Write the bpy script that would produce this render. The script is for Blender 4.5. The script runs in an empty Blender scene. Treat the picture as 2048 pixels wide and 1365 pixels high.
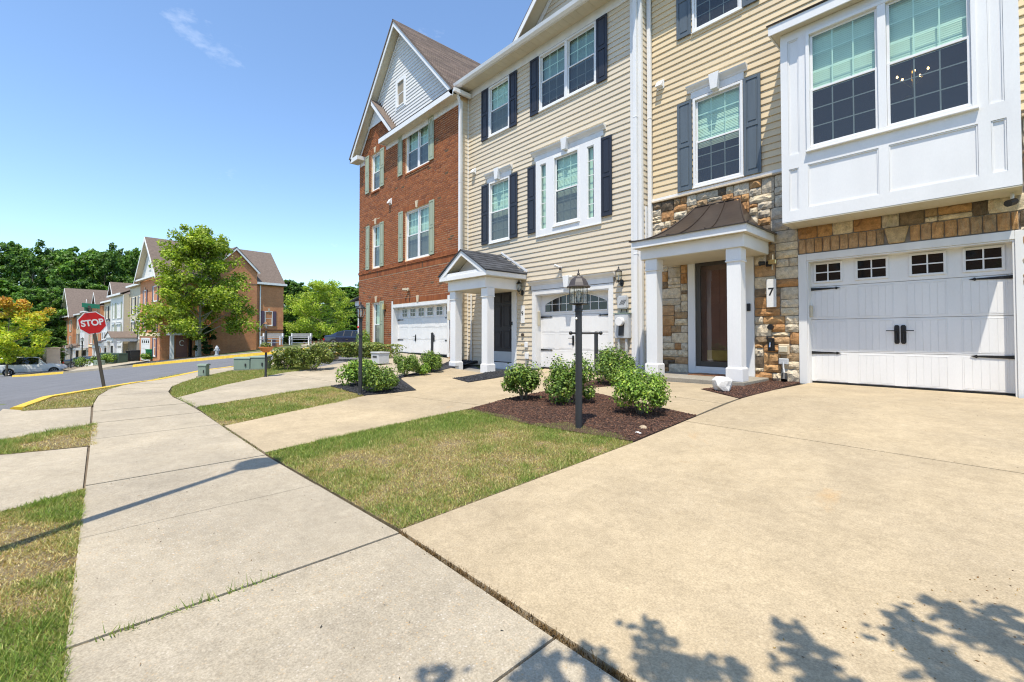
import bpy, bmesh, math, random
import numpy as np
from mathutils import Vector, Matrix
R = math.radians
random.seed(7)
rng = np.random.default_rng(11)
sc = bpy.context.scene
COL = sc.collection

# ---------------------------------------------------------------- camera
cam = bpy.data.cameras.new('camera')
cam.sensor_width = 36.0
cam.lens = 910.0 / 2048.0 * 36.0
cam.shift_y = -0.0154
cam.clip_start = 0.05
cam.clip_end = 3000
co = bpy.data.objects.new('camera', cam)
co.location = (0, 0, 1.1)
co.rotation_euler = (R(91.2), 0, R(47.5))
COL.objects.link(co)
sc.camera = co

# ---------------------------------------------------------------- world, sun, exposure
SUN = Vector((-.21, .347, -1.0)).normalized()       # direction the light travels
world = bpy.data.worlds.new('World')
sc.world = world
world.use_nodes = True
wn = world.node_tree
wn.nodes.clear()
wo = wn.nodes.new('ShaderNodeOutputWorld')
bg = wn.nodes.new('ShaderNodeBackground')
sky = wn.nodes.new('ShaderNodeTexSky')
sky.sky_type = 'NISHITA'
sky.sun_disc = False
sky.sun_elevation = math.asin(-SUN.z)
sky.sun_rotation = math.atan2(-SUN.x, -SUN.y)
sky.air_density = 1.0
sky.dust_density = 0.25
sky.ozone_density = 1.6
bg.inputs['Strength'].default_value = 0.15
# a few small fair-weather clouds mixed over the sky
tc = wn.nodes.new('ShaderNodeTexCoord')
mp = wn.nodes.new('ShaderNodeMapping')
mp.inputs['Scale'].default_value = (1.0, 1.0, 2.2)
mp.inputs['Location'].default_value = (3.9, 6.6, .15)
nz = wn.nodes.new('ShaderNodeTexNoise')
nz.inputs['Scale'].default_value = 4.2
nz.inputs['Detail'].default_value = 7
nz.inputs['Roughness'].default_value = 0.62
rp = wn.nodes.new('ShaderNodeValToRGB')
rp.color_ramp.elements[0].position = 0.60
rp.color_ramp.elements[0].color = (0, 0, 0, 1)
rp.color_ramp.elements[1].position = 0.86
rp.color_ramp.elements[1].color = (.55, .55, .55, 1)
mx = wn.nodes.new('ShaderNodeMix')
mx.data_type = 'RGBA'
mx.inputs['B'].default_value = (6.2, 6.4, 6.7, 1)
wn.links.new(tc.outputs['Generated'], mp.inputs['Vector'])
wn.links.new(mp.outputs['Vector'], nz.inputs['Vector'])
wn.links.new(nz.outputs['Fac'], rp.inputs['Fac'])
wn.links.new(rp.outputs['Color'], mx.inputs['Factor'])
tn = wn.nodes.new('ShaderNodeVectorMath'); tn.operation = 'MULTIPLY'; tn.inputs[1].default_value = (.88, .96, 1.02)
wn.links.new(sky.outputs['Color'], tn.inputs[0])
wn.links.new(tn.outputs['Vector'], mx.inputs['A'])
wn.links.new(mx.outputs['Result'], bg.inputs['Color'])
wn.links.new(bg.outputs['Background'], wo.inputs['Surface'])

sl = bpy.data.lights.new('sun', 'SUN')
sl.energy = 3.4
sl.angle = R(0.53)
sl.color = (1.0, 0.925, 0.80)
so = bpy.data.objects.new('sun', sl)
so.rotation_euler = SUN.to_track_quat('-Z', 'Y').to_euler()
so.location = (0, -20, 40)
COL.objects.link(so)

sc.view_settings.view_transform = 'Standard'
sc.view_settings.look = 'None'
sc.view_settings.gamma = 1.0
sc.view_settings.exposure = 0.76
sc.view_settings.use_curve_mapping = False
sc.render.engine = 'CYCLES'
cy = sc.cycles
cy.use_denoising = True
cy.denoising_prefilter = 'ACCURATE'
cy.pixel_filter_type = 'BLACKMAN_HARRIS'
cy.filter_width = 1.15
cy.max_bounces = 6
cy.diffuse_bounces = 3
cy.glossy_bounces = 3
cy.transmission_bounces = 4
cy.transparent_max_bounces = 12
cy.caustics_reflective = False
cy.caustics_refractive = False

# ---------------------------------------------------------------- terrain height
GX = [-20, -16, -12, -9.3, -6.5, -4.7, -2.3]
GY = [1.2, 3, 5, 6.5, 9.3]
GZ = np.array([[0, .08, .2, .3, .42], [0, .08, .2, .3, .42], [0, .06, .12, .16, .33], [0, .05, .07, .08, .17],
               [0, .06, .11, .14, .18], [0, .07, .14, .19, .22], [0, .07, .155, .233, .25]])


def near_z(X, Y):
    """gentle rise from the pavement up to the house fronts"""
    X = np.asarray(X, float); Y = np.asarray(Y, float)
    xi = np.clip(np.interp(X, GX, np.arange(len(GX))), 0, len(GX) - 1.0001)
    i = xi.astype(int); f = xi - i
    cols = np.stack([np.interp(Y, GY, GZ[k]) for k in range(len(GX))], -1)
    a = np.take_along_axis(cols, i[..., None], -1)[..., 0]
    b = np.take_along_axis(cols, (i + 1)[..., None], -1)[..., 0]
    return a * (1 - f) + b * f


def gz(X, Y):
    X = np.asarray(X, float); Y = np.asarray(Y, float)
    p = near_z(X, Y)
    zf = .04 * (X + 14.8) + .105 * (Y - 1.3) + (1 - np.clip((-9 - X) / 5, 0, 1)) * 1.0
    h = .06
    t = np.clip(h - np.abs(p - zf), 0, None) / h
    z = np.minimum(p, zf) - h * t * t * .25
    z = np.where(X > -9, p, z)
    return np.maximum(z, -6.0)


def g1(x, y):
    return float(gz(np.array([x]), np.array([y]))[0])


# ---------------------------------------------------------------- materials
MATS = {}


def lin(c):
    return tuple(((v / 255) / 12.92 if v / 255 <= .04045 else ((v / 255 + .055) / 1.055) ** 2.4) for v in c)


def mat(name, col, rough=.6, var=.12, scale=3.0, bump=0.0, bscale=60.0, metal=0.0, spec=.5, tint=False, fine=0.0,
        fscale=180.0, stretch=None, coat=0.0, back=0.0):
    if name in MATS:
        return MATS[name]
    m = bpy.data.materials.new(name)
    m.use_nodes = True
    nt = m.node_tree
    N, L = nt.nodes, nt.links
    b = N['Principled BSDF']
    b.inputs['Roughness'].default_value = rough
    b.inputs['Metallic'].default_value = metal
    b.inputs['Specular IOR Level'].default_value = spec
    b.inputs['Coat Weight'].default_value = coat
    geo = N.new('ShaderNodeNewGeometry')
    src = geo.outputs['Position']
    if stretch:
        mpn = N.new('ShaderNodeMapping')
        mpn.inputs['Scale'].default_value = stretch
        L.new(src, mpn.inputs['Vector'])
        src = mpn.outputs['Vector']
    n1 = N.new('ShaderNodeTexNoise')
    n1.inputs['Scale'].default_value = scale
    n1.inputs['Detail'].default_value = 6
    L.new(src, n1.inputs['Vector'])
    mr = N.new('ShaderNodeMapRange')
    mr.inputs['From Min'].default_value = .25
    mr.inputs['From Max'].default_value = .75
    mr.inputs['To Min'].default_value = 1 - var
    mr.inputs['To Max'].default_value = 1 + var
    L.new(n1.outputs['Fac'], mr.inputs['Value'])
    val = mr.outputs['Result']
    if fine:
        n2 = N.new('ShaderNodeTexNoise')
        n2.inputs['Scale'].default_value = fscale
        n2.inputs['Detail'].default_value = 3
        L.new(src, n2.inputs['Vector'])
        m2 = N.new('ShaderNodeMapRange')
        m2.inputs['From Min'].default_value = .25
        m2.inputs['From Max'].default_value = .75
        m2.inputs['To Min'].default_value = 1 - fine
        m2.inputs['To Max'].default_value = 1 + fine
        L.new(n2.outputs['Fac'], m2.inputs['Value'])
        mm = N.new('ShaderNodeMath'); mm.operation = 'MULTIPLY'
        L.new(val, mm.inputs[0]); L.new(m2.outputs['Result'], mm.inputs[1])
        val = mm.outputs[0]
    vm = N.new('ShaderNodeVectorMath'); vm.operation = 'SCALE'
    L.new(val, vm.inputs['Scale'])
    if tint:
        at = N.new('ShaderNodeAttribute'); at.attribute_name = 'tint'
        v2 = N.new('ShaderNodeVectorMath'); v2.operation = 'MULTIPLY'
        L.new(at.outputs['Vector'], v2.inputs[0])
        v2.inputs[1].default_value = col
        L.new(v2.outputs['Vector'], vm.inputs[0])
    else:
        vm.inputs[0].default_value = col
    L.new(vm.outputs['Vector'], b.inputs['Base Color'])
    if bump:
        n3 = N.new('ShaderNodeTexNoise')
        n3.inputs['Scale'].default_value = bscale
        n3.inputs['Detail'].default_value = 5
        L.new(src, n3.inputs['Vector'])
        bp = N.new('ShaderNodeBump')
        bp.inputs['Strength'].default_value = bump
        bp.inputs['Distance'].default_value = .01
        L.new(n3.outputs['Fac'], bp.inputs['Height'])
        L.new(bp.outputs['Normal'], b.inputs['Normal'])
    MATS[name] = m
    return m


def leaf_mat(name, col, trans=.35):
    m = bpy.data.materials.new(name)
    m.use_nodes = True
    nt = m.node_tree; N, L = nt.nodes, nt.links
    b = N['Principled BSDF']
    b.inputs['Roughness'].default_value = .5
    b.inputs['Specular IOR Level'].default_value = .35
    at = N.new('ShaderNodeAttribute'); at.attribute_name = 'tint'
    v2 = N.new('ShaderNodeVectorMath'); v2.operation = 'MULTIPLY'
    L.new(at.outputs['Vector'], v2.inputs[0])
    v2.inputs[1].default_value = col
    L.new(v2.outputs['Vector'], b.inputs['Base Color'])
    tr = N.new('ShaderNodeBsdfTranslucent')
    v3 = N.new('ShaderNodeVectorMath'); v3.operation = 'MULTIPLY'
    v3.inputs[1].default_value = (1.25, 1.3, .6)
    L.new(v2.outputs['Vector'], v3.inputs[0])
    L.new(v3.outputs['Vector'], tr.inputs['Color'])
    ms = N.new('ShaderNodeMixShader')
    ms.inputs['Fac'].default_value = trans
    L.new(b.outputs['BSDF'], ms.inputs[1]); L.new(tr.outputs['BSDF'], ms.inputs[2])
    L.new(ms.outputs['Shader'], N['Material Output'].inputs['Surface'])
    return m


def glass_mat(name, tintc=(.86, .93, .92), dark=None, darkfac=0.0, base=.04):
    """thin window glass: clear with mirror-like Fresnel reflection, optional insect-screen haze"""
    m = bpy.data.materials.new(name)
    m.use_nodes = True
    nt = m.node_tree; N, L = nt.nodes, nt.links
    N.remove(N['Principled BSDF'])
    tr = N.new('ShaderNodeBsdfTransparent'); tr.inputs['Color'].default_value = (*tintc, 1)
    last = tr.outputs['BSDF']
    if dark:
        df = N.new('ShaderNodeBsdfDiffuse'); df.inputs['Color'].default_value = (*dark, 1)
        m1 = N.new('ShaderNodeMixShader'); m1.inputs['Fac'].default_value = darkfac
        L.new(last, m1.inputs[1]); L.new(df.outputs['BSDF'], m1.inputs[2])
        last = m1.outputs['Shader']
    gl = N.new('ShaderNodeBsdfGlossy'); gl.inputs['Roughness'].default_value = .01
    gl.inputs['Color'].default_value = (.92, .97, 1, 1)
    lf_ = N.new('ShaderNodeLayerWeight'); lf_.inputs['Blend'].default_value = .5
    pw_ = N.new('ShaderNodeMath'); pw_.operation = 'POWER'; pw_.inputs[1].default_value = 5.0
    L.new(lf_.outputs['Facing'], pw_.inputs[0])
    lw = N.new('ShaderNodeMath'); lw.operation = 'MULTIPLY_ADD'; lw.inputs[1].default_value = .94; lw.inputs[2].default_value = .045
    L.new(pw_.outputs[0], lw.inputs[0])
    geo = N.new('ShaderNodeNewGeometry')
    nz_ = N.new('ShaderNodeTexNoise'); nz_.inputs['Scale'].default_value = 1.3
    L.new(geo.outputs['Position'], nz_.inputs['Vector'])
    bp = N.new('ShaderNodeBump'); bp.inputs['Strength'].default_value = .06; bp.inputs['Distance'].default_value = .02
    L.new(nz_.outputs['Fac'], bp.inputs['Height']); L.new(bp.outputs['Normal'], gl.inputs['Normal'])
    ma = N.new('ShaderNodeMath'); ma.operation = 'ADD'; ma.inputs[1].default_value = base; ma.use_clamp = True
    L.new(lw.outputs[0], ma.inputs[0])
    m2 = N.new('ShaderNodeMixShader')
    L.new(ma.outputs[0], m2.inputs['Fac']); L.new(last, m2.inputs[1]); L.new(gl.outputs['BSDF'], m2.inputs[2])
    L.new(m2.outputs['Shader'], N['Material Output'].inputs['Surface'])
    MATS[name] = m
    return m


def concrete(name, ca, cb, peb=.0, rust=.0, sc1=.55):
    m = bpy.data.materials.new(name)
    m.use_nodes = True
    nt = m.node_tree; N, L = nt.nodes, nt.links
    b = N['Principled BSDF']; b.inputs['Roughness'].default_value = .85
    b.inputs['Specular IOR Level'].default_value = .25
    geo = N.new('ShaderNodeNewGeometry'); P = geo.outputs['Position']

    def noise(s, d=6, r=.6, dist=0.0):
        n = N.new('ShaderNodeTexNoise'); n.inputs['Scale'].default_value = s; n.inputs['Detail'].default_value = d
        n.inputs['Roughness'].default_value = r; n.inputs['Distortion'].default_value = dist
        L.new(P, n.inputs['Vector']); return n.outputs['Fac']

    def ramp(f, a, bb, c0=(0, 0, 0, 1), c1=(1, 1, 1, 1)):
        r = N.new('ShaderNodeValToRGB'); r.color_ramp.elements[0].position = a; r.color_ramp.elements[1].position = bb
        r.color_ramp.elements[0].color = c0; r.color_ramp.elements[1].color = c1
        L.new(f, r.inputs['Fac']); return r.outputs['Color']

    def mix(f, a, bb, mode='MIX'):
        x = N.new('ShaderNodeMix'); x.data_type = 'RGBA'; x.blend_type = mode
        for sock, v in (('Factor', f), ('A', a), ('B', bb)):
            if isinstance(v, (float, int)): x.inputs[sock].default_value = v
            elif isinstance(v, tuple): x.inputs[sock].default_value = v
            else: L.new(v, x.inputs[sock])
        return x.outputs['Result']
    c = mix(ramp(noise(sc1, 8, .62, .4), .32, .68), (*ca, 1), (*cb, 1))
    c = mix(1.0, c, ramp(noise(3.1, 9, .75), .28, .72, (.82, .81, .79, 1), (1.10, 1.10, 1.10, 1)), 'MULTIPLY')
    c = mix(1.0, c, ramp(noise(120, 4, .7), .2, .8, (.58, .57, .55, 1), (1.38, 1.38, 1.37, 1)), 'MULTIPLY')
    c = mix(1.0, c, ramp(noise(17, 6, .8), .30, .70, (.86, .85, .83, 1), (1.12, 1.115, 1.10, 1)), 'MULTIPLY')
    # dark weathering blotches
    c = mix(ramp(noise(1.4, 10, .74), .60, .82, c1=(.45, .45, .45, 1)), c, (.16, .135, .10, 1))
    if rust:
        c = mix(ramp(noise(.9, 8, .7, 1.0), .63, .82, c1=(rust, rust, rust, 1)), c, (.55, .30, .09, 1))
    if peb:
        v = N.new('ShaderNodeTexVoronoi'); v.inputs['Scale'].default_value = 78; L.new(P, v.inputs['Vector'])
        dm = ramp(v.outputs['Distance'], .10, .42, (1, 1, 1, 1), (0, 0, 0, 1))
        sel = ramp(v.outputs['Color'], .30, .75)
        pm = N.new('ShaderNodeMath'); pm.operation = 'MULTIPLY'
        L.new(dm, pm.inputs[0]); L.new(sel, pm.inputs[1])
        pm1 = N.new('ShaderNodeMath'); pm1.operation = 'MULTIPLY'
        L.new(pm.outputs[0], pm1.inputs[0]); L.new(ramp(noise(.8, 5), .38, .62), pm1.inputs[1])
        pm2 = N.new('ShaderNodeMath'); pm2.operation = 'MULTIPLY'; pm2.inputs[1].default_value = peb
        L.new(pm1.outputs[0], pm2.inputs[0])
        pc = mix(ramp(noise(23, 2), .42, .58), (.50, .33, .16, 1), (.60, .55, .47, 1))
        c = mix(pm2.outputs[0], c, pc)
    L.new(c, b.inputs['Base Color'])
    bp = N.new('ShaderNodeBump'); bp.inputs['Strength'].default_value = .35; bp.inputs['Distance'].default_value = .004
    L.new(noise(160, 4, .7), bp.inputs['Height']); L.new(bp.outputs['Normal'], b.inputs['Normal'])
    MATS[name] = m
    return m


def brick_mat(name, c1, c2, mortar, sx=.213, sz=.075):
    """brick pattern for walls too far away to tell the bricks apart"""
    m = bpy.data.materials.new(name); m.use_nodes = True
    nt = m.node_tree; N, L = nt.nodes, nt.links
    b = N['Principled BSDF']; b.inputs['Roughness'].default_value = .85
    geo = N.new('ShaderNodeNewGeometry')
    sep = N.new('ShaderNodeSeparateXYZ'); L.new(geo.outputs['Position'], sep.inputs[0])
    ad = N.new('ShaderNodeMath'); ad.operation = 'ADD'
    L.new(sep.outputs['X'], ad.inputs[0]); L.new(sep.outputs['Y'], ad.inputs[1])
    cb = N.new('ShaderNodeCombineXYZ'); L.new(ad.outputs[0], cb.inputs['X']); L.new(sep.outputs['Z'], cb.inputs['Y'])
    br = N.new('ShaderNodeTexBrick')
    br.inputs['Color1'].default_value = (*c1, 1); br.inputs['Color2'].default_value = (*c2, 1)
    br.inputs['Mortar'].default_value = (*mortar, 1)
    br.inputs['Scale'].default_value = 1; br.inputs['Mortar Size'].default_value = .008
    br.inputs['Brick Width'].default_value = sx; br.inputs['Row Height'].default_value = sz
    L.new(cb.outputs[0], br.inputs['Vector'])
    nn = N.new('ShaderNodeTexNoise'); nn.inputs['Scale'].default_value = 1.2; nn.inputs['Detail'].default_value = 6
    L.new(geo.outputs['Position'], nn.inputs['Vector'])
    mr = N.new('ShaderNodeMapRange'); mr.inputs['To Min'].default_value = .75; mr.inputs['To Max'].default_value = 1.25
    L.new(nn.outputs['Fac'], mr.inputs['Value'])
    vm = N.new('ShaderNodeVectorMath'); vm.operation = 'SCALE'
    L.new(br.outputs['Color'], vm.inputs[0]); L.new(mr.outputs['Result'], vm.inputs['Scale'])
    L.new(vm.outputs['Vector'], b.inputs['Base Color'])
    MATS[name] = m
    return m


WHITE = mat('white_paint', (.80, .795, .78), .48, .055, 2.5, fine=.02, fscale=60, stretch=(1, 1, .35))
TRIMW = mat('white_trim', (.77, .765, .745), .5, .08, 4, stretch=(1, 1, .2))
SOFF = mat('cream_soffit', (.62, .56, .42), .6, .06, 2)
VINYL9 = mat('beige_vinyl', (.66, .565, .42), .5, .05, 1.2, tint=True, stretch=(.3, .3, 1))
VINYL7 = mat('tan_vinyl', (.70, .555, .345), .5, .05, 1.2, tint=True, stretch=(.3, .3, 1))
VINYLW = mat('white_vinyl', (.70, .69, .66), .5, .05, 1.2, tint=True, stretch=(.3, .3, 1))
BACK9 = mat('siding_back', (.30, .25, .18), .8, .1)
NAVY = mat('navy_shutter', (.020, .021, .030), .42, .12, 8, stretch=(1, 1, .15), bump=.1, bscale=50)
SLATE = mat('slate_shutter', (.105, .130, .150), .45, .12, 8, stretch=(1, 1, .15), bump=.1, bscale=50)
SAGE = mat('sage_shutter', (.36, .40, .28), .5, .1, 8, stretch=(1, 1, .15))
PLUM = mat('plum_shutter', (.10, .06, .10), .5, .1, 8)
BLACKM = mat('black_metal', (.014, .014, .015), .42, .2, 12, bump=.1, bscale=120)
CHAR = mat('charcoal_metal', (.030, .032, .036), .5, .15, 6, stretch=(3, 3, .6))
BRONZE = mat('bronze_metal', (.085, .066, .055), .38, .18, 4, metal=.55, stretch=(1, 1, .4))
DOORD = mat('charcoal_door', (.026, .022, .024), .6, .1, 10, stretch=(3, 3, .3))
GREYW = mat('grey_panel', (.42, .45, .47), .4, .06, 4)
STORM = mat('storm_door_bronze', (.060, .052, .043), .45, .1, 5)
BRASS = mat('brass', (.62, .48, .22), .28, .1, 8, metal=.9)
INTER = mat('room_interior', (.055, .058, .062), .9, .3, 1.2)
REDBR = mat('dark_interior_door', (.24, .11, .085), .45, .15, 3)
BLIND2 = mat('grey_blind', (.42, .46, .47), .6, .05, 4)
BLIND = mat('window_blind', (.80, .85, .76), .6, .05, 4)
SHING = mat('roof_shingle_brown', (.165, .124, .098), .9, .22, 5, tint=True, fine=.25, fscale=90)
SHINGD = mat('roof_shingle_grey', (.052, .056, .064), .9, .2, 6, tint=True, fine=.3, fscale=120)
BRICK = mat('red_brick', (.86, .72, .44), .85, .10, 6, tint=True, fine=.12, fscale=120, bump=.3, bscale=150)
MORTAR = mat('mortar', (.84, .60, .37), .95, .15, 8, bump=.4, bscale=150)
STONE = mat('ledge_stone', (1, 1, 1), .85, .28, 14, tint=True, fine=.22, fscale=70, bump=.8, bscale=45)
STMORT = mat('stone_mortar', (.27, .24, .20), .95, .2, 8, bump=.5, bscale=120)
KEYST = mat('tan_keystone', (.62, .50, .34), .8, .1, 6)
GREYB = mat('grey_utility_plastic', (.50, .515, .52), .45, .06, 6)
BEIGEB = mat('beige_utility_box', (.56, .51, .38), .5, .06, 6)
GREENB = mat('green_utility_metal', (.24, .31, .25), .55, .12, 3, stretch=(1, 1, .5))
RUBBER = mat('black_rubber', (.012, .012, .012), .8, .2, 20)
ASPH = mat('asphalt', (.150, .150, .155), .9, .14, 1.2, fine=.45, fscale=75, bump=.5, bscale=120)
YELL = mat('yellow_paint', (.72, .47, .035), .6, .18, 5, fine=.12, fscale=90)
SOIL = mat('lawn_soil', (.175, .135, .07), .95, .35, 5, fine=.4, fscale=60)
EARTH = mat('joint_earth', (.085, .062, .040), .95, .3, 20)
MULCH = mat('brown_mulch', (1, 1, 1), .9, .2, 10, tint=True)
MULCHB = mat('mulch_bed', (.070, .036, .022), .95, .4, 30, bump=1, bscale=60)
GRAVB = mat('gravel_bed', (.022, .022, .025), .9, .4, 40)
GRAV = mat('black_gravel', (1, 1, 1), .6, .2, 20, tint=True)
BARK = mat('tree_bark', (.20, .165, .12), .9, .25, 6, stretch=(4, 4, .8), bump=.8, bscale=25)
BARKL = mat('pale_bark', (.34, .30, .23), .9, .25, 6, stretch=(3, 3, .8), bump=.6, bscale=25)
REDP = mat('stop_red', (.62, .008, .010), .4, .05, 6)
SIGNW = mat('sign_white', (.80, .79, .77), .45, .03, 6)
MUNT = mat('muntin_pale', (.78, .84, .78), .5, .03, 6)
SIGNG = mat('sign_green', (.012, .16, .085), .45, .1, 20)
POSTW = mat('weathered_post', (.048, .040, .027), .8, .25, 8, stretch=(4, 4, .5))
TERRA = mat('terracotta', (.55, .20, .06), .7, .12, 10)
CARW = mat('pearl_white_paint', (.76, .77, .78), .25, .02, 2, coat=.6)
CARB = mat('dark_blue_paint', (.010, .014, .035), .2, .05, 2, coat=.8)
CARK = mat('black_car_paint', (.010, .010, .014), .2, .05, 2, coat=.8)
CARG = mat('tinted_car_glass', (.008, .010, .012), .06, .05, 2, coat=.5)
ALLOY = mat('alloy_wheel', (.30, .30, .31), .3, .05, 5, metal=.8)
TAILR = mat('tail_lamp_red', (.35, .006, .010), .2, .05, 5)
CHROME = mat('chrome', (.6, .6, .6), .15, .02, 5, metal=1)
HYDW = mat('hydrant_silver', (.45, .47, .47), .5, .12, 10)
BIN = mat('black_bin', (.018, .018, .020), .5, .1, 6)
BING = mat('green_bin', (.015, .22, .09), .5, .1, 6)
ROCKW = mat('white_rock', (.66, .64, .60), .85, .18, 8, bump=.7, bscale=20)
PEBB = mat('tan_pebble', (.42, .33, .22), .8, .2, 12)
BENCHG = mat('bench_grey', (.30, .30, .29), .6, .12, 6)
TANSTU = mat('tan_stucco', (.72, .58, .44), .8, .06, 4)
RUG = mat('door_mat', (.30, .14, .07), .95, .25, 30)
FLOWER = mat('red_flower', (.65, .03, .03), .6, .1, 10)
PIPEW = mat('pvc_pipe', (.50, .50, .48), .5, .05, 6)
COPPER = mat('lamp_copper', (.20, .10, .045), .5, .15, 10, metal=.5)
FARB = brick_mat('far_brick', (.62, .225, .085), (.52, .165, .060), (.62, .42, .25))
CONC_WALK = concrete('walk_concrete', (.485, .42, .315), (.35, .307, .24), peb=1.0)
CONC_DRIVE = concrete('drive_concrete', (.51, .412, .272), (.385, .315, .217), peb=.35, rust=.5, sc1=.45)
CONC_PORCH = concrete('porch_concrete', (.35, .325, .275), (.29, .27, .235))
CONC_CURB = concrete('curb_concrete', (.34, .31, .25), (.29, .265, .22))
GLASS_UP = glass_mat('window_glass', (.80, .95, .87), base=.02)
GLASS_LO = glass_mat('screened_glass', (.62, .67, .66), dark=(.095, .10, .11), darkfac=.36, base=.0)
GLASS_DARK = glass_mat('dark_glass', (.66, .64, .62), base=.05)
GLASS_CLR = glass_mat('clear_glass', (.93, .94, .90), base=.02)
GRASS = leaf_mat('grass_blade', (1, 1, 1), .30)
LEAF = leaf_mat('leaf', (1, 1, 1), .38)
BOXW = leaf_mat('boxwood_leaf', (1, 1, 1), .16)

# ---------------------------------------------------------------- object helpers
ROOT = {}


class Fr:
    """a level frame: origin, direction along, direction into the depth"""
    def __init__(s, o=(0, 0, 0), ex=(1, 0), ey=(0, 1)):
        s.o = np.array(o, float); s.ex = np.array(ex, float); s.ey = np.array(ey, float)
        s.flip = (s.ex[0] * s.ey[1] - s.ex[1] * s.ey[0]) < 0

    def __call__(s, v):
        v = np.asarray(v, float).reshape(-1, 3)
        out = np.empty_like(v)
        out[:, :2] = s.o[:2] + v[:, :1] * s.ex + v[:, 1:2] * s.ey
        out[:, 2] = s.o[2] + v[:, 2]
        return out


WORLD = Fr()
CUR = [WORLD]


def props(o, label=None, cat=None, group=None, kind=None):
    if label: o['label'] = label
    if cat: o['category'] = cat
    if group: o['group'] = group
    if kind: o['kind'] = kind
    return o


def thing(name, label, cat, loc, group=None):
    o = bpy.data.objects.new(name, None)
    o.empty_display_size = .2
    loc = CUR[0](loc)[0]
    o.location = loc
    COL.objects.link(o)
    ROOT[o.name] = np.array(loc)
    return props(o, label, cat, group)


def link(name, me, parent=None, loc=None, label=None):
    o = bpy.data.objects.new(name, me)
    COL.objects.link(o)
    if parent is not None:
        o.parent = parent
        ROOT[o.name] = ROOT[parent.name]
        if loc is not None:
            o.location = np.asarray(loc, float) - ROOT[parent.name]
    else:
        if loc is not None: o.location = loc
        ROOT[o.name] = np.asarray(o.location, float)
    if label: o['label'] = label
    return o


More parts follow.
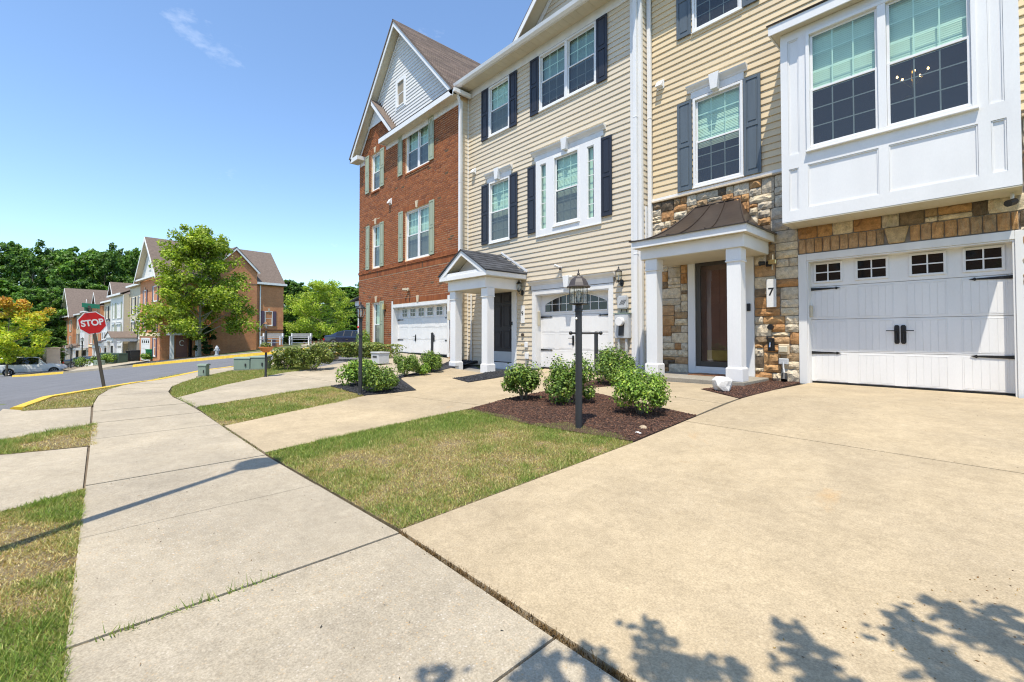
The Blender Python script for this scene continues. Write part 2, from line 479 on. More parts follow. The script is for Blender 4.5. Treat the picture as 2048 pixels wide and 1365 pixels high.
class MB:
    def __init__(s):
        s.v = []; s.f = []; s.m = []; s.t = []
        s.n = 0

    def add(s, vs, fs, m=0, t=(1, 1, 1)):
        for q in fs:
            s.f.append([i + s.n for i in q]); s.m.append(m); s.t.append(t)
        s.v.extend([tuple(map(float, p)) for p in vs]); s.n += len(vs)
        return s

    def box(s, x0, x1, y0, y1, z0, z1, m=0, t=(1, 1, 1)):
        vs = [(x, y, z) for z in (z0, z1) for y in (y0, y1) for x in (x0, x1)]
        return s.add(vs, [(0, 2, 3, 1), (4, 5, 7, 6), (0, 1, 5, 4), (2, 6, 7, 3), (0, 4, 6, 2), (1, 3, 7, 5)], m, t)

    def taper(s, x0, x1, y0, y1, z0, z1, d, m=0):
        """box with its top face inset by d"""
        vs = [(x0, y0, z0), (x1, y0, z0), (x0, y1, z0), (x1, y1, z0),
              (x0 + d, y0 + d, z1), (x1 - d, y0 + d, z1), (x0 + d, y1 - d, z1), (x1 - d, y1 - d, z1)]
        return s.add(vs, [(0, 2, 3, 1), (4, 5, 7, 6), (0, 1, 5, 4), (2, 6, 7, 3), (0, 4, 6, 2), (1, 3, 7, 5)], m)

    def prism(s, poly, a0, a1, axis='y', m=0, t=(1, 1, 1)):
        """poly in the two other axes (x,z for y; y,z for x; x,y for z), extruded from a0 to a1"""
        n = len(poly)
        def P(p, a):
            return (p[0], a, p[1]) if axis == 'y' else ((a, p[0], p[1]) if axis == 'x' else (p[0], p[1], a))
        vs = [P(p, a0) for p in poly] + [P(p, a1) for p in poly]
        fs = [tuple(range(n)), tuple(range(2 * n - 1, n - 1, -1))]
        fs += [(i, i + n, (i + 1) % n + n, (i + 1) % n) for i in range(n)]
        return s.add(vs, fs, m, t)

    def quad(s, a, b, c, d, m=0, t=(1, 1, 1)):
        return s.add([a, b, c, d], [(0, 1, 2, 3)], m, t)

    def slab(s, a, b, c, d, th, m=0):
        """a quad given thickness downwards along its normal"""
        a, b, c, d = [np.array(p, float) for p in (a, b, c, d)]
        n = np.cross(b - a, d - a); n /= np.linalg.norm(n)
        if n[2] < 0: n = -n
        vs = [a, b, c, d] + [p - n * th for p in (a, b, c, d)]
        return s.add(vs, [(0, 1, 2, 3), (7, 6, 5, 4), (0, 4, 5, 1), (1, 5, 6, 2), (2, 6, 7, 3), (3, 7, 4, 0)], m)

    def tube(s, pts, r, n=8, m=0, r1=None, caps=True):
        pts = [np.array(p, float) for p in pts]
        k = len(pts)
        rings = []
        for i, p in enumerate(pts):
            d = pts[min(i + 1, k - 1)] - pts[max(i - 1, 0)]
            d /= (np.linalg.norm(d) + 1e-9)
            u = np.cross(d, (0, 0, 1.0))
            if np.linalg.norm(u) < 1e-3: u = np.array((1.0, 0, 0))
            u /= np.linalg.norm(u); w = np.cross(u, d)
            rr = r if r1 is None else r + (r1 - r) * i / (k - 1)
            rings.append([p + rr * (math.cos(2 * math.pi * j / n) * u + math.sin(2 * math.pi * j / n) * w) for j in range(n)])
        vs = [q for ring in rings for q in ring]
        fs = [(i * n + j, i * n + (j + 1) % n, (i + 1) * n + (j + 1) % n, (i + 1) * n + j) for i in range(k - 1) for j in range(n)]
        if caps:
            fs += [tuple(range(n - 1, -1, -1)), tuple((k - 1) * n + j for j in range(n))]
        return s.add(vs, fs, m)

    def lathe(s, c, prof, n=16, m=0, rot=0.0):
        vs = []
        for r, z in prof:
            vs += [(c[0] + r * math.cos(rot + 2 * math.pi * j / n), c[1] + r * math.sin(rot + 2 * math.pi * j / n), c[2] + z) for j in range(n)]
        k = len(prof)
        fs = [(i * n + j, i * n + (j + 1) % n, (i + 1) * n + (j + 1) % n, (i + 1) * n + j) for i in range(k - 1) for j in range(n)]
        fs += [tuple(range(n - 1, -1, -1)), tuple((k - 1) * n + j for j in range(n))]
        return s.add(vs, fs, m)

    def ring(s, x0, x1, z0, z1, w, y0, y1, m=0):
        """a picture-frame in the x-z plane: mitre-free, pieces butted end to end"""
        s.box(x0, x0 + w, y0, y1, z0, z1, m); s.box(x1 - w, x1, y0, y1, z0, z1, m)
        s.box(x0 + w, x1 - w, y0, y1, z0, z0 + w, m); s.box(x0 + w, x1 - w, y0, y1, z1 - w, z1, m)
        return s

    def mesh(s, name, mats, root=None, world=False):
        me = bpy.data.meshes.new(name)
        v = np.array(s.v, float).reshape(-1, 3)
        fr = CUR[0]
        if not world: v = fr(v)
        if root is not None: v = v - root
        fs = s.f if (world or not fr.flip) else [q[::-1] for q in s.f]
        me.from_pydata(v.tolist(), [], fs)
        for q in (mats if isinstance(mats, (list, tuple)) else [mats]): me.materials.append(q)
        me.polygons.foreach_set('material_index', s.m)
        a = me.attributes.new('tint', 'FLOAT_COLOR', 'FACE')
        a.data.foreach_set('color', np.array([(*t, 1) for t in s.t], np.float32).ravel())
        return me

    def build(s, name, mats, parent=None, bevel=0.0, smooth=False, kind=None, loc=None, world=False, seg=1):
        if parent is not None: root = ROOT[parent.name]
        elif loc is not None: root = np.array(loc, float) if world else CUR[0](loc)[0]
        else: root = None
        me = s.mesh(name, mats, root, world)
        if bevel:
            bm = bmesh.new(); bm.from_mesh(me)
            bmesh.ops.bevel(bm, geom=list(bm.edges), offset=bevel, segments=seg, affect='EDGES', clamp_overlap=True)
            bm.to_mesh(me); bm.free()
        if smooth:
            me.shade_smooth()
        o = bpy.data.objects.new(name, me); COL.objects.link(o)
        if parent is not None: o.parent = parent
        elif root is not None: o.location = root
        ROOT[o.name] = root if root is not None else np.zeros(3)
        if kind: o['kind'] = kind
        return o


def kids(o):
    return list(o.children)


def copy_tree(o, parent=None):
    c = o.copy(); COL.objects.link(c)
    if parent is not None:
        c.parent = parent
    for ch in kids(o):
        copy_tree(ch, c)
    return c


def text_mesh(name, s, size, mat_, matrix, parent, extrude=.002, bold=0.0):
    cu = bpy.data.curves.new(name, 'FONT'); cu.body = s; cu.size = size; cu.extrude = extrude
    cu.align_x = 'CENTER'; cu.align_y = 'CENTER'; cu.offset = bold
    to = bpy.data.objects.new(name, cu); COL.objects.link(to)
    dg = bpy.context.evaluated_depsgraph_get()
    me = bpy.data.meshes.new_from_object(to.evaluated_get(dg))
    bpy.data.objects.remove(to); bpy.data.curves.remove(cu)
    me.transform(Matrix(matrix)); me.transform(Matrix.Translation(Vector(-ROOT[parent.name])))
    me.materials.clear(); me.materials.append(mat_); me.name = name
    return link(name, me, parent)
# ================================================================ THE SETTING


def in_poly(P, poly):
    x, y = P[:, 0], P[:, 1]
    ins = np.zeros(len(P), bool)
    n = len(poly)
    for i in range(n):
        x0, y0 = poly[i]; x1, y1 = poly[(i + 1) % n]
        c = ((y0 > y) != (y1 > y)) & (x < (x1 - x0) * (y - y0) / (y1 - y0 + 1e-12) + x0)
        ins ^= c
    return ins


def sample_poly(poly, n):
    a = np.array(poly); lo, hi = a.min(0), a.max(0)
    out = []; got = 0
    area = abs(sum(a[i][0] * a[(i + 1) % len(a)][1] - a[(i + 1) % len(a)][0] * a[i][1] for i in range(len(a)))) / 2
    bb = np.prod(hi - lo)
    while got < n:
        P = lo + rng.random((int((n - got) * bb / max(area, 1e-6) * 1.1) + 50, 2)) * (hi - lo)
        P = P[in_poly(P, poly)]
        out.append(P); got += len(P)
    return np.concatenate(out)[:n], area


def drape(name, poly, dz, m, thick=.1, res=.6, parent=None, kind=None, round_=0.0):
    """a sheet or slab that follows the lie of the land"""
    bm = bmesh.new()
    vs = [bm.verts.new((p[0], p[1], 0)) for p in poly]
    f = bm.faces.new(vs)
    if f.normal.z < 0: f.normal_flip()
    bmesh.ops.triangulate(bm, faces=bm.faces[:], ngon_method='EAR_CLIP')
    for _ in range(9):
        es = [e for e in bm.edges if e.calc_length() > res]
        if not es: break
        bmesh.ops.subdivide_edges(bm, edges=es, cuts=1)
        bmesh.ops.triangulate(bm, faces=bm.faces[:])
    co_ = np.array([v.co for v in bm.verts])
    z = gz(co_[:, 0], co_[:, 1]) + dz
    for v, zz in zip(bm.verts, z): v.co.z = zz
    if thick:
        bd = [e for e in bm.edges if e.is_boundary]
        low = {}
        for e in bd:
            for v in e.verts:
                if v not in low: low[v] = bm.verts.new((v.co.x, v.co.y, v.co.z - thick))
        for e in bd:
            a, b = e.verts
            bm.faces.new((a, b, low[b], low[a]))
        bmesh.ops.recalc_face_normals(bm, faces=bm.faces[:])
    me = bpy.data.meshes.new(name)
    if parent is not None:
        r = ROOT[parent.name]
        bmesh.ops.translate(bm, verts=bm.verts[:], vec=Vector(-r))
    bm.to_mesh(me); bm.free()
    me.materials.append(m)
    o = link(name, me, parent)
    if kind: o['kind'] = kind
    return o


def structure(name, loc=(0, 0, 0)):
    o = bpy.data.objects.new(name, None); COL.objects.link(o); o.location = loc
    o['kind'] = 'structure'; ROOT[o.name] = np.array(loc, float)
    return o


# ---- ground sheet out to the horizon
def axis(lo, hi, a, b, n1, fine):
    mid = np.arange(a, b, fine)
    left = a - np.geomspace(fine, a - lo, n1)[::-1]
    right = b + np.geomspace(fine, hi - b, n1)
    return np.concatenate([left, mid, right])


gm = mat('rough_grass_ground', (.115, .135, .045), .95, .35, .35, fine=.35, fscale=14, bump=.6, bscale=20)
ax = axis(-900, 500, -62, 6, 16, .8); ay = axis(-500, 900, -9, 26, 16, .8)
XX, YY = np.meshgrid(ax, ay, indexing='ij')
ZZ = gz(XX, YY) - .16
nx_, ny_ = XX.shape
idx = np.arange(nx_ * ny_).reshape(nx_, ny_)
fq = np.stack([idx[:-1, :-1], idx[1:, :-1], idx[1:, 1:], idx[:-1, 1:]], -1).reshape(-1, 4)
me = bpy.data.meshes.new('ground')
me.from_pydata(np.stack([XX, YY, ZZ], -1).reshape(-1, 3).tolist(), [], fq.tolist())
me.materials.append(gm); me.shade_smooth()
link('ground', me)['kind'] = 'structure'

# ---- road
NEAR_CURB = [(7, -.95), (-8.9, -.95), (-10.1, -.92), (-11.5, -.68), (-12.4, -.12), (-13.6, .62), (-14.6, 1.3), (-16.2, 2.25), (-16.7, 3.25), (-17.3, 4.5), (-18.2, 6), (-19.5, 8), (-21, 10.5), (-23, 15)]
FAR_CURB = [(-58, -5.2), (-50.6, -3.6), (-45.0, -1.6), (-42.6, .2), (-39.6, 1.9), (-36.6, 3.7), (-32.8, 5.7), (-29.3, 7.4), (-27.6, 8.8), (-26.8, 11.5), (-27.4, 16)]
drape('road', NEAR_CURB + FAR_CURB[::-1] + [(-95, -9), (-95, -14), (-58, -16), (7, -16)], -.13, ASPH, 0, 2.0, kind='structure')


def resample(path, step):
    out = [np.array(path[0], float)]
    for a, b in zip(path[:-1], path[1:]):
        a = np.array(a, float); b = np.array(b, float); k = max(1, int(np.linalg.norm(b - a) / step))
        out += [a + (b - a) * (i + 1) / k for i in range(k)]
    return out


def curb(name, path, w, side, m, lift=.012, kind='structure'):
    pts = resample(path, .5)
    mb = MB(); rows = []
    for i, p in enumerate(pts):
        d = pts[min(i + 1, len(pts) - 1)] - pts[max(i - 1, 0)]; d /= np.linalg.norm(d)
        nrm = np.array((-d[1], d[0])) * side
        z = g1(*p) + lift
        q = p + nrm * w
        f = p - nrm * .03
        rows.append([(f[0], f[1], z - .17), (p[0], p[1], z - .012), (p[0] + nrm[0] * .02, p[1] + nrm[1] * .02, z), (q[0], q[1], z), (q[0], q[1], z - .17)])
    vs = [v for r in rows for v in r]
    fs = [(i * 5 + j, i * 5 + j + 1, (i + 1) * 5 + j + 1, (i + 1) * 5 + j) for i in range(len(rows) - 1) for j in range(4)]
    fs += [(0, 1, 2, 3, 4), tuple((len(rows) - 1) * 5 + j for j in (4, 3, 2, 1, 0))]
    mb.add(vs, fs)
    o = mb.build(name, m, world=True)
    o['kind'] = kind
    return o


curb('curb', [(7, -.95), (-4.4, -.95)], .15, -1, CONC_CURB)
curb('curb', [(-6.3, -.95), (-7.5, -.95)], .15, -1, CONC_CURB)
curb('yellow_curb', NEAR_CURB[2:], .15, -1, YELL).location.z += .004
curb('curb', FAR_CURB[2:5], .2, 1, CONC_CURB)
curb('yellow_curb', FAR_CURB[4:], .55, 1, YELL, lift=.03)
curb('yellow_curb', FAR_CURB[:3], .6, 1, YELL, lift=.03)
# far pavement behind the far kerb, and the far drives
offs = []
for p, d in zip(FAR_CURB[4:10], [(.34, 1.0)] * 6):
    offs.append((p[0] - .55, p[1] + 1.35))
far_in = [(a - .75, b + 2.9) for a, b in [(q[0], q[1]) for q in FAR_CURB[4:10]]]
drape('far_pavement', offs + far_in[::-1], .0, CONC_WALK, .1, 2.0, kind='structure')
drape('far_drive', [(-45.4, -1.3), (-42.9, .5), (-56.5, 3.9), (-66, 2.9), (-112, -3.6), (-112, -5.0), (-66, -1.0)], .0, CONC_WALK, .1, 3.0, kind='structure')
drape('far_walk', [(-36, 11.5), (-30.5, 12.5), (-29.5, 18), (-44, 19), (-44, 14)], .02, CONC_WALK, .1, 2.0, kind='structure')

# ---- pavement: individually cast slabs
walk = structure('pavement')
RYx = [-12, -9.9, -8.3, -4.7, -2.31, -.86, 8]; RYy = [1.12, 1.03, 1.13, 1.16, 1.26, 1.24, 1.25]
LYx = [-9.6, -6, -2.3, 8]; LYy = [0, -.02, -.06, -.06]
cuts = [5.97, 4.78, 3.6, 2.42, 1.25, .08, -1.08, -2.25, -3.41, -4.57, -5.73, -6.55, -7.72, -8.88, -9.9]
pairs = [((x, np.interp(x, LYx, LYy)), (x - (.05 if x < -1 else 0), np.interp(x, RYx, RYy))) for x in cuts]
pairs += [((-11.1, .06), (-11.0, 1.06)), ((-12.25, .22), (-11.95, 1.2)), ((-13.3, .55), (-12.8, 1.48)), ((-14.25, .93), (-13.6, 1.86)),
          ((-15.05, 1.38), (-14.3, 2.3)), ((-15.9, 2.0), (-15.05, 2.85)), ((-16.45, 3.1), (-15.6, 3.6)), ((-17.0, 4.5), (-16.1, 4.9)), ((-18, 6.4), (-17.1, 6.8))]
for k, ((l0, r0), (l1, r1)) in enumerate(zip(pairs[:-1], pairs[1:])):
    l0, r0, l1, r1 = [np.array(q, float) for q in (l0, r0, l1, r1)]
    gp = .007
    d = (l1 - l0) / np.linalg.norm(l1 - l0); e = (r1 - r0) / np.linalg.norm(r1 - r0)
    drape('slab', [l0 + d * gp, l1 - d * gp, r1 - e * gp, r0 + e * gp], .0 + random.uniform(-.003, .003), CONC_WALK, .12, .5, parent=walk)

drape('joint_sand', [p[0] for p in pairs] + [p[1] for p in pairs[::-1]], -.022, mat('joint_sand', (.15, .115, .075), .95, .3, 20), 0, .6, kind='structure')
drape('joint_sand', [(-9.9, .02), (6, .02), (6, -.12), (-9.9, -.12)], -.024, MATS['joint_sand'], 0, .6, kind='structure')
# ---- drives, paths, porch slabs
drv = structure('driveway')
for poly in ([(-2.33, 1.282), (-2.37, 3.73), (-2.43, 4.815), (.80, 4.70), (.80, 1.268)],
             [(-2.432, 4.83), (-2.47, 6.0), (-2.50, 7.6), (-2.40, 9.16), (-2.40, 9.43), (.075, 9.43), (.075, 9.16), (.80, 9.16), (.80, 4.715)]):
    drape('slab', poly, .0, CONC_DRIVE, .12, .4, parent=drv)
drv9 = structure('driveway')
for poly in ([(-6.42, 1.17), (-4.72, 1.19), (-4.86, 2.05), (-4.95, 3.2), (-4.98, 3.74), (-5.03, 4.04), (-7.34, 3.74), (-7.42, 3.45), (-7.06, 2.9), (-6.7, 1.9)],
             [(-5.035, 4.055), (-5.2, 4.6), (-5.35, 5.9), (-5.6, 7.4), (-6.4, 8.98), (-6.4, 9.13), (-8.62, 9.13), (-8.62, 8.9), (-8.4, 7.7), (-8.02, 7.28), (-7.6, 5.72), (-7.3, 4.36), (-7.34, 3.755)],
             [(-7.61, 5.73), (-8.74, 6.15), (-8.75, 6.9), (-9.1, 7.45), (-11.2, 7.42), (-10.3, 6.2), (-9.7, 5.35), (-8.65, 4.78), (-7.32, 4.38)]):
    drape('slab', poly, .0, CONC_WALK if poly[0][0] > -6.5 and False else CONC_DRIVE, .12, .5, parent=drv9)
drv11 = structure('driveway')
for poly in ([(-9.86, 1.07), (-8.40, 1.16), (-8.96, 2.49), (-9.32, 3.53), (-9.5, 3.9), (-12.98, 3.62), (-11.37, 2.07)],
             [(-9.51, 3.915), (-9.85, 4.63), (-9.95, 5.4), (-10.4, 6.4), (-11.9, 8.2), (-12.62, 8.78), (-16.3, 8.78), (-14.2, 7.4), (-13.3, 4.8), (-12.985, 3.635)]):
    drape('slab', poly, .0, CONC_WALK, .12, .6, parent=drv11)
aprons = structure('driveway_apron')
for poly in ([(-6.19, -.04), (-4.52, -.05), (-4.2, -.5), (-4.1, -1.0), (-6.6, -1.0), (-6.3, -.6)],
             [(-9.58, -.03), (-7.68, -.03), (-7.3, -.5), (-7.1, -1.0), (-10.2, -1.0), (-9.7, -.7)]):
    drape('slab', poly, -.01, CONC_WALK, .12, .5, parent=aprons)
path7 = structure('entry_path')
drape('slab', [(-2.475, 5.17), (-3.11, 5.37), (-3.75, 5.60), (-3.4, 6.22), (-2.515, 6.02)], .0, CONC_DRIVE, .1, .4, parent=path7)
drape('slab', [(-2.517, 6.035), (-3.405, 6.235), (-3.765, 5.61), (-4.29, 5.82), (-4.95, 6.08), (-4.75, 6.9), (-4.9, 8.04), (-3.09, 8.04), (-3.39, 7.24), (-2.51, 6.50)], .0, CONC_DRIVE, .1, .4, parent=path7)
porch7 = structure('porch_slab')
mb = MB().box(-5.05, -3.03, 8.06, 9.29, .10, .30); o = mb.build('slab', CONC_PORCH, porch7, bevel=.012)
porch9 = structure('porch_slab')
mb = MB().box(-11.3, -9.2, 7.46, 8.98, -.06, .075); o = mb.build('slab', CONC_PORCH, porch9, bevel=.012)


# ---- planting beds and lawns
LAWNS = {
    'lawn_front': [(-2.35, 1.29), (-4.70, 1.19), (-4.84, 2.05), (-4.93, 3.19), (-4.95, 3.72), (-4.06, 3.77), (-3.63, 3.60), (-3.40, 3.93), (-2.69, 3.87), (-2.39, 3.73)],
    'lawn_middle': [(-8.35, 1.16), (-6.44, 1.15), (-6.72, 1.9), (-7.08, 2.91), (-7.44, 3.40), (-8.34, 3.46), (-9.32, 3.53), (-8.96, 2.49)],
    'lawn_corner': [(-10.45, 1.05), (-9.9, 1.07), (-11.37, 2.09), (-12.97, 3.62), (-13.3, 4.5), (-15.9, 5.2), (-15.55, 3.62), (-15.0, 2.88), (-14.28, 2.34), (-13.6, 1.9), (-12.8, 1.52), (-11.95, 1.23)],
    'verge_near': [(5.9, .0), (-2.2, .0), (-4.5, .0), (-4.2, -.48), (-4.1, -.80), (5.9, -.80)],
    'verge_middle': [(-7.66, .03), (-6.21, .03), (-6.3, -.6), (-6.6, -.80), (-7.1, -.80), (-7.3, -.5)],
    'verge_corner': [(-9.72, -.78), (-9.60, -.02), (-11.1, .04), (-12.25, .20), (-13.3, .53), (-14.25, .91), (-15.05, 1.36), (-15.9, 1.98), (-15.5, 1.86), (-14.62, 1.44), (-13.62, .77), (-12.42, .05), (-11.5, -.53), (-10.3, -.78)],
    'lawn_far_corner': [(-16.45, 3.15), (-17.0, 4.55), (-18, 6.4), (-18.05, 5.95), (-17.2, 4.6), (-16.62, 3.3)],
}
BEDS = {
    'mulch_bed': [(-4.95, 3.72), (-4.06, 3.77), (-3.63, 3.60), (-3.40, 3.93), (-2.69, 3.87), (-2.39, 3.73), (-2.46, 5.15), (-3.09, 5.34), (-3.75, 5.58), (-4.29, 5.80), (-4.95, 6.06), (-5.3, 5.9), (-5.2, 4.65), (-5.03, 4.06)],
    'mulch_strip': [(-4.93, 6.1), (-4.73, 6.9), (-4.88, 8.04), (-5.06, 8.06), (-5.06, 9.28), (-6.2, 9.0), (-5.55, 7.4), (-5.33, 6.0)],
    'mulch_corner': [(-3.38, 7.24), (-2.50, 6.51), (-2.485, 7.6), (-2.52, 9.28), (-3.02, 9.28), (-3.02, 8.05), (-3.08, 8.04)],
    'gravel_bed': [(-8.34, 3.46), (-7.44, 3.41), (-7.36, 3.74), (-7.32, 4.34), (-8.63, 4.74), (-9.66, 5.3), (-9.9, 4.9), (-9.5, 3.95), (-9.32, 3.55)],
    'gravel_patch': [(-8.74, 6.13), (-7.62, 5.75), (-8.03, 7.3), (-8.42, 7.72), (-8.6, 8.95), (-9.18, 8.95), (-9.18, 7.45), (-8.76, 6.92)],
    'gravel_side': [(-9.96, 5.42), (-9.72, 5.38), (-10.3, 6.2), (-11.25, 7.44), (-11.3, 8.9), (-11.95, 8.6), (-11.8, 8.1), (-10.42, 6.42)],
}
for k, poly in LAWNS.items():
    drape('lawn', poly, -.008, SOIL, .08, .5, kind='structure')
for k, poly in BEDS.items():
    drape('planting_bed', poly, .006, MULCHB if 'mulch' in k else GRAVB, .08, .5, kind='structure')


def blobs(P, n, amp, size, seed):
    r = np.random.default_rng(seed)
    lo, hi = P.min(0), P.max(0)
    c = lo + r.random((n, 2)) * (hi - lo); a = r.normal(0, amp, n); s = size * r.uniform(.5, 1.4, n)
    v = np.zeros(len(P))
    for i in range(n):
        v += a[i] * np.exp(-((P - c[i]) ** 2).sum(1) / s[i] ** 2)
    return v


def tri_mesh(name, V, F, tint, m, smooth=False):
    me = bpy.data.meshes.new(name)
    nv, nf, k = len(V), len(F), F.shape[1]
    me.vertices.add(nv); me.vertices.foreach_set('co', V.astype(np.float32).ravel())
    me.loops.add(nf * k); me.loops.foreach_set('vertex_index', F.astype(np.int32).ravel())
    me.polygons.add(nf); me.polygons.foreach_set('loop_start', np.arange(0, nf * k, k, dtype=np.int32))
    me.update(calc_edges=True)
    a = me.attributes.new('tint', 'FLOAT_COLOR', 'FACE')
    a.data.foreach_set('color', np.concatenate([tint, np.ones((nf, 1))], 1).astype(np.float32).ravel())
    me.materials.append(m)
    if smooth: me.shade_smooth()
    return me


GREENS = np.array([(.15, .25, .04), (.23, .31, .06), (.31, .36, .085)])
STRAW = np.array([(.72, .62, .30), (.62, .49, .20), (.46, .30, .12)])


def grass(label, poly, dens, h=.04, dry=.0, seed=1, w=.0045, spots=()):
    P, area = sample_poly(poly, 10)
    P, area = sample_poly(poly, int(dens * area))
    n = len(P)
    dv = blobs(P, 22, .75, .42, seed) + blobs(P, 130, .8, .11, seed + 1) + blobs(P, 260, .7, .055, seed + 2) + dry
    for sx_, sy_, sr_, sa_ in spots: dv = dv + sa_ * np.exp(-((P[:, 0] - sx_) ** 2 + (P[:, 1] - sy_) ** 2) / sr_ ** 2)
    keep = rng.random(n) < np.clip(1.0 - .24 * np.clip(dv, 0, 2.2), .40, 1)
    P, dv = P[keep], dv[keep]; n = len(P)
    z = gz(P[:, 0], P[:, 1]) - .008
    th = rng.random(n) * 2 * math.pi
    tuft = blobs(P, 500, .5, .035, seed + 7)
    hh = h * rng.uniform(.4, 1.3, n) * np.clip(1.05 - .2 * dv + .45 * tuft, .4, 1.9)
    lean = rng.uniform(.35, 1.42, n)
    la = rng.random(n) * 2 * math.pi
    ww = w * rng.uniform(.6, 1.3, n)
    dx, dy = np.cos(th) * ww / 2, np.sin(th) * ww / 2
    V = np.empty((n, 3, 3))
    V[:, 0] = np.stack([P[:, 0] - dx, P[:, 1] - dy, z], 1)
    V[:, 1] = np.stack([P[:, 0] + dx, P[:, 1] + dy, z], 1)
    V[:, 2] = np.stack([P[:, 0] + np.cos(la) * np.sin(lean) * hh, P[:, 1] + np.sin(la) * np.sin(lean) * hh, z + np.cos(lean) * hh], 1)
    gcol = GREENS[rng.integers(0, 3, n)] * rng.uniform(.5, 1.45, (n, 1))
    scol = STRAW[rng.integers(0, 3, n)] * rng.uniform(.5, 1.3, (n, 1))
    f = np.clip(.32 + .33 * dv + rng.normal(0, .33, n), 0, 1)[:, None]
    f = np.where(f > .5, np.clip(f * 1.2, 0, 1), f * .7)
    col = gcol * (1 - f) + scol * f
    F = np.arange(n * 3).reshape(n, 3)
    me = tri_mesh('grass', V.reshape(-1, 3), F, col, GRASS)
    o = link('grass', me); o['kind'] = 'stuff'; o['label'] = label; o['category'] = 'grass'
    return o


grass('half dry mown grass between the two nearest driveways', LAWNS['lawn_front'], 26000, .029, .22, 3, w=.0056, spots=[(-2.95, 1.95, .33, 1.5), (-3.4, 2.25, .35, 1.0), (-2.9, 2.55, .3, 1.1), (-2.75, 3.1, .35, .7), (-3.3, 3.2, .3, .8), (-4.75, 2.3, .35, -1.3), (-4.6, 1.5, .4, -1.2), (-3.6, 1.35, .3, -.7), (-2.6, 1.5, .25, -.8), (-4.5, 3.4, .4, -.9)])
grass('patchy grass with clover in front of the black gravel bed', LAWNS['lawn_middle'], 11000, .036, .30, 5, w=.0075)
grass('green grass round the pale green utility boxes', LAWNS['lawn_corner'], 10000, .048, .0, 9, w=.008)
vn = [(-.9, -.055), (-2.3, -.05), (-4.5, -.035), (-4.2, -.48), (-4.1, -.80), (-.9, -.80)]
grass('scorched grass verge at the lower left beside the pavement', vn, 36000, .028, .22, 21, w=.0052, spots=[(-3.6, -.3, .22, 1.6), (-3.1, -.28, .2, 1.4), (-2.75, -.3, .15, 1.2), (-3.9, -.2, .2, -.6), (-2.9, -.12, .15, -.9), (-3.3, -.1, .15, -.8), (-2.5, -.2, .15, -.6)])
grass('grass verge along the kerb behind the viewer', [(5.9, -.08), (-.9, -.09), (-.9, -.80), (5.9, -.80)], 2500, .045, .3, 22, w=.012)
grass('short strip of yellowing grass between two driveway aprons', LAWNS['verge_middle'], 16000, .045, .5, 12, w=.006)
grass('dry grass corner behind the yellow kerb under the stop sign', LAWNS['verge_corner'], 9000, .045, .55, 14, w=.008)
grass('narrow grass strip beside the road behind the utility boxes', LAWNS['lawn_far_corner'], 5000, .06, .2, 15, w=.01)

OCT_V = np.array([(1, 0, 0), (-1, 0, 0), (0, 1, 0), (0, -1, 0), (0, 0, 1), (0, 0, -1)], float)
OCT_F = np.array([(0, 2, 4), (2, 1, 4), (1, 3, 4), (3, 0, 4), (2, 0, 5), (1, 2, 5), (3, 1, 5), (0, 3, 5)])


def lumps(name, label, cat, poly, n, sx, sy, sz_, cols, m, lift=.006):
    P, _ = sample_poly(poly, n)
    z = gz(P[:, 0], P[:, 1]) + lift
    S = np.stack([rng.uniform(*sx, n), rng.uniform(*sy, n), rng.uniform(*sz_, n)], 1) / 2
    V = OCT_V[None] * S[:, None] * rng.uniform(.75, 1.2, (n, 6, 1))
    a = rng.normal(0, .35, n); ca, sa = np.cos(a), np.sin(a)
    V = np.stack([V[..., 0] * ca[:, None] - V[..., 2] * sa[:, None], V[..., 1], V[..., 0] * sa[:, None] + V[..., 2] * ca[:, None]], -1)
    a = rng.random(n) * 2 * math.pi; ca, sa = np.cos(a), np.sin(a)
    V = np.stack([V[..., 0] * ca[:, None] - V[..., 1] * sa[:, None], V[..., 0] * sa[:, None] + V[..., 1] * ca[:, None], V[..., 2]], -1)
    V += np.stack([P[:, 0], P[:, 1], z + S[:, 2] * .5], 1)[:, None]
    F = (OCT_F[None] + 6 * np.arange(n)[:, None, None]).reshape(-1, 3)
    c = np.array(cols)[rng.integers(0, len(cols), n)] * rng.uniform(.7, 1.35, (n, 1))
    me = tri_mesh(name, V.reshape(-1, 3), F, np.repeat(c, 8, 0), m)
    o = link(name, me); o['kind'] = 'stuff'; o['label'] = label; o['category'] = cat
    return o


MC = [(.125, .058, .034), (.085, .040, .026), (.17, .085, .05), (.055, .028, .02)]
lumps('mulch', 'brown shredded mulch round the three front bushes and the lamp post', 'mulch', BEDS['mulch_bed'], 9500, (.02, .06), (.008, .018), (.006, .018), MC, MULCH)
lumps('mulch', 'brown mulch beside the porch step of the white columned entry', 'mulch', BEDS['mulch_strip'], 2500, (.02, .06), (.008, .02), (.006, .018), MC, MULCH)
lumps('mulch', 'reddish brown mulch triangle round the white rock', 'mulch', BEDS['mulch_corner'], 2600, (.02, .06), (.008, .02), (.006, .018), MC, MULCH)
GC = [(.018, .018, .02), (.03, .03, .034), (.05, .05, .055), (.012, .012, .014)]
lumps('gravel', 'black gravel round the bushes by the second lamp post', 'gravel', BEDS['gravel_bed'], 5000, (.015, .04), (.012, .03), (.01, .025), GC, GRAV)
lumps('gravel', 'black gravel patch before the gabled white porch', 'gravel', BEDS['gravel_patch'], 3000, (.015, .045), (.015, .035), (.012, .03), GC, GRAV)
lumps('gravel', 'black gravel below the bushes beside the brick house driveway', 'gravel', BEDS['gravel_side'], 1500, (.02, .045), (.015, .035), (.012, .03), GC, GRAV)


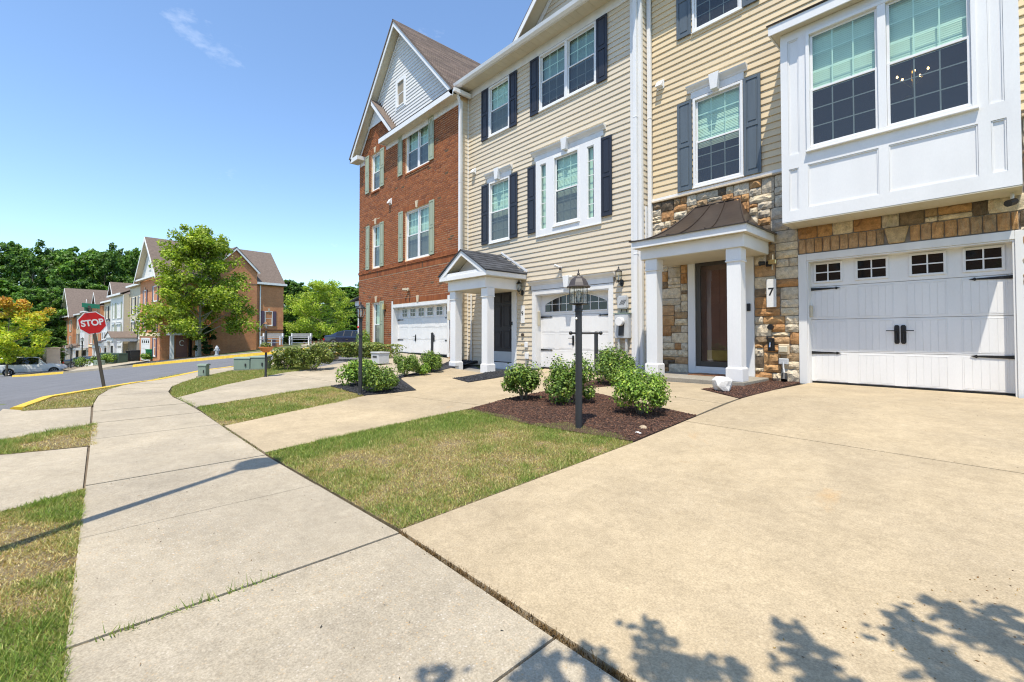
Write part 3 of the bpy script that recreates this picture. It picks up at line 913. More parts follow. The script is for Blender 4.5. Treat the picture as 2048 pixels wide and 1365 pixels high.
def joint_fill(label, a, b, n, spread, cols, h=.03, seed=2):
    """dead roots and blades growing out of a joint"""
    t = rng.random(n); t = np.where(rng.random(n) < .5, t, np.clip(np.round(t * 7) / 7 + rng.normal(0, .03, n), 0, 1))
    a = np.array(a); b = np.array(b)
    P = a + (b - a) * t[:, None] + rng.normal(0, spread, (n, 2))
    z = gz(P[:, 0], P[:, 1]) - .01
    la = rng.random(n) * 2 * math.pi; lean = rng.uniform(.3, 1.5, n); hh = h * rng.uniform(.4, 1.4, n)
    th = rng.random(n) * math.pi; w = .003
    V = np.empty((n, 3, 3))
    V[:, 0] = np.stack([P[:, 0] - np.cos(th) * w, P[:, 1] - np.sin(th) * w, z], 1)
    V[:, 1] = np.stack([P[:, 0] + np.cos(th) * w, P[:, 1] + np.sin(th) * w, z], 1)
    V[:, 2] = np.stack([P[:, 0] + np.cos(la) * np.sin(lean) * hh, P[:, 1] + np.sin(la) * np.sin(lean) * hh, z + np.cos(lean) * hh + .006], 1)
    c = np.array(cols)[rng.integers(0, len(cols), n)] * rng.uniform(.7, 1.3, (n, 1))
    o = link('weeds', tri_mesh('weeds', V.reshape(-1, 3), np.arange(3 * n).reshape(n, 3), c, GRASS))
    o['kind'] = 'stuff'; o['label'] = label; o['category'] = 'weeds'


joint_fill('dead brown grass in the joint between pavement and driveway', (-2.3, 1.271), (-.3, 1.256), 1300, .009, [(.20, .12, .05), (.28, .18, .08), (.13, .08, .035)], .020)
joint_fill('green weeds sprouting from the nearest pavement joint', (-2.24, .02), (-2.27, .62), 140, .008, GREENS.tolist(), .045)
joint_fill('green weeds along the pavement joint by the middle lawn', (-9.8, 1.09), (-8.5, 1.15), 300, .02, GREENS.tolist(), .04)
joint_fill('thin weeds between pavement and the second driveway', (-6.35, 1.15), (-4.8, 1.17), 250, .01, [(.20, .16, .06), (.16, .2, .05)], .025)

lumps('leaf_litter', 'scattered brown bits and dry leaves on the driveway corner', 'leaf litter', [(-.5, 1.35), (.75, 1.35), (.75, 3.4), (.1, 3.2), (-.6, 1.9)], 420, (.004, .016), (.003, .009), (.001, .004), [(.42, .25, .07), (.30, .16, .05), (.16, .10, .05), (.50, .33, .10)], MULCH, .001)
lumps('leaf_litter', 'few dark specks and twigs on the pavement and driveway', 'leaf litter', [(-6, .05), (-.5, .0), (-.6, 1.2), (-2.2, 1.4), (-2.3, 4.5), (.6, 4.4), (.6, 8.5), (-2.3, 8.3), (-2.45, 1.2), (-6, 1.1)], 260, (.004, .018), (.002, .006), (.001, .004), [(.10, .07, .04), (.06, .05, .035), (.22, .13, .05)], MULCH, .001)
# ================================================================ HOUSE PARTS
GDARK = mat('garage_pane', (.010, .011, .012), .05, .1, 3, spec=.6)


def wall_face(mb, x0, x1, z0, z1, Y, holes=(), m=0, reveal=.10):
    """a wall skin with openings, one cell at a time, plus the reveals of the openings"""
    xs = sorted({x0, x1, *[v for h in holes for v in h[:2] if x0 < v < x1]})
    zs = sorted({z0, z1, *[v for h in holes for v in h[2:4] if z0 < v < z1]})
    for a, b in zip(xs[:-1], xs[1:]):
        for c, d in zip(zs[:-1], zs[1:]):
            if any(h[0] - 1e-6 <= a and b <= h[1] + 1e-6 and h[2] - 1e-6 <= c and d <= h[3] + 1e-6 for h in holes): continue
            mb.quad((a, Y, c), (b, Y, c), (b, Y, d), (a, Y, d), m)
    for h in holes:
        a, b, c, d = max(h[0], x0), min(h[1], x1), max(h[2], z0), min(h[3], z1)
        y = Y + reveal
        mb.quad((a, Y, c), (a, y, c), (a, y, d), (a, Y, d), m); mb.quad((b, Y, c), (b, Y, d), (b, y, d), (b, y, c), m)
        mb.quad((a, Y, d), (a, y, d), (b, y, d), (b, Y, d), m); mb.quad((a, Y, c), (b, Y, c), (b, y, c), (a, y, c), m)


def window(house, Y, x0, x1, z0, z1, units=1, cols=3, rows=3, blind=1.0, screen=True, fw=.05, proud=.04, mid=.5, simple=False, inter=.34, mull=.075, bm_mat=None):
    f = MB()
    f.ring(x0, x1, z0, z1, fw, Y - proud, Y + .085, 0)
    f.box(x0 - .015, x1 + .015, Y - proud - .02, Y + .02, z0 - .025, z0 - .001, 0)
    # dark room behind
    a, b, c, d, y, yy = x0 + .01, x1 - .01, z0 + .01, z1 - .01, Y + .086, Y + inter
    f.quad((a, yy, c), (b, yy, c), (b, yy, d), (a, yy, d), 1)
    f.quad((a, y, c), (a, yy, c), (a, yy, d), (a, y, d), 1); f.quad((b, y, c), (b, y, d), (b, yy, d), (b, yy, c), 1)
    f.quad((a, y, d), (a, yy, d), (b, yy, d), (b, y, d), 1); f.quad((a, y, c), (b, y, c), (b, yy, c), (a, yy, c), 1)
    wd = (x1 - x0 - 2 * fw - (units - 1) * mull) / units
    for k in range(1, units):
        mx_ = x0 + fw + k * wd + (k - 1) * mull
        f.box(mx_, mx_ + mull, Y - proud + .004, Y + .084, z0 + fw, z1 - fw, 0)
    win = f.build('window', [WHITE, INTER], house, bevel=0 if simple else .004)
    zm = z0 + fw + (z1 - z0 - 2 * fw) * mid
    for k in range(units):
        u0 = x0 + fw + k * (wd + mull); u1 = u0 + wd
        for up in (0, 1):
            s0, s1 = (z0 + fw, zm + .018) if not up else (zm - .018, z1 - fw)
            ys = Y + (.012 if up else .038) - (.02 if not up else 0) * 0
            ys = Y + (.010 if not up else .036) - .02
            sw = .036
            if not simple or True:
                sm = MB().ring(u0 + .002, u1 - .002, s0, s1, sw, ys, ys + .024, 0)
                sm.build('sash', [WHITE], win, bevel=0 if simple else .003)
            pm = MB().quad((u0 + sw, ys + .012, s0 + sw), (u1 - sw, ys + .012, s0 + sw), (u1 - sw, ys + .012, s1 - sw), (u0 + sw, ys + .012, s1 - sw))
            pm.build('pane', [GLASS_LO if (not up and screen) else GLASS_UP], win)
            if cols > 1 or rows > 1:
                g = MB(); bw = .0085
                for i in range(1, cols):
                    xx = u0 + sw + (u1 - u0 - 2 * sw) * i / cols
                    g.box(xx - bw, xx + bw, ys + .0135, ys + .019, s0 + sw, s1 - sw)
                for j in range(1, rows):
                    zz = s0 + sw + (s1 - s0 - 2 * sw) * j / rows
                    g.box(u0 + sw, u1 - sw, ys + .014, ys + .0185, zz - bw, zz + bw)
                g.build('muntin_grid', [MUNT], win)
        if blind > 0:
            bm_ = MB(); zz = z1 - fw - .02; zend = z1 - fw - (z1 - z0 - 2 * fw) * blind
            if simple:
                bm_.quad((u0, Y + .11, zend), (u1, Y + .11, zend), (u1, Y + .11, zz), (u0, Y + .11, zz))
            else:
                while zz > zend:
                    bm_.quad((u0 + .01, Y + .094, zz - .0165), (u1 - .01, Y + .094, zz - .0165), (u1 - .01, Y + .100, zz + .0165), (u0 + .01, Y + .100, zz + .0165))
                    zz -= .031
            bm_.build('blind', [bm_mat or BLIND], win)
    return win


def shutter(house, x0, x1, z0, z1, Y, m, off=.022):
    s = MB()
    y1 = Y - off; y0 = y1 - .032
    w = .05; zm = (z0 + z1) / 2 + .02
    s.box(x0, x1, y0 + .014, y1, z0, z1)
    s.box(x0, x0 + w, y0, y0 + .0135, z0, z1); s.box(x1 - w, x1, y0, y0 + .0135, z0, z1)
    for a, b in ((z0, z0 + .08), (zm - .04, zm + .04), (z1 - .06, z1)):
        s.box(x0 + w, x1 - w, y0, y0 + .0135, a, b)
    for a, b in ((z0 + .08, zm - .04), (zm + .04, z1 - .06)):
        s.taper(x0 + w + .012, x1 - w - .012, 0, 1, 0, 1, 0) if False else None
        s.box(x0 + w + .03, x1 - w - .03, y0 + .003, y0 + .0135, a + .03, b - .03)
    return s.build('shutter', [m], house, bevel=.003)


def crown(house, x0, x1, z0, z1, Y, key=True):
    c = MB()
    h = z1 - z0
    c.box(x0 + .07, x1 - .07, Y - .035, Y - .001, z0, z0 + h * .55)
    prof = [(Y - .001, z0 + h * .55), (Y - .045, z0 + h * .55), (Y - .06, z0 + h * .68), (Y - .12, z0 + h * .9), (Y - .13, z1), (Y - .001, z1 + .01)]
    c.prism(prof, x0, x1, 'x')
    o = c.build('window_head', [TRIMW], house)
    if key:
        xm = (x0 + x1) / 2; k = MB()
        k.prism([(xm - .065, z0 - .02), (xm + .065, z0 - .02), (xm + .105, z1 + .045), (xm - .105, z1 + .045)], Y - .16, Y - .002, 'y')
        k.build('keystone', [TRIMW], o, bevel=.004)
    return o


BOARD = {}


def board_mesh(m, h, k):
    key = (m.name, round(h, 4), k)
    if key not in BOARD:
        t = [(1, 1, 1), (.955, .955, .965), (1.03, 1.025, 1.01)][k]
        b = MB(); prof = [(0, 0), (-.0195, .003), (-.0205, .012), (-.0025, h - .004), (0, h)]
        b.prism(prof, 0, 1, 'x', 0, t)
        sv = CUR[0]; CUR[0] = WORLD
        BOARD[key] = b.mesh('siding_board', [m]); CUR[0] = sv
    return BOARD[key]


def siding(wall, x0, x1, z0, z1, Y, holes, m, h=.13, span=None):
    z = z0
    k = 0
    while z < z1 - .01:
        hh = min(h, z1 - z)
        a, b = (x0, x1) if span is None else span(z + hh * .5)
        if b - a > .05:
            segs = [(a, b)]
            for q in holes:
                if min(q[3], z + hh) - max(q[2], z) > .4 * hh:
                    segs = [s for (c, d) in segs for s in ((c, min(d, q[0])), (max(c, q[1]), d)) if s[1] - s[0] > .02]
            cut = []
            for c, d in segs:
                while d - c > 3.75:
                    q_ = c + random.uniform(1.2, 3.6); cut.append((c, q_)); c = q_ + .0015
                cut.append((c, d))
            for c, d in cut:
                o = link('siding_board', board_mesh(m, h, random.choice((0, 0, 1, 2))), wall, (c, Y, z))
                o.scale = (d - c, random.uniform(.9, 1.12), hh / h)
        z += h; k += 1


def downspout(house, pts, w=.085, d=.06, m=None):
    s = MB()
    pts = [np.array(p, float) for p in pts]
    for i, (a, b) in enumerate(zip(pts[:-1], pts[1:])):
        lo, hi = (a, b) if a[2] < b[2] else (b, a)
        s.add([(lo[0] - w / 2, lo[1] - d / 2, lo[2]), (lo[0] + w / 2, lo[1] - d / 2, lo[2]), (lo[0] + w / 2, lo[1] + d / 2, lo[2]), (lo[0] - w / 2, lo[1] + d / 2, lo[2]),
               (hi[0] - w / 2, hi[1] - d / 2, hi[2]), (hi[0] + w / 2, hi[1] - d / 2, hi[2]), (hi[0] + w / 2, hi[1] + d / 2, hi[2]), (hi[0] - w / 2, hi[1] + d / 2, hi[2])],
              [(3, 2, 1, 0), (4, 5, 6, 7), (0, 1, 5, 4), (1, 2, 6, 5), (2, 3, 7, 6), (3, 0, 4, 7)])
    for zz in (2.9, 6.0):
        a = pts[-1]
        if len(pts) > 1 and zz < max(p[2] for p in pts) - .5:
            s.box(a[0] - w / 2 - .006, a[0] + w / 2 + .006, a[1] - d / 2 - .005, a[1] + d / 2, zz, zz + .03)
    return s.build('downspout', [m or WHITE], house, bevel=.006)


def garage(house, x0, x1, zs, Y, wall_y, casing=.13, top_casing=.12, style='square', wins=(), hinge=True, handles=(0, 0), ngroup=4):
    """sectional carriage-house door; zs are the section joints from the bottom up"""
    z0, z1 = zs[0], zs[-1]
    cz = MB()
    cz.box(x0 - casing, x0 - .001, wall_y - .03, wall_y + .05, z0 - .03, z1 + top_casing)
    cz.box(x1 + .001, x1 + casing, wall_y - .03, wall_y + .05, z0 - .03, z1 + top_casing)
    cz.box(x0, x1, wall_y - .03, wall_y + .05, z1 + .001, z1 + top_casing)
    cz.box(x0 - .03, x0 - .002, wall_y + .051, Y + .05, z0 - .03, z1); cz.box(x1 + .002, x1 + .03, wall_y + .051, Y + .05, z0 - .03, z1)
    cz.box(x0, x1, wall_y + .051, Y + .05, z1 + .002, z1 + .03)
    cz.build('door_casing', [TRIMW], house, bevel=.004)
    ln = MB(); ln.box(x0 + .001, x0 + .022, wall_y - .012, Y + .03, z0 - .03, z1 - .001); ln.build('door_jamb', [TRIMW], house)
    ln = MB(); ln.box(x1 - .022, x1 - .001, wall_y - .012, Y + .03, z0 - .03, z1 - .001); ln.build('door_jamb', [TRIMW], house)
    ln = MB(); ln.box(x0 + .0225, x1 - .0225, wall_y - .012, Y + .03, z1 - .02, z1 - .0015); ln.build('door_jamb', [TRIMW], house)
    dr = MB().box(x0 + .002, x1 - .002, Y + .030, Y + .05, z0, z1)
    door = dr.build('garage_door', [WHITE], house)
    gw = (x1 - x0) / ngroup
    for i, (a, b) in enumerate(zip(zs[:-1], zs[1:])):
        p = MB(); a2, b2 = a + (.004 if i else .02), b - .003
        p.box(x0 + .004, x1 - .004, Y, Y + .028, a2, b2)
        if i < len(zs) - 2:
            for k in range(ngroup):
                g0, g1 = x0 + k * gw + gw * .15, x0 + (k + 1) * gw - gw * .15
                c0, c1 = a + .05, b - .045
                # bead frame and five boards with grooves between them
                p.ring(g0 - .018, g1 + .018, c0 - .018, c1 + .018, .012, Y - .004, Y - .0005)
                nb = 5; bw = (g1 - g0) / nb
                for j in range(nb):
                    p.box(g0 + j * bw + .0025, g0 + (j + 1) * bw - .0025, Y - .0032, Y - .0005, c0, c1)
        p.build('door_section', [WHITE], door, bevel=.0025)
    sl_ = MB().box(x0, x1, Y - .004, Y + .03, z0 - .012, z0 + .018); sl_.build('bottom_seal', [RUBBER], door)
    if style == 'square':
        for (a, b, c, d) in wins:
            w = MB().ring(a - .035, b + .035, c - .035, d + .035, .035, Y - .018, Y - .001); wf = w.build('door_window', [WHITE], door, bevel=.004)
            n2 = MB(); xm, zm = (a + b) / 2, (c + d) / 2
            n2.quad((a, Y - .004, c), (b, Y - .004, c), (b, Y - .004, d), (a, Y - .004, d), 1)
            n2.box(xm - .009, xm + .009, Y - .015, Y - .0045, c, d, 0); n2.box(a, xm - .009, Y - .0148, Y - .0045, zm - .009, zm + .009, 0); n2.box(xm + .009, b, Y - .0148, Y - .0045, zm - .009, zm + .009, 0)
            n2.build('door_window_pane', [WHITE, GDARK], door)
    else:
        a, b, c, rise0, rise1, n = wins
        def top(x):
            t = (x - (a + b) / 2) / ((b - a) / 2)
            return c + rise0 + (rise1 - rise0) * (1 - t * t)
        xs = np.linspace(a, b, n + 1)
        fr_ = MB()
        for h0, h1 in ((0, n // 2), (n // 2, n)):
            pass
        for j in range(n):
            u, v = xs[j] + .009, xs[j + 1] - .009
            if j == n // 2 - 1: v -= .05
            if j == n // 2: u += .05
            pm = MB(); zmid = c + rise0 * .98
            pm.quad((u, Y - .005, c), (v, Y - .005, c), (v, Y - .005, zmid - .008), (u, Y - .005, zmid - .008))
            m_ = 4; tops = [(u + (v - u) * q / m_) for q in range(m_ + 1)]
            pts = [(u, Y - .005, zmid + .008), (v, Y - .005, zmid + .008)] + [(q, Y - .005, max(top(q), zmid + .012)) for q in tops[::-1]]
            pm.add(pts, [tuple(range(len(pts)))])
            pm.build('door_window_pane', [GDARK], door)
        for j in range(n + 1):
            t0 = top(min(max(xs[j], a), b))
            wv = .009 if j != n // 2 else .058
            fr_.box(xs[j] - wv, xs[j] + wv, Y - .014, Y - .001, c - .02, t0 + .012)
        fr_.box(a, b, Y - .0135, Y - .001, c - .03, c - .001)
        fr_.box(a, b, Y - .0132, Y - .001, c + rise0 * .98 - .007, c + rise0 * .98 + .007)
        fx = np.linspace(a, b, 25)
        for u, v in zip(fx[:-1], fx[1:]):
            fr_.prism([(u, top(u)), (v, top(v)), (v, top(v) + .03), (u, top(u) + .03)], Y - .0145, Y - .001, 'y')
        fr_.build('door_window', [WHITE], door)
    if hinge:
        for zz in (zs[-2] - .04, zs[1] - .015):
            for sx in (0, 1):
                h = MB(); L_ = .37
                xa = x0 + .012 if not sx else x1 - .012; s = 1 if not sx else -1
                pr = [(xa, zz - .026), (xa + s * L_, zz - .010), (xa + s * (L_ + .012), zz - .026), (xa + s * (L_ + .035), zz - .012), (xa + s * (L_ + .075), zz),
                      (xa + s * (L_ + .035), zz + .012), (xa + s * (L_ + .012), zz + .026), (xa + s * L_, zz + .010), (xa, zz + .026)]
                h.prism(pr, Y - .016, Y - .007, 'y')
                for q in (.05, .16, .27): h.lathe((0, 0, 0), [(0, 0)], 3) if False else h.box(xa + s * q - .006, xa + s * q + .006, Y - .021, Y - .0165, zz - .006, zz + .006)
                h.build('strap_hinge', [BLACKM], door)
    for hx in handles[2:]:
        h = MB(); zc = handles[0]; hh = handles[1]
        h.prism([(hx - .032, zc - hh * .42), (hx - .018, zc - hh / 2), (hx + .018, zc - hh / 2), (hx + .032, zc - hh * .42), (hx + .032, zc + hh * .42), (hx + .018, zc + hh / 2), (hx - .018, zc + hh / 2), (hx - .032, zc + hh * .42)], Y - .016, Y - .006, 'y')
        s = -1 if hx < (x0 + x1) / 2 else 1
        h.tube([(hx, Y - .016, zc + .06), (hx, Y - .055, zc + .06), (hx + s * .13, Y - .055, zc + .06)], .008, 6)
        h.tube([(hx, Y - .03, zc + .02), (hx, Y - .035, zc - hh * .3)], .012, 6)
        h.build('door_handle', [BLACKM], door)
    return door


def gable_roof_slopes(mb, pts, th, m=0):
    mb.slab(*pts, th, m)


def courses(name, house, a, b, c, d, m, pitch=.145, seg=.5, th=.012):
    """shingle courses between eave edge a-b and ridge edge d-c, real overlapping strips joined in one part"""
    a, b, c, d = [np.array(p, float) for p in (a, b, c, d)]
    L_ = np.linalg.norm(d - a); n = max(2, int(L_ / pitch))
    nr = np.cross(b - a, d - a); nr /= np.linalg.norm(nr)
    if nr[2] < 0: nr = -nr
    mb = MB(); r = random.Random(3)
    for i in range(n):
        t0, t1 = i / n, (i + 1.15) / n
        t1 = min(t1, 1)
        e0, e1 = a + (d - a) * t0, b + (c - b) * t0
        f0, f1 = a + (d - a) * t1, b + (c - b) * t1
        W = np.linalg.norm(e1 - e0); k = max(1, int(W / seg)); off = r.random() * .5
        cuts_ = [0] + [min(max((j + off) / (k + .5), 0.001), .999) for j in range(k)] + [1]
        for u, v in zip(cuts_[:-1], cuts_[1:]):
            if v - u < .004: continue
            p0, p1 = e0 + (e1 - e0) * u, e0 + (e1 - e0) * v; q0, q1 = f0 + (f1 - f0) * u, f0 + (f1 - f0) * v
            s = r.uniform(.72, 1.25); tt = (s, s * r.uniform(.97, 1.0), s * r.uniform(.94, 1.0))
            mb.add([p0 + nr * .002, p1 + nr * .002, p1 + nr * th, p0 + nr * th, q0 + nr * .002, q1 + nr * .002], [(0, 1, 2, 3), (3, 2, 5, 4)], 0, tt)
    o = mb.build(name, [m], house); o['kind'] = 'stuff'
    return o


# stones -----------------------------------------------------------
STONES = []
SCOL = [(.47, .27, .115), (.41, .215, .085), (.64, .53, .36), (.62, .53, .39), (.50, .43, .32), (.21, .15, .09), (.13, .095, .06), (.35, .235, .125), (.60, .51, .37), (.45, .28, .14)]


def make_stones():
    sv = CUR[0]; CUR[0] = WORLD
    for k, c in enumerate(SCOL + SCOL[:5] + SCOL[2:5] + SCOL[7:9]):
        r = np.random.default_rng(100 + k)
        nx, nz_ = 6, 4
        V = []
        for j in range(nz_):
            for i in range(nx):
                u, v = i / (nx - 1), j / (nz_ - 1)
                ed = (i in (0, nx - 1)) or (j in (0, nz_ - 1))
                y = 0 if ed else -1
                y = -.45 + r.normal(0, .08) if ed else -.85 + r.normal(0, .20)
                V.append((u + (0 if i in (0, nx - 1) else r.normal(0, .03)), y, v + (0 if j in (0, nz_ - 1) else r.normal(0, .03))))
        for cx, cz in ((0, nz_ - 1), (nx - 1, nz_ - 1), (0, 0), (nx - 1, 0)):
            q = V[cz * nx + cx]; V[cz * nx + cx] = (q[0] + (.022 if cx == 0 else -.022), q[1] + .08, q[2] + (.03 if cz == 0 else -.03))
        F = [(j * nx + i, j * nx + i + 1, (j + 1) * nx + i + 1, (j + 1) * nx + i) for j in range(nz_ - 1) for i in range(nx - 1)]
        ring_ = [i for i in range(nx)] + [j * nx + nx - 1 for j in range(1, nz_)] + [(nz_ - 1) * nx + i for i in range(nx - 2, -1, -1)] + [j * nx for j in range(nz_ - 2, 0, -1)]
        n0 = len(V)
        V += [(V[i][0], .2, V[i][2]) for i in ring_]
        F += [(ring_[i], n0 + i, n0 + (i + 1) % len(ring_), ring_[(i + 1) % len(ring_)]) for i in range(len(ring_))]
        mb = MB(); mb.add(V, F, 0, c)
        me = mb.mesh('stone', [STONE]); STONES.append(me)
    CUR[0] = sv


make_stones()


def stone_fill(wall, x0, x1, z0, z1, Y, holes, seed=1, cell=.074, gap=.010):
    r = random.Random(seed)
    nx, nz_ = int(round((x1 - x0) / cell)), int(round((z1 - z0) / cell))
    cx, cz = (x1 - x0) / nx, (z1 - z0) / nz_
    occ = np.zeros((nz_, nx), bool)
    for h in holes:
        for j in range(nz_):
            for i in range(nx):
                X, Z = x0 + (i + .5) * cx, z0 + (j + .5) * cz
                if h[0] < X < h[1] and h[2] < Z < h[3]: occ[j, i] = True
    last = -1
    for j in range(nz_):
        i = 0
        while i < nx:
            if occ[j, i]: i += 1; continue
            w = r.choice((2, 3, 3, 4, 5, 5, 6)); h = r.choice((1, 2, 2, 2, 3, 3)) if w > 2 else r.choice((1, 2, 2))
            if h == 1 and w > 5: w = 5
            ww = 0
            while ww < w and i + ww < nx and not occ[j, i + ww]: ww += 1
            rest = 0
            while i + ww + rest < nx and not occ[j, i + ww + rest] and rest < 2: rest += 1
            if rest == 1 or (i + ww + rest < nx and rest < 1 and False): ww += rest
            hh = 0
            while hh < h and j + hh < nz_ and not occ[j + hh, i:i + ww].any(): hh += 1
            if j + hh == nz_ - 1 and not occ[nz_ - 1, i:i + ww].any(): hh += 1
            occ[j:j + hh, i:i + ww] = True
            k = r.randrange(len(STONES))
            if k == last: k = (k + 3) % len(STONES)
            last = k
            o = link('stone', STONES[k], wall, (x0 + i * cx + gap / 2, Y, z0 + j * cz + gap / 2))
            o.scale = (ww * cx - gap, r.uniform(.035, .06), hh * cz - gap)
            i += ww


# ================================================================ HOUSE 7 (stone and tan siding)
h7 = thing('townhouse', 'tan sided townhouse with stone base, white bay and wide white garage door', 'townhouse', (-2.5, 9.3, .25))
Y7 = 9.3
HOLE_G7 = (-2.40, .075, .0, 2.41)
HOLE_D7 = (-4.43, -3.43, .0, 2.63)
W7M = (-4.45, -3.44, 4.20, 6.09); W7U = (-4.45, -3.44, 7.51, 9.10)
mb = MB(); wall_face(mb, -5.50, .95, .1, 4.10, Y7, [HOLE_G7, HOLE_D7], 0, .18)
wall7s = mb.build('stone_wall', [STMORT], h7)
stone_fill(wall7s, -5.42, -2.53, .25, 4.06, Y7, [(-4.60, -3.26, 0, 2.78), (-5.5, -5.42, 0, 9)], 5)
stone_fill(wall7s, -2.53, .93, 2.80, 3.04, Y7, [], 9)
stone_fill(wall7s, .13, .93, .25, 2.80, Y7, [], 12)
stone_fill(wall7s, .17, .93, 3.04, 4.06, Y7, [], 13)
# soldier stones over the garage with one wide keystone
x = -2.52
while x < .10:
    if -1.36 < x < -1.15 and not any(o.name.startswith('key_stone') for o in wall7s.children):
        k = MB(); k.prism([(x + .05, 2.545), (x + .24, 2.545), (x + .30, 2.795), (x - .0, 2.795)], Y7 - .055, Y7 + .005, 'y', 0, (.46, .33, .17))
        k.build('key_stone', [STONE], wall7s, bevel=.012); x += .31; continue
    w = random.uniform(.105, .15)
    w = min(w, .125 - x)
    if -1.6 < x < -1.36: w = min(w, -1.355 - x) if -1.355 - x > .07 else .10
    o = link('stone', STONES[random.choice((0, 9, 7, 0, 9, 10))], wall7s, (x, Y7, 2.548)); o.scale = (max(w - .010, .05), .045, .242)
    x += w
for a, b in ((-5.46, -2.58), (.165, .95)):
    MB().box(a, b, Y7 - .075, Y7 + .01, 4.065, 4.10).build('ledge', [KEYST], h7, bevel=.004); MB().box(a + .03, b, Y7 - .03, Y7 + .01, 4.101, 4.165).build('trim_board', [TRIMW], h7, bevel=.004)
mb = MB(); wall_face(mb, -5.50, .95, 4.11, 9.36, Y7, [W7M, W7U], 0, .09)
wall7 = mb.build('siding', [BACK9], h7)
siding(wall7, -5.40, .95, 4.165, 9.30, Y7, [W7M, W7U, (-2.6, .15, 4.0, 6.62)], VINYL7)
window(h7, Y7, *W7M, blind=.55); window(h7, Y7, *W7U, blind=.3)
shutter(h7, -4.79, -4.47, 4.18, 6.09, Y7, SLATE); shutter(h7, -3.425, -3.115, 4.18, 6.09, Y7, SLATE)
shutter(h7, -4.79, -4.47, 7.51, 9.10, Y7, SLATE); shutter(h7, -3.425, -3.115, 7.51, 9.10, Y7, SLATE)
crown(h7, -4.56, -3.35, 6.10, 6.36, Y7)
# eave, gutter and roof
mb = MB(); mb.box(-5.46, .95, 8.86, 9.299, 9.36, 9.385, 1); mb.box(-5.46, .95, 8.835, 8.859, 9.345, 9.50, 0)
mb.box(-5.42, .95, Y7 - .03, Y7 - .001, 9.16, 9.359, 0)
mb.build('soffit', [TRIMW, SOFF], h7)
mb = MB(); mb.prism([(8.72, 9.50), (8.74, 9.40), (8.80, 9.36), (8.833, 9.36), (8.833, 9.50), (8.82, 9.50), (8.80, 9.385), (8.735, 9.50)], -5.47, .95, 'x')
mb.build('gutter', [WHITE], h7)
mb = MB(); mb.slab((-5.50, 8.78, 9.51), (.95, 8.78, 9.51), (.95, 14.5, 13.2), (-5.50, 14.5, 13.2), .06)
mb.slab((-5.50, 20.2, 9.51), (.95, 20.2, 9.51), (.95, 14.5, 13.2), (-5.50, 14.5, 13.2), .06)
roof7 = mb.build('roof', [SHING], h7)
mb = MB(); mb.prism([(9.32, 0), (19.7, 0), (19.7, 9.5), (14.5, 13.0), (9.32, 9.5)], .90, .948, 'x'); mb.prism([(9.32, 0), (19.7, 0), (19.7, 9.5), (14.5, 13.0), (9.32, 9.5)], -5.49, -5.45, 'x')
mb.quad((-5.45, 19.7, 0), (.9, 19.7, 0), (.9, 19.7, 9.5), (-5.45, 19.7, 9.5)); mb.build('party_wall', [BACK9], h7)
GLOW = bpy.data.materials.new('bulb_glow'); GLOW.use_nodes = True
GLOW.node_tree.nodes['Principled BSDF'].inputs['Emission Color'].default_value = (1, .62, .25, 1); GLOW.node_tree.nodes['Principled BSDF'].inputs['Emission Strength'].default_value = 9
BULBS = [(-1.09, 5.03), (-1.03, 4.97), (-.89, 5.05), (-.74, 5.02), (-.83, 4.95)]
# bay window
YB = 8.69
PAN = [(-2.49, -2.345, 3.20, 3.915), (-2.21, -1.285, 3.215, 3.925), (-1.165, -.235, 3.225, 3.93), (-.115, .025, 3.23, 3.925), (-2.49, -2.325, 4.15, 6.12), (-.13, .012, 4.15, 6.12)]
WB = (-2.215, -.235, 4.15, 6.13)
mb = MB(); wall_face(mb, -2.60, .15, 3.02, 6.27, YB, PAN + [WB], 0, .026)
mb.quad((-2.60, YB, 3.02), (-2.60, Y7, 3.02), (-2.60, Y7, 6.27), (-2.60, YB, 6.27)); mb.quad((.15, YB, 3.02), (.15, Y7, 3.02), (.15, Y7, 6.27), (.15, YB, 6.27))
bay = mb.build('bay_window', [WHITE], h7)
for a, b, c, d in PAN:
    p = MB(); p.quad((a - .001, YB + .025, c - .001), (b + .001, YB + .025, c - .001), (b + .001, YB + .025, d + .001), (a - .001, YB + .025, d + .001))
    p.ring(a + .002, b - .002, c + .002, d - .002, .016, YB + .010, YB + .0245); p.build('panel', [WHITE], bay)
mb = MB(); mb.box(-2.598, .148, YB + .004, Y7 - .055, 3.0, 3.019)
for i in range(13):
    xx = -2.5 + i * .205; mb.box(xx, xx + .008, YB + .01, Y7 - .06, 2.996, 2.9995)
mb.build('bay_soffit', [SOFF], bay)
mb = MB(); mb.box(-2.71, .26, 8.55, Y7, 6.275, 6.285, 1); mb.box(-2.71, .26, 8.525, 8.549, 6.265, 6.42, 0); mb.box(-2.735, -2.711, 8.525, Y7, 6.265, 6.42, 0); mb.box(.261, .285, 8.525, Y7, 6.265, 6.42, 0)
for i in range(14): mb.box(-2.65 + i * .21, -2.642 + i * .21, 8.56, 8.69, 6.271, 6.2745, 1)
mb.build('bay_eave', [WHITE, SOFF], bay)
mb = MB(); mb.slab((-2.76, 8.50, 6.445), (.31, 8.50, 6.445), (.18, Y7, 6.80), (-2.63, Y7, 6.80), .025); mb.build('bay_roof', [BRONZE], bay)
window(h7, YB, -2.215, -.235, 4.15, 6.13, units=2, blind=.5, mull=.10, inter=.5)
t = thing('chandelier', 'lit chandelier with small bulbs seen through the right bay window', 'chandelier', (-.86, 8.98, 5.0))
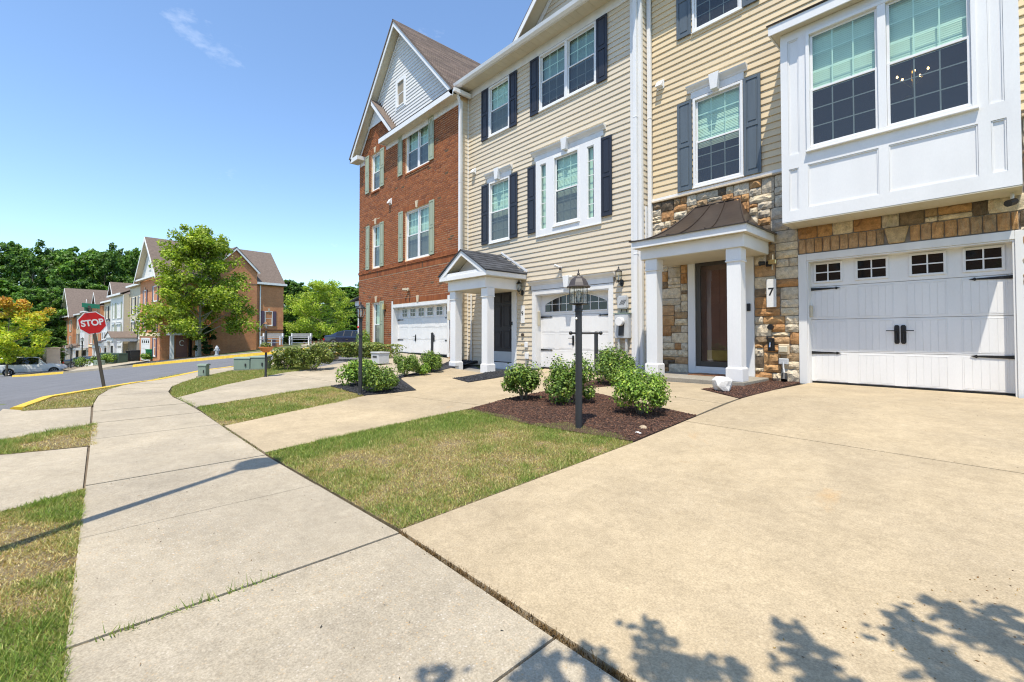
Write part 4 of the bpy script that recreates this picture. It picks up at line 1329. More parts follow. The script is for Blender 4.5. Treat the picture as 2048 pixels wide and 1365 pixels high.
for bx, bz in BULBS:
    m = MB(); m.lathe((bx, 8.98, bz), [(.004, -.018), (.014, -.006), (.012, .01), (.002, .024)], 8); m.build('bulb', [GLOW], t); MB().tube([(bx, 8.98, bz - .02), (-.92, 8.99, 4.80)], .005, 4).build('arm', [BRASS], t)
m = MB(); m.lathe((-.97, 8.985, 4.66), [(.005, 0), (.04, .008), (.055, .02), (.05, .024)], 10); m.build('bowl', [BRASS], t); MB().tube([(-.92, 8.985, 4.70), (-.92, 8.985, 5.6)], .006, 4).build('rod', [BRASS], t)
# garage
G7 = garage(h7, -2.40, .075, [.262, .80, 1.37, 1.95, 2.41], 9.45, Y7, .13, .12, 'square',
            [(-2.30, -1.94, 2.05, 2.34), (-1.70, -1.33, 2.05, 2.34), (-1.01, -.65, 2.05, 2.34), (-.41, -.05, 2.05, 2.34)], True, (1.105, .30, -1.205, -1.125))
# front door: storm door before a dark red door
dc = MB(); dc.box(-4.585, -4.431, Y7 - .045, Y7 + .05, .30, 2.76); dc.box(-3.429, -3.275, Y7 - .045, Y7 + .05, .30, 2.76); dc.box(-4.43, -3.43, Y7 - .045, Y7 + .05, 2.631, 2.76)
dc.box(-4.43, -3.43, Y7 - .05, Y7 + .12, .30, .444); dc.build('door_frame', [TRIMW], h7, bevel=.004)
sd = MB().ring(-4.428, -3.432, .446, 2.629, .105, Y7 - .02, Y7 + .018); sdo = sd.build('storm_door', [STORM], h7, bevel=.005)
MB().quad((-4.323, Y7, .551), (-3.537, Y7, .551), (-3.537, Y7, 2.524), (-4.323, Y7, 2.524)).build('storm_pane', [GLASS_DARK], sdo)
MB().box(-3.50, -3.47, Y7 - .06, Y7 - .021, 1.35, 1.50).build('handle', [BLACKM], sdo)
dm = MB().box(-4.41, -3.45, Y7 + .11, Y7 + .15, .446, 2.62)
for a, b, c, d in ((-4.30, -3.98, 1.75, 2.45), (-3.88, -3.56, 1.75, 2.45), (-4.30, -3.98, .95, 1.62), (-3.88, -3.56, .95, 1.62)):
    dm.ring(a, b, c, d, .03, Y7 + .095, Y7 + .109)
fd_ = dm.build('front_door', [REDBR], h7)
MB().box(-4.25, -3.55, Y7 + .100, Y7 + .1085, .575, .78).build('kick_plate', [BRASS], fd_)
# portico with a bell-cast bronze roof
po = MB(); po.box(-4.97, -3.0, 8.05, Y7 - .06, 2.60, 2.825); por7 = po.build('portico', [WHITE], h7, bevel=.006)
MB().box(-4.96, -3.01, 8.06, Y7 - .07, 2.590, 2.599).build('portico_ceiling', [SOFF], por7)
fa = MB(); fa.box(-5.06, -2.92, 7.935, Y7 - .06, 2.826, 2.85, 1); fa.box(-5.08, -2.90, 7.91, 7.934, 2.82, 2.95); fa.box(-5.08, -5.061, 7.935, Y7 - .06, 2.82, 2.95); fa.box(-2.919, -2.90, 7.935, Y7 - .06, 2.82, 2.95)
fa.build('fascia', [WHITE, SOFF], por7)


def bell(t):
    return 7.88 + 1.40 * t, -5.12 + .70 * t, -2.86 - .66 * t, 2.965 + .80 * (t ** 1.75)


rm = MB(); N_ = 14
for i in range(N_):
    y0, l0, r0, z0 = bell(i / N_); y1, l1, r1, z1 = bell((i + 1) / N_)
    rm.quad((l0, y0, z0), (r0, y0, z0), (r1, y1, z1), (l1, y1, z1))
    rm.quad((r0, y0, z0), (r0, Y7, z0), (r1, Y7, z1), (r1, y1, z1)); rm.quad((l0, y0, z0), (l1, y1, z1), (l1, Y7, z1), (l0, Y7, z0))
y1, l1, r1, z1 = bell(1); rm.quad((l1, y1, z1), (r1, y1, z1), (r1, Y7, z1), (l1, Y7, z1))
rm.box(-5.13, -2.85, 7.875, Y7 - .06, 2.951, 2.964)
prf = rm.build('portico_roof', [BRONZE], por7, smooth=False)
for fx in (None, .36, .68, 1.0):
    s = MB(); pts = []
    for i in range(N_ + 1):
        y, l, r_, z = bell(i / N_)
        pts.append((l if fx is None else l + (r_ - l) * fx, y, z + .012))
    s.tube(pts, .013, 6); s.build('roof_seam', [BRONZE], por7)
y, l, r_, z = bell(1); MB().tube([(l, y, z + .012), (r_, y, z + .012)], .016, 6).build('roof_seam', [BRONZE], por7)


def column(port, x0, x1, y0, y1, zb, zt, zbase, zneck):
    c = MB(); c.box(x0, x1, y0, y1, zbase + .02, zt)
    c.box(x0 - .025, x1 + .025, y0 - .025, y1 + .025, zb, zbase); c.taper(x0 - .025, x1 + .025, y0 - .025, y1 + .025, zbase + .0005, zbase + .022, .022)
    c.box(x0 - .02, x1 + .02, y0 - .02, y1 + .02, zneck, zneck + .028); c.box(x0 - .010, x1 + .010, y0 - .010, y1 + .010, zneck + .029, zt - .001)
    return c.build('column', [WHITE], port, bevel=.005)


column(por7, -4.87, -4.64, 8.09, 8.31, .301, 2.599, .52, 2.36)
column(por7, -3.30, -3.07, 8.09, 8.31, .301, 2.599, .52, 2.36)
downspout(h7, [(-5.445, 9.0, 9.4), (-5.445, 9.235, 9.0), (-5.445, 9.235, .35)], .09, .07)
MB().box(-5.515, -5.48, 9.12, 9.18, .25, 4.0).build('conduit_cover', [WHITE], h7)

# ================================================================ HOUSE 9 (beige siding)
h9 = thing('townhouse', 'beige sided townhouse with navy shutters and a gabled white porch', 'townhouse', (-8.7, 9.0, .17))
Y9 = 9.0
W9 = [(-10.87, -9.91, 7.25, 8.82), (-8.68, -6.735, 7.27, 8.83), (-10.85, -9.89, 3.92, 5.81)]
WC = (-8.80, -6.595, 3.80, 5.90)
G9H = (-8.84, -6.40, 0, 2.20); D9H = (-10.80, -9.75, .0, 2.42)
mb = MB(); wall_face(mb, -11.97, -5.52, .0, 9.10, Y9, W9 + [WC, G9H, D9H], 0, .09)
mb.quad((-5.52, Y9, 0), (-5.52, 9.45, 0), (-5.52, 9.45, 9.1), (-5.52, Y9, 9.1))
wall9 = mb.build('siding', [BACK9], h9)
siding(wall9, -11.93, -5.78, .14, 8.84, Y9, W9 + [WC, (-8.98, -6.27, 0, 2.34), (-9.06, -6.2, 2.34, 2.56), (-10.9, -9.62, 0, 2.55)], VINYL9)
mb = MB(); z = .14
while z < 9.0:
    mb.prism([(-5.52, z), (-5.507, z + .003), (-5.506, z + .012), (-5.5175, z + .126), (-5.52, z + .13)], Y9 + .06, 9.29, 'y'); z += .13
mb.build('siding_return', [VINYL9], h9)
mb = MB().box(-11.972, -11.925, Y9 - .022, Y9 + .01, .14, 8.84); mb.build('corner_board', [TRIMW], h9, bevel=.004)
mb = MB(); mb.box(-5.78, -5.67, Y9 - .03, Y9 + .02, .14, 8.84); mb.box(-5.669, -5.50, Y9 - .03, Y9 - .0, .14, 8.84); mb.box(-5.52, -5.50, Y9 + .001, Y9 + .06, .14, 8.84)
mb.build('corner_board', [TRIMW], h9, bevel=.004)
for w, u in zip(W9, (1, 2, 1)):
    window(h9, Y9, *w, units=u, rows=2 if w[2] > 7 else 3, mull=.09, blind=1.0 if u == 1 else .88, bm_mat=BLIND2 if w[2] > 7 and u == 2 else None)
for a, b, c, d in ((-11.215, -10.885, 7.22, 8.83), (-9.895, -9.58, 7.22, 8.83), (-9.025, -8.70, 7.24, 8.83), (-6.72, -6.405, 7.24, 8.83), (-11.205, -10.865, 3.93, 5.80), (-9.88, -9.555, 3.93, 5.82), (-9.125, -8.81, 3.94, 5.82), (-6.59, -6.285, 3.94, 5.85)):
    shutter(h9, a, b, c, d, Y9, NAVY)
crown(h9, -11.0, -9.76, 5.82, 6.09, Y9)
crown(h9, -8.93, -6.46, 5.91, 6.15, Y9)
# triple window: white boards round two narrow sidelights and a sash window
mb = MB(); SLT = [(-8.63, -8.41, 3.97, 5.77), (-7.02, -6.80, 3.97, 5.77), (-8.15, -7.26, 3.98, 5.84)]
wall_face(mb, *WC, Y9 - .045, SLT, 0, .05); mb.box(WC[0], WC[0] + .002, Y9 - .044, Y9, WC[2], WC[3]); mb.box(WC[1] - .002, WC[1], Y9 - .044, Y9, WC[2], WC[3]); mb.box(WC[0] + .003, WC[1] - .003, Y9 - .06, Y9, WC[2] - .02, WC[2] - .001)
trip = mb.build('triple_window', [WHITE], h9)
for a, b, c, d in SLT[:2]:
    s = MB().ring(a, b, c, d, .022, Y9 - .03, Y9 + .03)
    for j in range(1, 5): s.box(a + .022, b - .022, Y9 - .008, Y9 + .002, c + (d - c) * j / 5 - .008, c + (d - c) * j / 5 + .008)
    s.quad((a, Y9 + .25, c), (b, Y9 + .25, c), (b, Y9 + .25, d), (a, Y9 + .25, d), 1)
    s.quad((a, Y9 + .031, c), (a, Y9 + .25, c), (a, Y9 + .25, d), (a, Y9 + .031, d), 1); s.quad((b, Y9 + .031, c), (b, Y9 + .25, c), (b, Y9 + .25, d), (b, Y9 + .031, d), 1)
    s.build('sidelight', [WHITE, INTER], trip)
    MB().quad((a + .02, Y9 + .004, c + .02), (b - .02, Y9 + .004, c + .02), (b - .02, Y9 + .004, d - .02), (a + .02, Y9 + .004, d - .02)).build('pane', [GLASS_UP], trip)
    MB().quad((a + .02, Y9 + .06, c + .02), (a + .11, Y9 + .06, c + .02), (a + .11, Y9 + .06, d - .02), (a + .02, Y9 + .06, d - .02)).build('blind', [BLIND], trip)
window(h9, Y9 - .02, -8.15, -7.26, 3.98, 5.84, rows=3)
# eaves and roof
mb = MB(); mb.box(-11.98, -5.40, 8.56, Y9 - .001, 9.085, 9.10, 1); mb.box(-11.96, -5.50, Y9 - .032, Y9 - .001, 8.845, 9.084, 0); mb.box(-11.98, -5.40, 8.535, 8.559, 9.06, 9.20, 0)
for i in range(32): mb.box(-11.9 + i * .2, -11.892 + i * .2, 8.57, Y9 - .035, 9.081, 9.0845, 1)
mb.build('soffit', [TRIMW, SOFF], h9)
mb = MB(); mb.prism([(8.41, 9.20), (8.43, 9.11), (8.49, 9.065), (8.533, 9.065), (8.533, 9.20), (8.52, 9.20), (8.50, 9.09), (8.425, 9.20)], -12.0, -5.40, 'x'); mb.build('gutter', [WHITE], h9)
E9a, E9b = (-12.0, 8.46, 9.21), (-5.40, 8.46, 9.21)
mb = MB(); mb.slab(E9a, E9b, (-5.40, 14.2, 13.0), (-12.0, 14.2, 13.0), .05); mb.slab((-12.0, 19.9, 9.21), (-5.4, 19.9, 9.21), (-5.4, 14.2, 13.0), (-12, 14.2, 13.0), .05)
mb.build('roof', [SHING], h9)
mb = MB(); pf = [(9.05, 0), (19.4, 0), (19.4, 9.2), (14.2, 12.7), (9.05, 9.2)]
mb.prism(pf, -5.57, -5.53, 'x'); mb.prism(pf, -11.96, -11.92, 'x'); mb.quad((-11.9, 19.4, 0), (-5.53, 19.4, 0), (-5.53, 19.4, 9.2), (-11.9, 19.4, 9.2)); mb.build('party_wall', [BACK9], h9)
# front cross gable above the gutter
GXc, GH, GB = -7.35, 1.86, 9.30
mb = MB(); mb.add([(GXc - GH, Y9 - .06, GB - .02), (GXc + GH, Y9 - .06, GB - .02), (GXc, Y9 - .06, GB + GH * .95)], [(0, 1, 2)])
gab9 = mb.build('gable', [BACK9], h9)
siding(gab9, 0, 0, GB, GB + GH * .95, Y9 - .06, [], VINYL9, span=lambda zz: (GXc - (GH * .95 - (zz - GB)) / .95 + .06, GXc + (GH * .95 - (zz - GB)) / .95 - .06))
mb = MB()
for s in (-1, 1):
    e = GXc + s * (GH + .05); zt = GB + (GH + .05) * .95
    mb.slab((e, 8.50, GB), (GXc, 8.50, zt), (GXc, 12.6, zt), (e, 9.0 + .0, GB), .03, 2)
    mb.prism([(e, GB - .02), (GXc, zt - .035), (GXc, zt - .22), (e - s * .2, GB - .02)], 8.50, 8.525, 'y', 0)
    mb.prism([(e - s * .05, GB - .02), (GXc, zt - .1), (GXc, zt - .115), (e - s * .065, GB - .02)], 8.526, Y9 - .065, 'y', 1)
    mb.prism([(e - s * .10, GB - .02), (GXc, zt - .13), (GXc, zt - .30), (e - s * .28, GB - .02)], Y9 - .10, Y9 - .08, 'y', 0)
mb.build('rake', [WHITE, SOFF, SHING], h9)
# garage 9
garage(h9, -8.84, -6.40, [.185, .70, 1.15, 1.63, 2.20], 9.19, Y9, .13, .12, 'arch', (-8.66, -6.58, 1.73, .20, .44, 8), True, (.95, .26, -7.66, -7.54), 4)
crown(h9, -9.06, -6.20, 2.335, 2.57, Y9)
# door 9
dc = MB(); dc.box(-10.86, -10.74, Y9 - .04, Y9 + .05, .08, 2.50); dc.box(-9.80, -9.60, Y9 - .04, Y9 + .05, .08, 2.50); dc.box(-10.739, -9.801, Y9 - .04, Y9 + .05, 2.41, 2.50); dc.box(-10.739, -9.801, Y9 - .04, Y9 + .10, .08, .27)
dc.build('door_frame', [TRIMW], h9, bevel=.004)
dm = MB().box(-10.738, -9.802, Y9 + .02, Y9 + .06, .272, 2.408)
for a, b in ((-10.64, -10.32), (-10.22, -9.90)):
    for c, d in ((.70, 1.22), (1.34, 1.98), (2.06, 2.32)):
        dm.ring(a, b, c, d, .025, Y9 + .006, Y9 + .0195); dm.box(a + .05, b - .05, Y9 + .008, Y9 + .0195, c + .05, d - .05)
d9 = dm.build('front_door', [DOORD], h9, bevel=.003)
MB().box(-10.70, -9.83, Y9 + .010, Y9 + .0195, .30, .60).build('kick_plate', [GREYW], d9)
MB().lathe((-9.87, Y9 - .02, 1.25), [(.01, -.03), (.028, -.015), (.028, .015), (.01, .03)], 10).build('door_knob', [BLACKM], d9)
MB().box(-9.785, -9.755, Y9 - .052, Y9 - .041, 1.38, 1.48).build('doorbell', [BLACKM], h9)
# gabled porch 9
po = MB(); po.box(-11.15, -9.40, 7.65, Y9 - .02, 2.37, 2.66); por9 = po.build('portico', [WHITE], h9, bevel=.006)
MB().box(-11.14, -9.41, 7.66, Y9 - .03, 2.362, 2.369).build('portico_ceiling', [SOFF], por9)
ft = MB(); PX, PW, PZ, PH = -10.285, 1.09, 2.83, .64
ft.box(PX - PW, PX + PW, 7.52, Y9 - .02, 2.662, 2.68, 1)
ft.box(PX - PW, PX + PW, 7.50, 7.519, 2.665, 2.775); ft.box(PX - PW + .16, PX + PW - .16, 7.5215, 7.545, 2.69, 2.86)
ft.box(PX + PW - .02, PX + PW, 7.52, Y9 - .02, 2.681, 2.83); ft.box(PX - PW, PX - PW + .02, 7.52, Y9 - .02, 2.681, 2.83)
ft.add([(PX - PW + .05, 7.90, 2.70), (PX + PW - .05, 7.90, 2.70), (PX, 7.90, PZ + PH - .06)], [(0, 1, 2)])
for s in (-1, 1):
    ft.prism([(PX + s * PW, 2.776), (PX, PZ + PH - .005), (PX, PZ + PH - .155), (PX + s * (PW - .22), 2.776)], 7.498, 7.52, 'y')
    ft.prism([(PX + s * (PW - .03), 2.776), (PX, PZ + PH - .05), (PX, PZ + PH - .075), (PX + s * (PW - .08), 2.776)], 7.521, 7.90, 'y', 1)
ft.prism([(PX + PW + .02, 2.86), (PX, PZ + PH + .07), (PX, PZ + PH + .13), (PX + PW + .05, 2.92)], Y9 - .022, Y9 - .016, 'y')
ft.build('pediment', [WHITE, SOFF], por9)
rr = MB()
for s in (-1, 1):
    rr.slab((PX + s * (PW + .03), 7.47, 2.815), (PX, 7.47, PZ + PH + .015), (PX, Y9 - .02, PZ + PH + .015), (PX + s * (PW + .03), Y9 - .02, 2.815), .025)
prf9 = rr.build('portico_roof', [SHINGD], por9)
SHM = []
for k in range(4):
    s_ = (.8, 1.0, 1.2, .65)[k]
    q = MB(); q.add([(0, 0, .002), (1, 0, .002), (1, 0, .011), (0, 0, .011), (0, 1, .002), (1, 1, .002)], [(0, 1, 2, 3), (3, 2, 5, 4), (0, 3, 4), (1, 5, 2)], 0, (s_, s_, s_ * 1.02)); SHM.append(q.mesh('shingle', [SHINGD]))
for s in (-1, 1):
    e = np.array((PX + s * (PW + .03), 0, 2.816)); r_ = np.array((PX, 0, PZ + PH + .016)); L_ = np.linalg.norm(r_ - e)
    nrow = 8; up = (r_ - e) / L_
    for i in range(nrow):
        yy = 7.47 + (0 if i % 2 else -.08)
        while yy < Y9 - .03:
            w = random.choice((.16, .2, .24)); y0, y1 = max(yy, 7.468), min(yy + w, Y9 - .021)
            if y1 - y0 > .03:
                o = link('shingle', random.choice(SHM), por9)
                base = e + up * (L_ * i / nrow) + np.array((0, y0, 0)) - ROOT[por9.name]
                n_ = np.cross((0, 1, 0), up) * (-1 if s < 0 else 1); n_ = n_ if n_[2] > 0 else -n_
                ln = min(L_ / nrow * 1.12, L_ - L_ * i / nrow)
                M_ = Matrix(((0, up[0] * ln, n_[0], base[0]), (y1 - y0 - .004, 0, n_[1], base[1]), (0, up[2] * ln, n_[2], base[2]), (0, 0, 0, 1)))
                o.matrix_local = M_
            yy += w
column(por9, -11.10, -10.84, 7.70, 7.94, .076, 2.369, .30, 2.12)
column(por9, -9.62, -9.38, 7.70, 7.94, .076, 2.369, .30, 2.12)
downspout(h9, [(-5.62, 8.62, 9.1), (-5.62, 8.93, 8.75), (-5.62, 8.93, .2)], .085, .065)
downspout(h9, [(-11.70, Y9 - .06, 2.4), (-11.70, Y9 - .06, .2)], .05, .04)
# ================================================================ HOUSE 11 (brick end house)
h11 = thing('townhouse', 'red brick end townhouse with sage shutters and a white sided gable', 'townhouse', (-15.7, 8.66, .4))
Y11 = 8.66
W11 = [(-18.37, -17.62, 7.22, 8.80, 1), (-15.46, -13.78, 7.25, 8.79, 2), (-18.27, -17.56, 3.91, 5.74, 1), (-15.46, -13.72, 3.90, 5.77, 2), (-18.20, -17.44, .60, 2.45, 1)]
G11H = (-16.37, -12.62, 0, 2.17)
HX0, HX1 = -19.55, -11.98
holes = [w[:4] for w in W11] + [G11H]
mb = MB(); wall_face(mb, HX0, HX1, .1, 9.0, Y11, holes, 0, .14)
mb.quad((HX1, Y11, .1), (HX1, 9.2, .1), (HX1, 9.2, 9.0), (HX1, Y11, 9.0)); mb.quad((HX0, Y11, .1), (HX0, 19.5, .1), (HX0, 19.5, 9.0), (HX0, Y11, 9.0))
SGX, SGH = -17.75, 1.75       # small brick gable on the left
mb.add([(SGX - SGH, Y11, 9.0), (SGX + SGH, Y11, 9.0), (SGX + .55, Y11, 10.2), (SGX - .55, Y11, 10.2)], [(0, 1, 2, 3)]); mb.add([(SGX - SGH - .1, Y11 + .02, 9.0), (SGX + SGH + .1, Y11 + .02, 9.0), (SGX, Y11 + .02, 10.95)], [(0, 1, 2)])
wall11 = mb.build('brick_wall', [MORTAR], h11)
BH, BW, BL = .0755, .0580, .2010
BCOL = [(.33, .115, .052), (.37, .135, .062), (.29, .098, .046), (.35, .125, .055), (.40, .155, .075), (.25, .085, .042), (.31, .11, .052), (.14, .085, .06)]
BWT = [5, 5, 4, 5, 3, 2, 4, .5]
brick_holes = [(w[0] - .005, w[1] + .005, w[2] - .115, w[3] + .20) if w[2] < 7 else (w[0] - .005, w[1] + .005, w[2] - .115, w[3] + (.2 if w[4] == 1 else .22)) for w in W11]
brick_holes += [(G11H[0] - .14, G11H[1] + .14, 0, 2.50), (HX0 - 1, HX1 + 1, 3.50, 3.87)]
BP = []
sv = CUR[0]; CUR[0] = WORLD
for c in BCOL:
    q = MB(); q.box(0, 1, -.011, .004, 0, 1, 0, c); BP.append(q.mesh('brick', [BRICK]))
CUR[0] = sv
cells = []
zr = .33; row = 0
while zr < 10.1:
    xa, xb = HX0, HX1
    if zr > 8.98:
        hw = min(SGH, SGH - (zr - 9.0) * 1.02) + 0; xa, xb = SGX - hw, SGX + hw
    x = xa - (.107 if row % 2 else 0)
    while x < xb:
        a, b = max(x, xa), min(x + BL, xb)
        if b - a > .04:
            segs = [(a, b)]
            for h in brick_holes:
                if min(h[3], zr + BW) - max(h[2], zr) > .02:
                    segs = [s for (c, d) in segs for s in ((c, min(d, h[0])), (max(c, h[1]), d)) if s[1] - s[0] > .03]
            cells += [(c, d, zr, zr + BW, -.011) for c, d in segs]
        x += BL + .0165
    zr += BH; row += 1
near = sorted(range(len(cells)), key=lambda i: (cells[i][0] + 10) ** 2 + (cells[i][2] - 1.2) ** 2)[:300]
ns = set(near)
big = MB()
for i, (a, b, c, d, y) in enumerate(cells):
    if i in ns:
        o = link('brick', random.choices(BP, BWT)[0], wall11, (a, Y11, c)); o.scale = (b - a, random.uniform(.7, 1.2), d - c)
    else:
        t = random.choices(BCOL, BWT)[0]; s = random.uniform(.88, 1.12); yy = random.uniform(-.013, -.009)
        big.add([(a, Y11 + yy, c), (b, Y11 + yy, c), (b, Y11 + yy, d), (a, Y11 + yy, d), (a, Y11, c), (b, Y11, c), (b, Y11, d), (a, Y11, d)],
                [(0, 1, 2, 3), (0, 4, 5, 1), (1, 5, 6, 2), (2, 6, 7, 3), (3, 7, 4, 0)], 0, tuple(v * s for v in t))


def soldier(x0, x1, z0, z1, proud, w=.061):
    n = max(1, int(round((x1 - x0) / (w + .01)))); st = (x1 - x0) / n
    for k in range(n):
        t = random.choices(BCOL, BWT)[0]; a = x0 + k * st + .005; b = a + st - .01
        big.box(a, b, Y11 - proud, Y11 + .002, z0, z1, 0, t)


soldier(HX0, HX1, 3.52, 3.735, .020)            # belt course
soldier(HX0 - .02, HX1, 3.745, 3.80, .045, .2)
soldier(HX0 - .02, HX1, 3.808, 3.865, .035, .061)
for w in W11:
    soldier(w[0] - .02, w[1] + .02, w[2] - .105, w[2] - .045, .05)           # rowlock sill
    if w[4] == 1 or w[2] < 7: soldier(w[0] - (0.16 if w[4] == 2 else .1), w[1] + (.16 if w[4] == 2 else .1), w[3] + .01, w[3] + .20, .016)
soldier(G11H[0] - .12, G11H[1] + .12, 2.30, 2.495, .018)
o = big.build('bricks', [BRICK], wall11); o['kind'] = 'stuff'
for w in W11 + [(G11H[0] - .0, G11H[1], 0, 2.285, 1)]:
    if w[4] == 2 and w[2] > 7: continue
    xm = (w[0] + w[1]) / 2; k = MB(); k.prism([(xm - .055, w[3] + .005), (xm + .055, w[3] + .005), (xm + .105, w[3] + .25), (xm - .105, w[3] + .25)], Y11 - .05, Y11 + .01, 'y')
    k.build('keystone', [KEYST], h11, bevel=.006)
for w in W11:
    window(h11, Y11 + .075, w[0], w[1], w[2], w[3], units=w[4], rows=2 if w[2] > 7 else 3, proud=.03, mull=.08)
for a, b, c, d in ((-18.90, -18.565, 7.22, 8.86), (-17.52, -17.18, 7.22, 8.80), (-16.0, -15.67, 7.25, 8.86), (-13.79, -13.46, 7.25, 8.80), (-18.81, -18.48, 3.90, 5.79), (-17.50, -17.17, 3.91, 5.74),
                   (-15.93, -15.60, 3.91, 5.84), (-13.74, -13.42, 3.90, 5.82), (-18.74, -18.39, .64, 2.47), (-17.46, -17.12, .64, 2.48)):
    shutter(h11, a, b, c, d, Y11, SAGE, off=.018)
garage(h11, -16.37, -12.62, [.40, .92, 1.36, 1.72, 2.16], 8.86, Y11, .0, .12, 'square',
       [(-15.98 + i * .60, -15.98 + i * .60 + .36, 1.80, 2.08) for i in range(6)], True, (.98, .26, -15.0, -13.75), 4)
for a in (-16.50, -12.618): MB().box(a, a + .128, Y11 - .02, Y11 + .19, .36, 2.42).build('door_jamb', [TRIMW], h11, bevel=.004)
# main gable with white siding
MX, MW, MZ0, MS = -15.80, 3.95, 8.93, 1.085      # centre, half width at the eave tips, eave height, slope
YR = 8.28
g = MB(); g.add([(-16.0, Y11 - .02, 9.05), (MX + MW - .15, Y11 - .02, MZ0 + .1), (MX, Y11 - .02, MZ0 + MW * MS - .12), (-17.70, Y11 - .02, 11.0)], [(0, 1, 2, 3)])
gab = g.build('gable', [BACK9], h11)


def gspan(zz):
    k = (zz - MZ0) / MS + .10
    a, b = MX - MW + k, MX + MW - k
    if zz < 11.0: a = max(a, SGX + (11.0 - zz) / 1.02 - .05)
    return a, b


ATW = (-16.08, -15.52, 10.0, 10.98)
siding(gab, 0, 0, 9.05, MZ0 + MW * MS - .15, Y11 - .02, [ATW], VINYLW, h=.13, span=gspan)
mb = MB(); mb.ring(ATW[0] - .12, ATW[1] + .12, ATW[2] - .12, ATW[3] + .12, .12, Y11 - .055, Y11 - .02); mb.build('window_trim', [WHITE], h11, bevel=.004)
window(h11, Y11 - .02, *ATW, cols=3, rows=2, blind=0, fw=.035)
rk = MB()
zt = MZ0 + MW * MS
for s in (-1, 1):
    e = MX + s * MW
    rk.prism([(e, MZ0 - .02), (MX, zt - .02), (MX, zt - .26), (e - s * .02, MZ0 - .20), (e, MZ0 - .20)], YR, YR + .03, 'y', 0)
    rk.prism([(e - s * .02, MZ0 - .10), (MX, zt - .12), (MX, zt - .135), (e - s * .035, MZ0 - .10)], YR + .031, Y11 - .04, 'y', 1)
    rk.prism([(e - s * .30, MZ0 + .10), (MX, zt - .22), (MX, zt - .36), (e - s * .44, MZ0 + .10)], Y11 - .058, Y11 - .036, 'y', 0)
# horizontal eave with its gutter board, right part and the return on the left
XL = -16.95
rk.box(XL, MX + MW + .02, YR + .0, YR + .03, MZ0 - .16, MZ0 + .02, 0); rk.box(XL + .02, MX + MW, YR + .031, Y11 - .04, MZ0 - .14, MZ0 - .125, 1)
rk.box(XL - .03, XL - .001, YR, Y11 - .001, MZ0 - .16, MZ0 + .02, 0)
rk.slab((XL, YR - .01, MZ0 + .045), (MX + MW + .02, YR - .01, MZ0 + .045), (MX + MW - .1, Y11 - .02, MZ0 + .20), (XL, Y11 - .02, MZ0 + .20), .02, 2)
rk.box(XL, HX1 + .02, Y11 - .045, Y11 - .002, MZ0 - .33, MZ0 - .141, 0)
rk.box(MX - MW, MX - MW + .75, YR + .0, YR + .03, MZ0 - .2, MZ0 - .02, 0); rk.box(MX - MW + .02, MX - MW + .75, YR + .031, Y11 - .002, MZ0 - .19, MZ0 - .17, 1); rk.box(MX - MW + .72, MX - MW + .75, YR + .031, Y11 - .002, MZ0 - .169, MZ0 - .02, 0)
rk.box(MX - MW + .35, MX - MW + .72, Y11 - .045, Y11 - .002, MZ0 - .38, MZ0 - .191, 0)
# small gable over the brick
sz = 10.83
rk.prism([(SGX + SGH + .1, MZ0 + .02), (SGX, sz), (SGX, sz - .2), (SGX + SGH - .1, MZ0 + .02)], YR + .035, YR + .065, 'y', 0)
rk.slab((SGX + SGH + .15, YR + .02, MZ0 + .05), (SGX, YR + .02, sz + .05), (SGX, Y11 + .3, sz + .05), (SGX + SGH + .15, Y11 + .3, MZ0 + .05), .03, 2)
rk.prism([(SGX + SGH + .02, MZ0 + .02), (SGX, sz - .08), (SGX, sz - .095), (SGX + SGH, MZ0 + .02)], YR + .066, Y11 - .002, 'y', 1)
rk.add([(SGX - .85, Y11 - .036, 9.98), (SGX + .85, Y11 - .036, 9.98), (SGX, Y11 - .036, 10.86)], [(0, 1, 2)], 0)
rk.box(SGX - .85, SGX + .85, Y11 - .06, Y11 - .037, 9.95, 10.07, 0)
rk.build('rake', [WHITE, SOFF, SHING], h11)
rf = MB(); yb = 20.0
rf.slab((MX + MW + .05, YR - .03, MZ0 - .0), (MX, YR - .03, zt + .02), (MX, yb, zt + .02), (MX + MW + .05, yb, MZ0), .05)
rf.slab((MX - MW - .05, YR - .03, MZ0), (MX, YR - .03, zt + .02), (MX, yb, zt + .02), (MX - MW - .05, yb, MZ0), .05)
roof11 = rf.build('roof', [SHING], h11)
courses('shingle_courses', h11, (MX + MW + .05, YR - .03, MZ0), (MX + MW + .05, 19.0, MZ0), (MX, 19.0, zt + .02), (MX, YR - .03, zt + .02), SHING, .145, .9)
mb = MB(); mb.prism([(Y11 + .1, 0), (19.4, 0), (19.4, 9.0), (Y11 + .1, 9.0)], HX1 - .05, HX1 - .01, 'x'); mb.build('party_wall', [BACK9], h11)
mb = MB(); mb.box(MX + MW + .03, MX + MW + .12, YR + .0, 8.95, MZ0 - .10, MZ0 + .02); mb.build('gutter', [WHITE], h11)
mb = MB(); z = .3
while z < 8.7:
    mb.prism([(HX1, z), (HX1 + .013, z + .003), (HX1 + .014, z + .012), (HX1 + .0025, z + .126), (HX1, z + .13)], Y11 + .12, 8.995, 'y'); z += .13
mb.build('siding_return', [VINYL9], h11)
mb = MB(); mb.box(HX1 - .02, HX1 + .025, Y11 - .02, Y11 + .118, .2, 8.75); mb.build('corner_board', [TRIMW], h11)
downspout(h11, [(-11.87, 8.45, 8.9), (-11.87, 8.60, 8.6), (-11.87, 8.60, .25)], .09, .07)

# ================================================================ FIXTURES ON THE WALLS


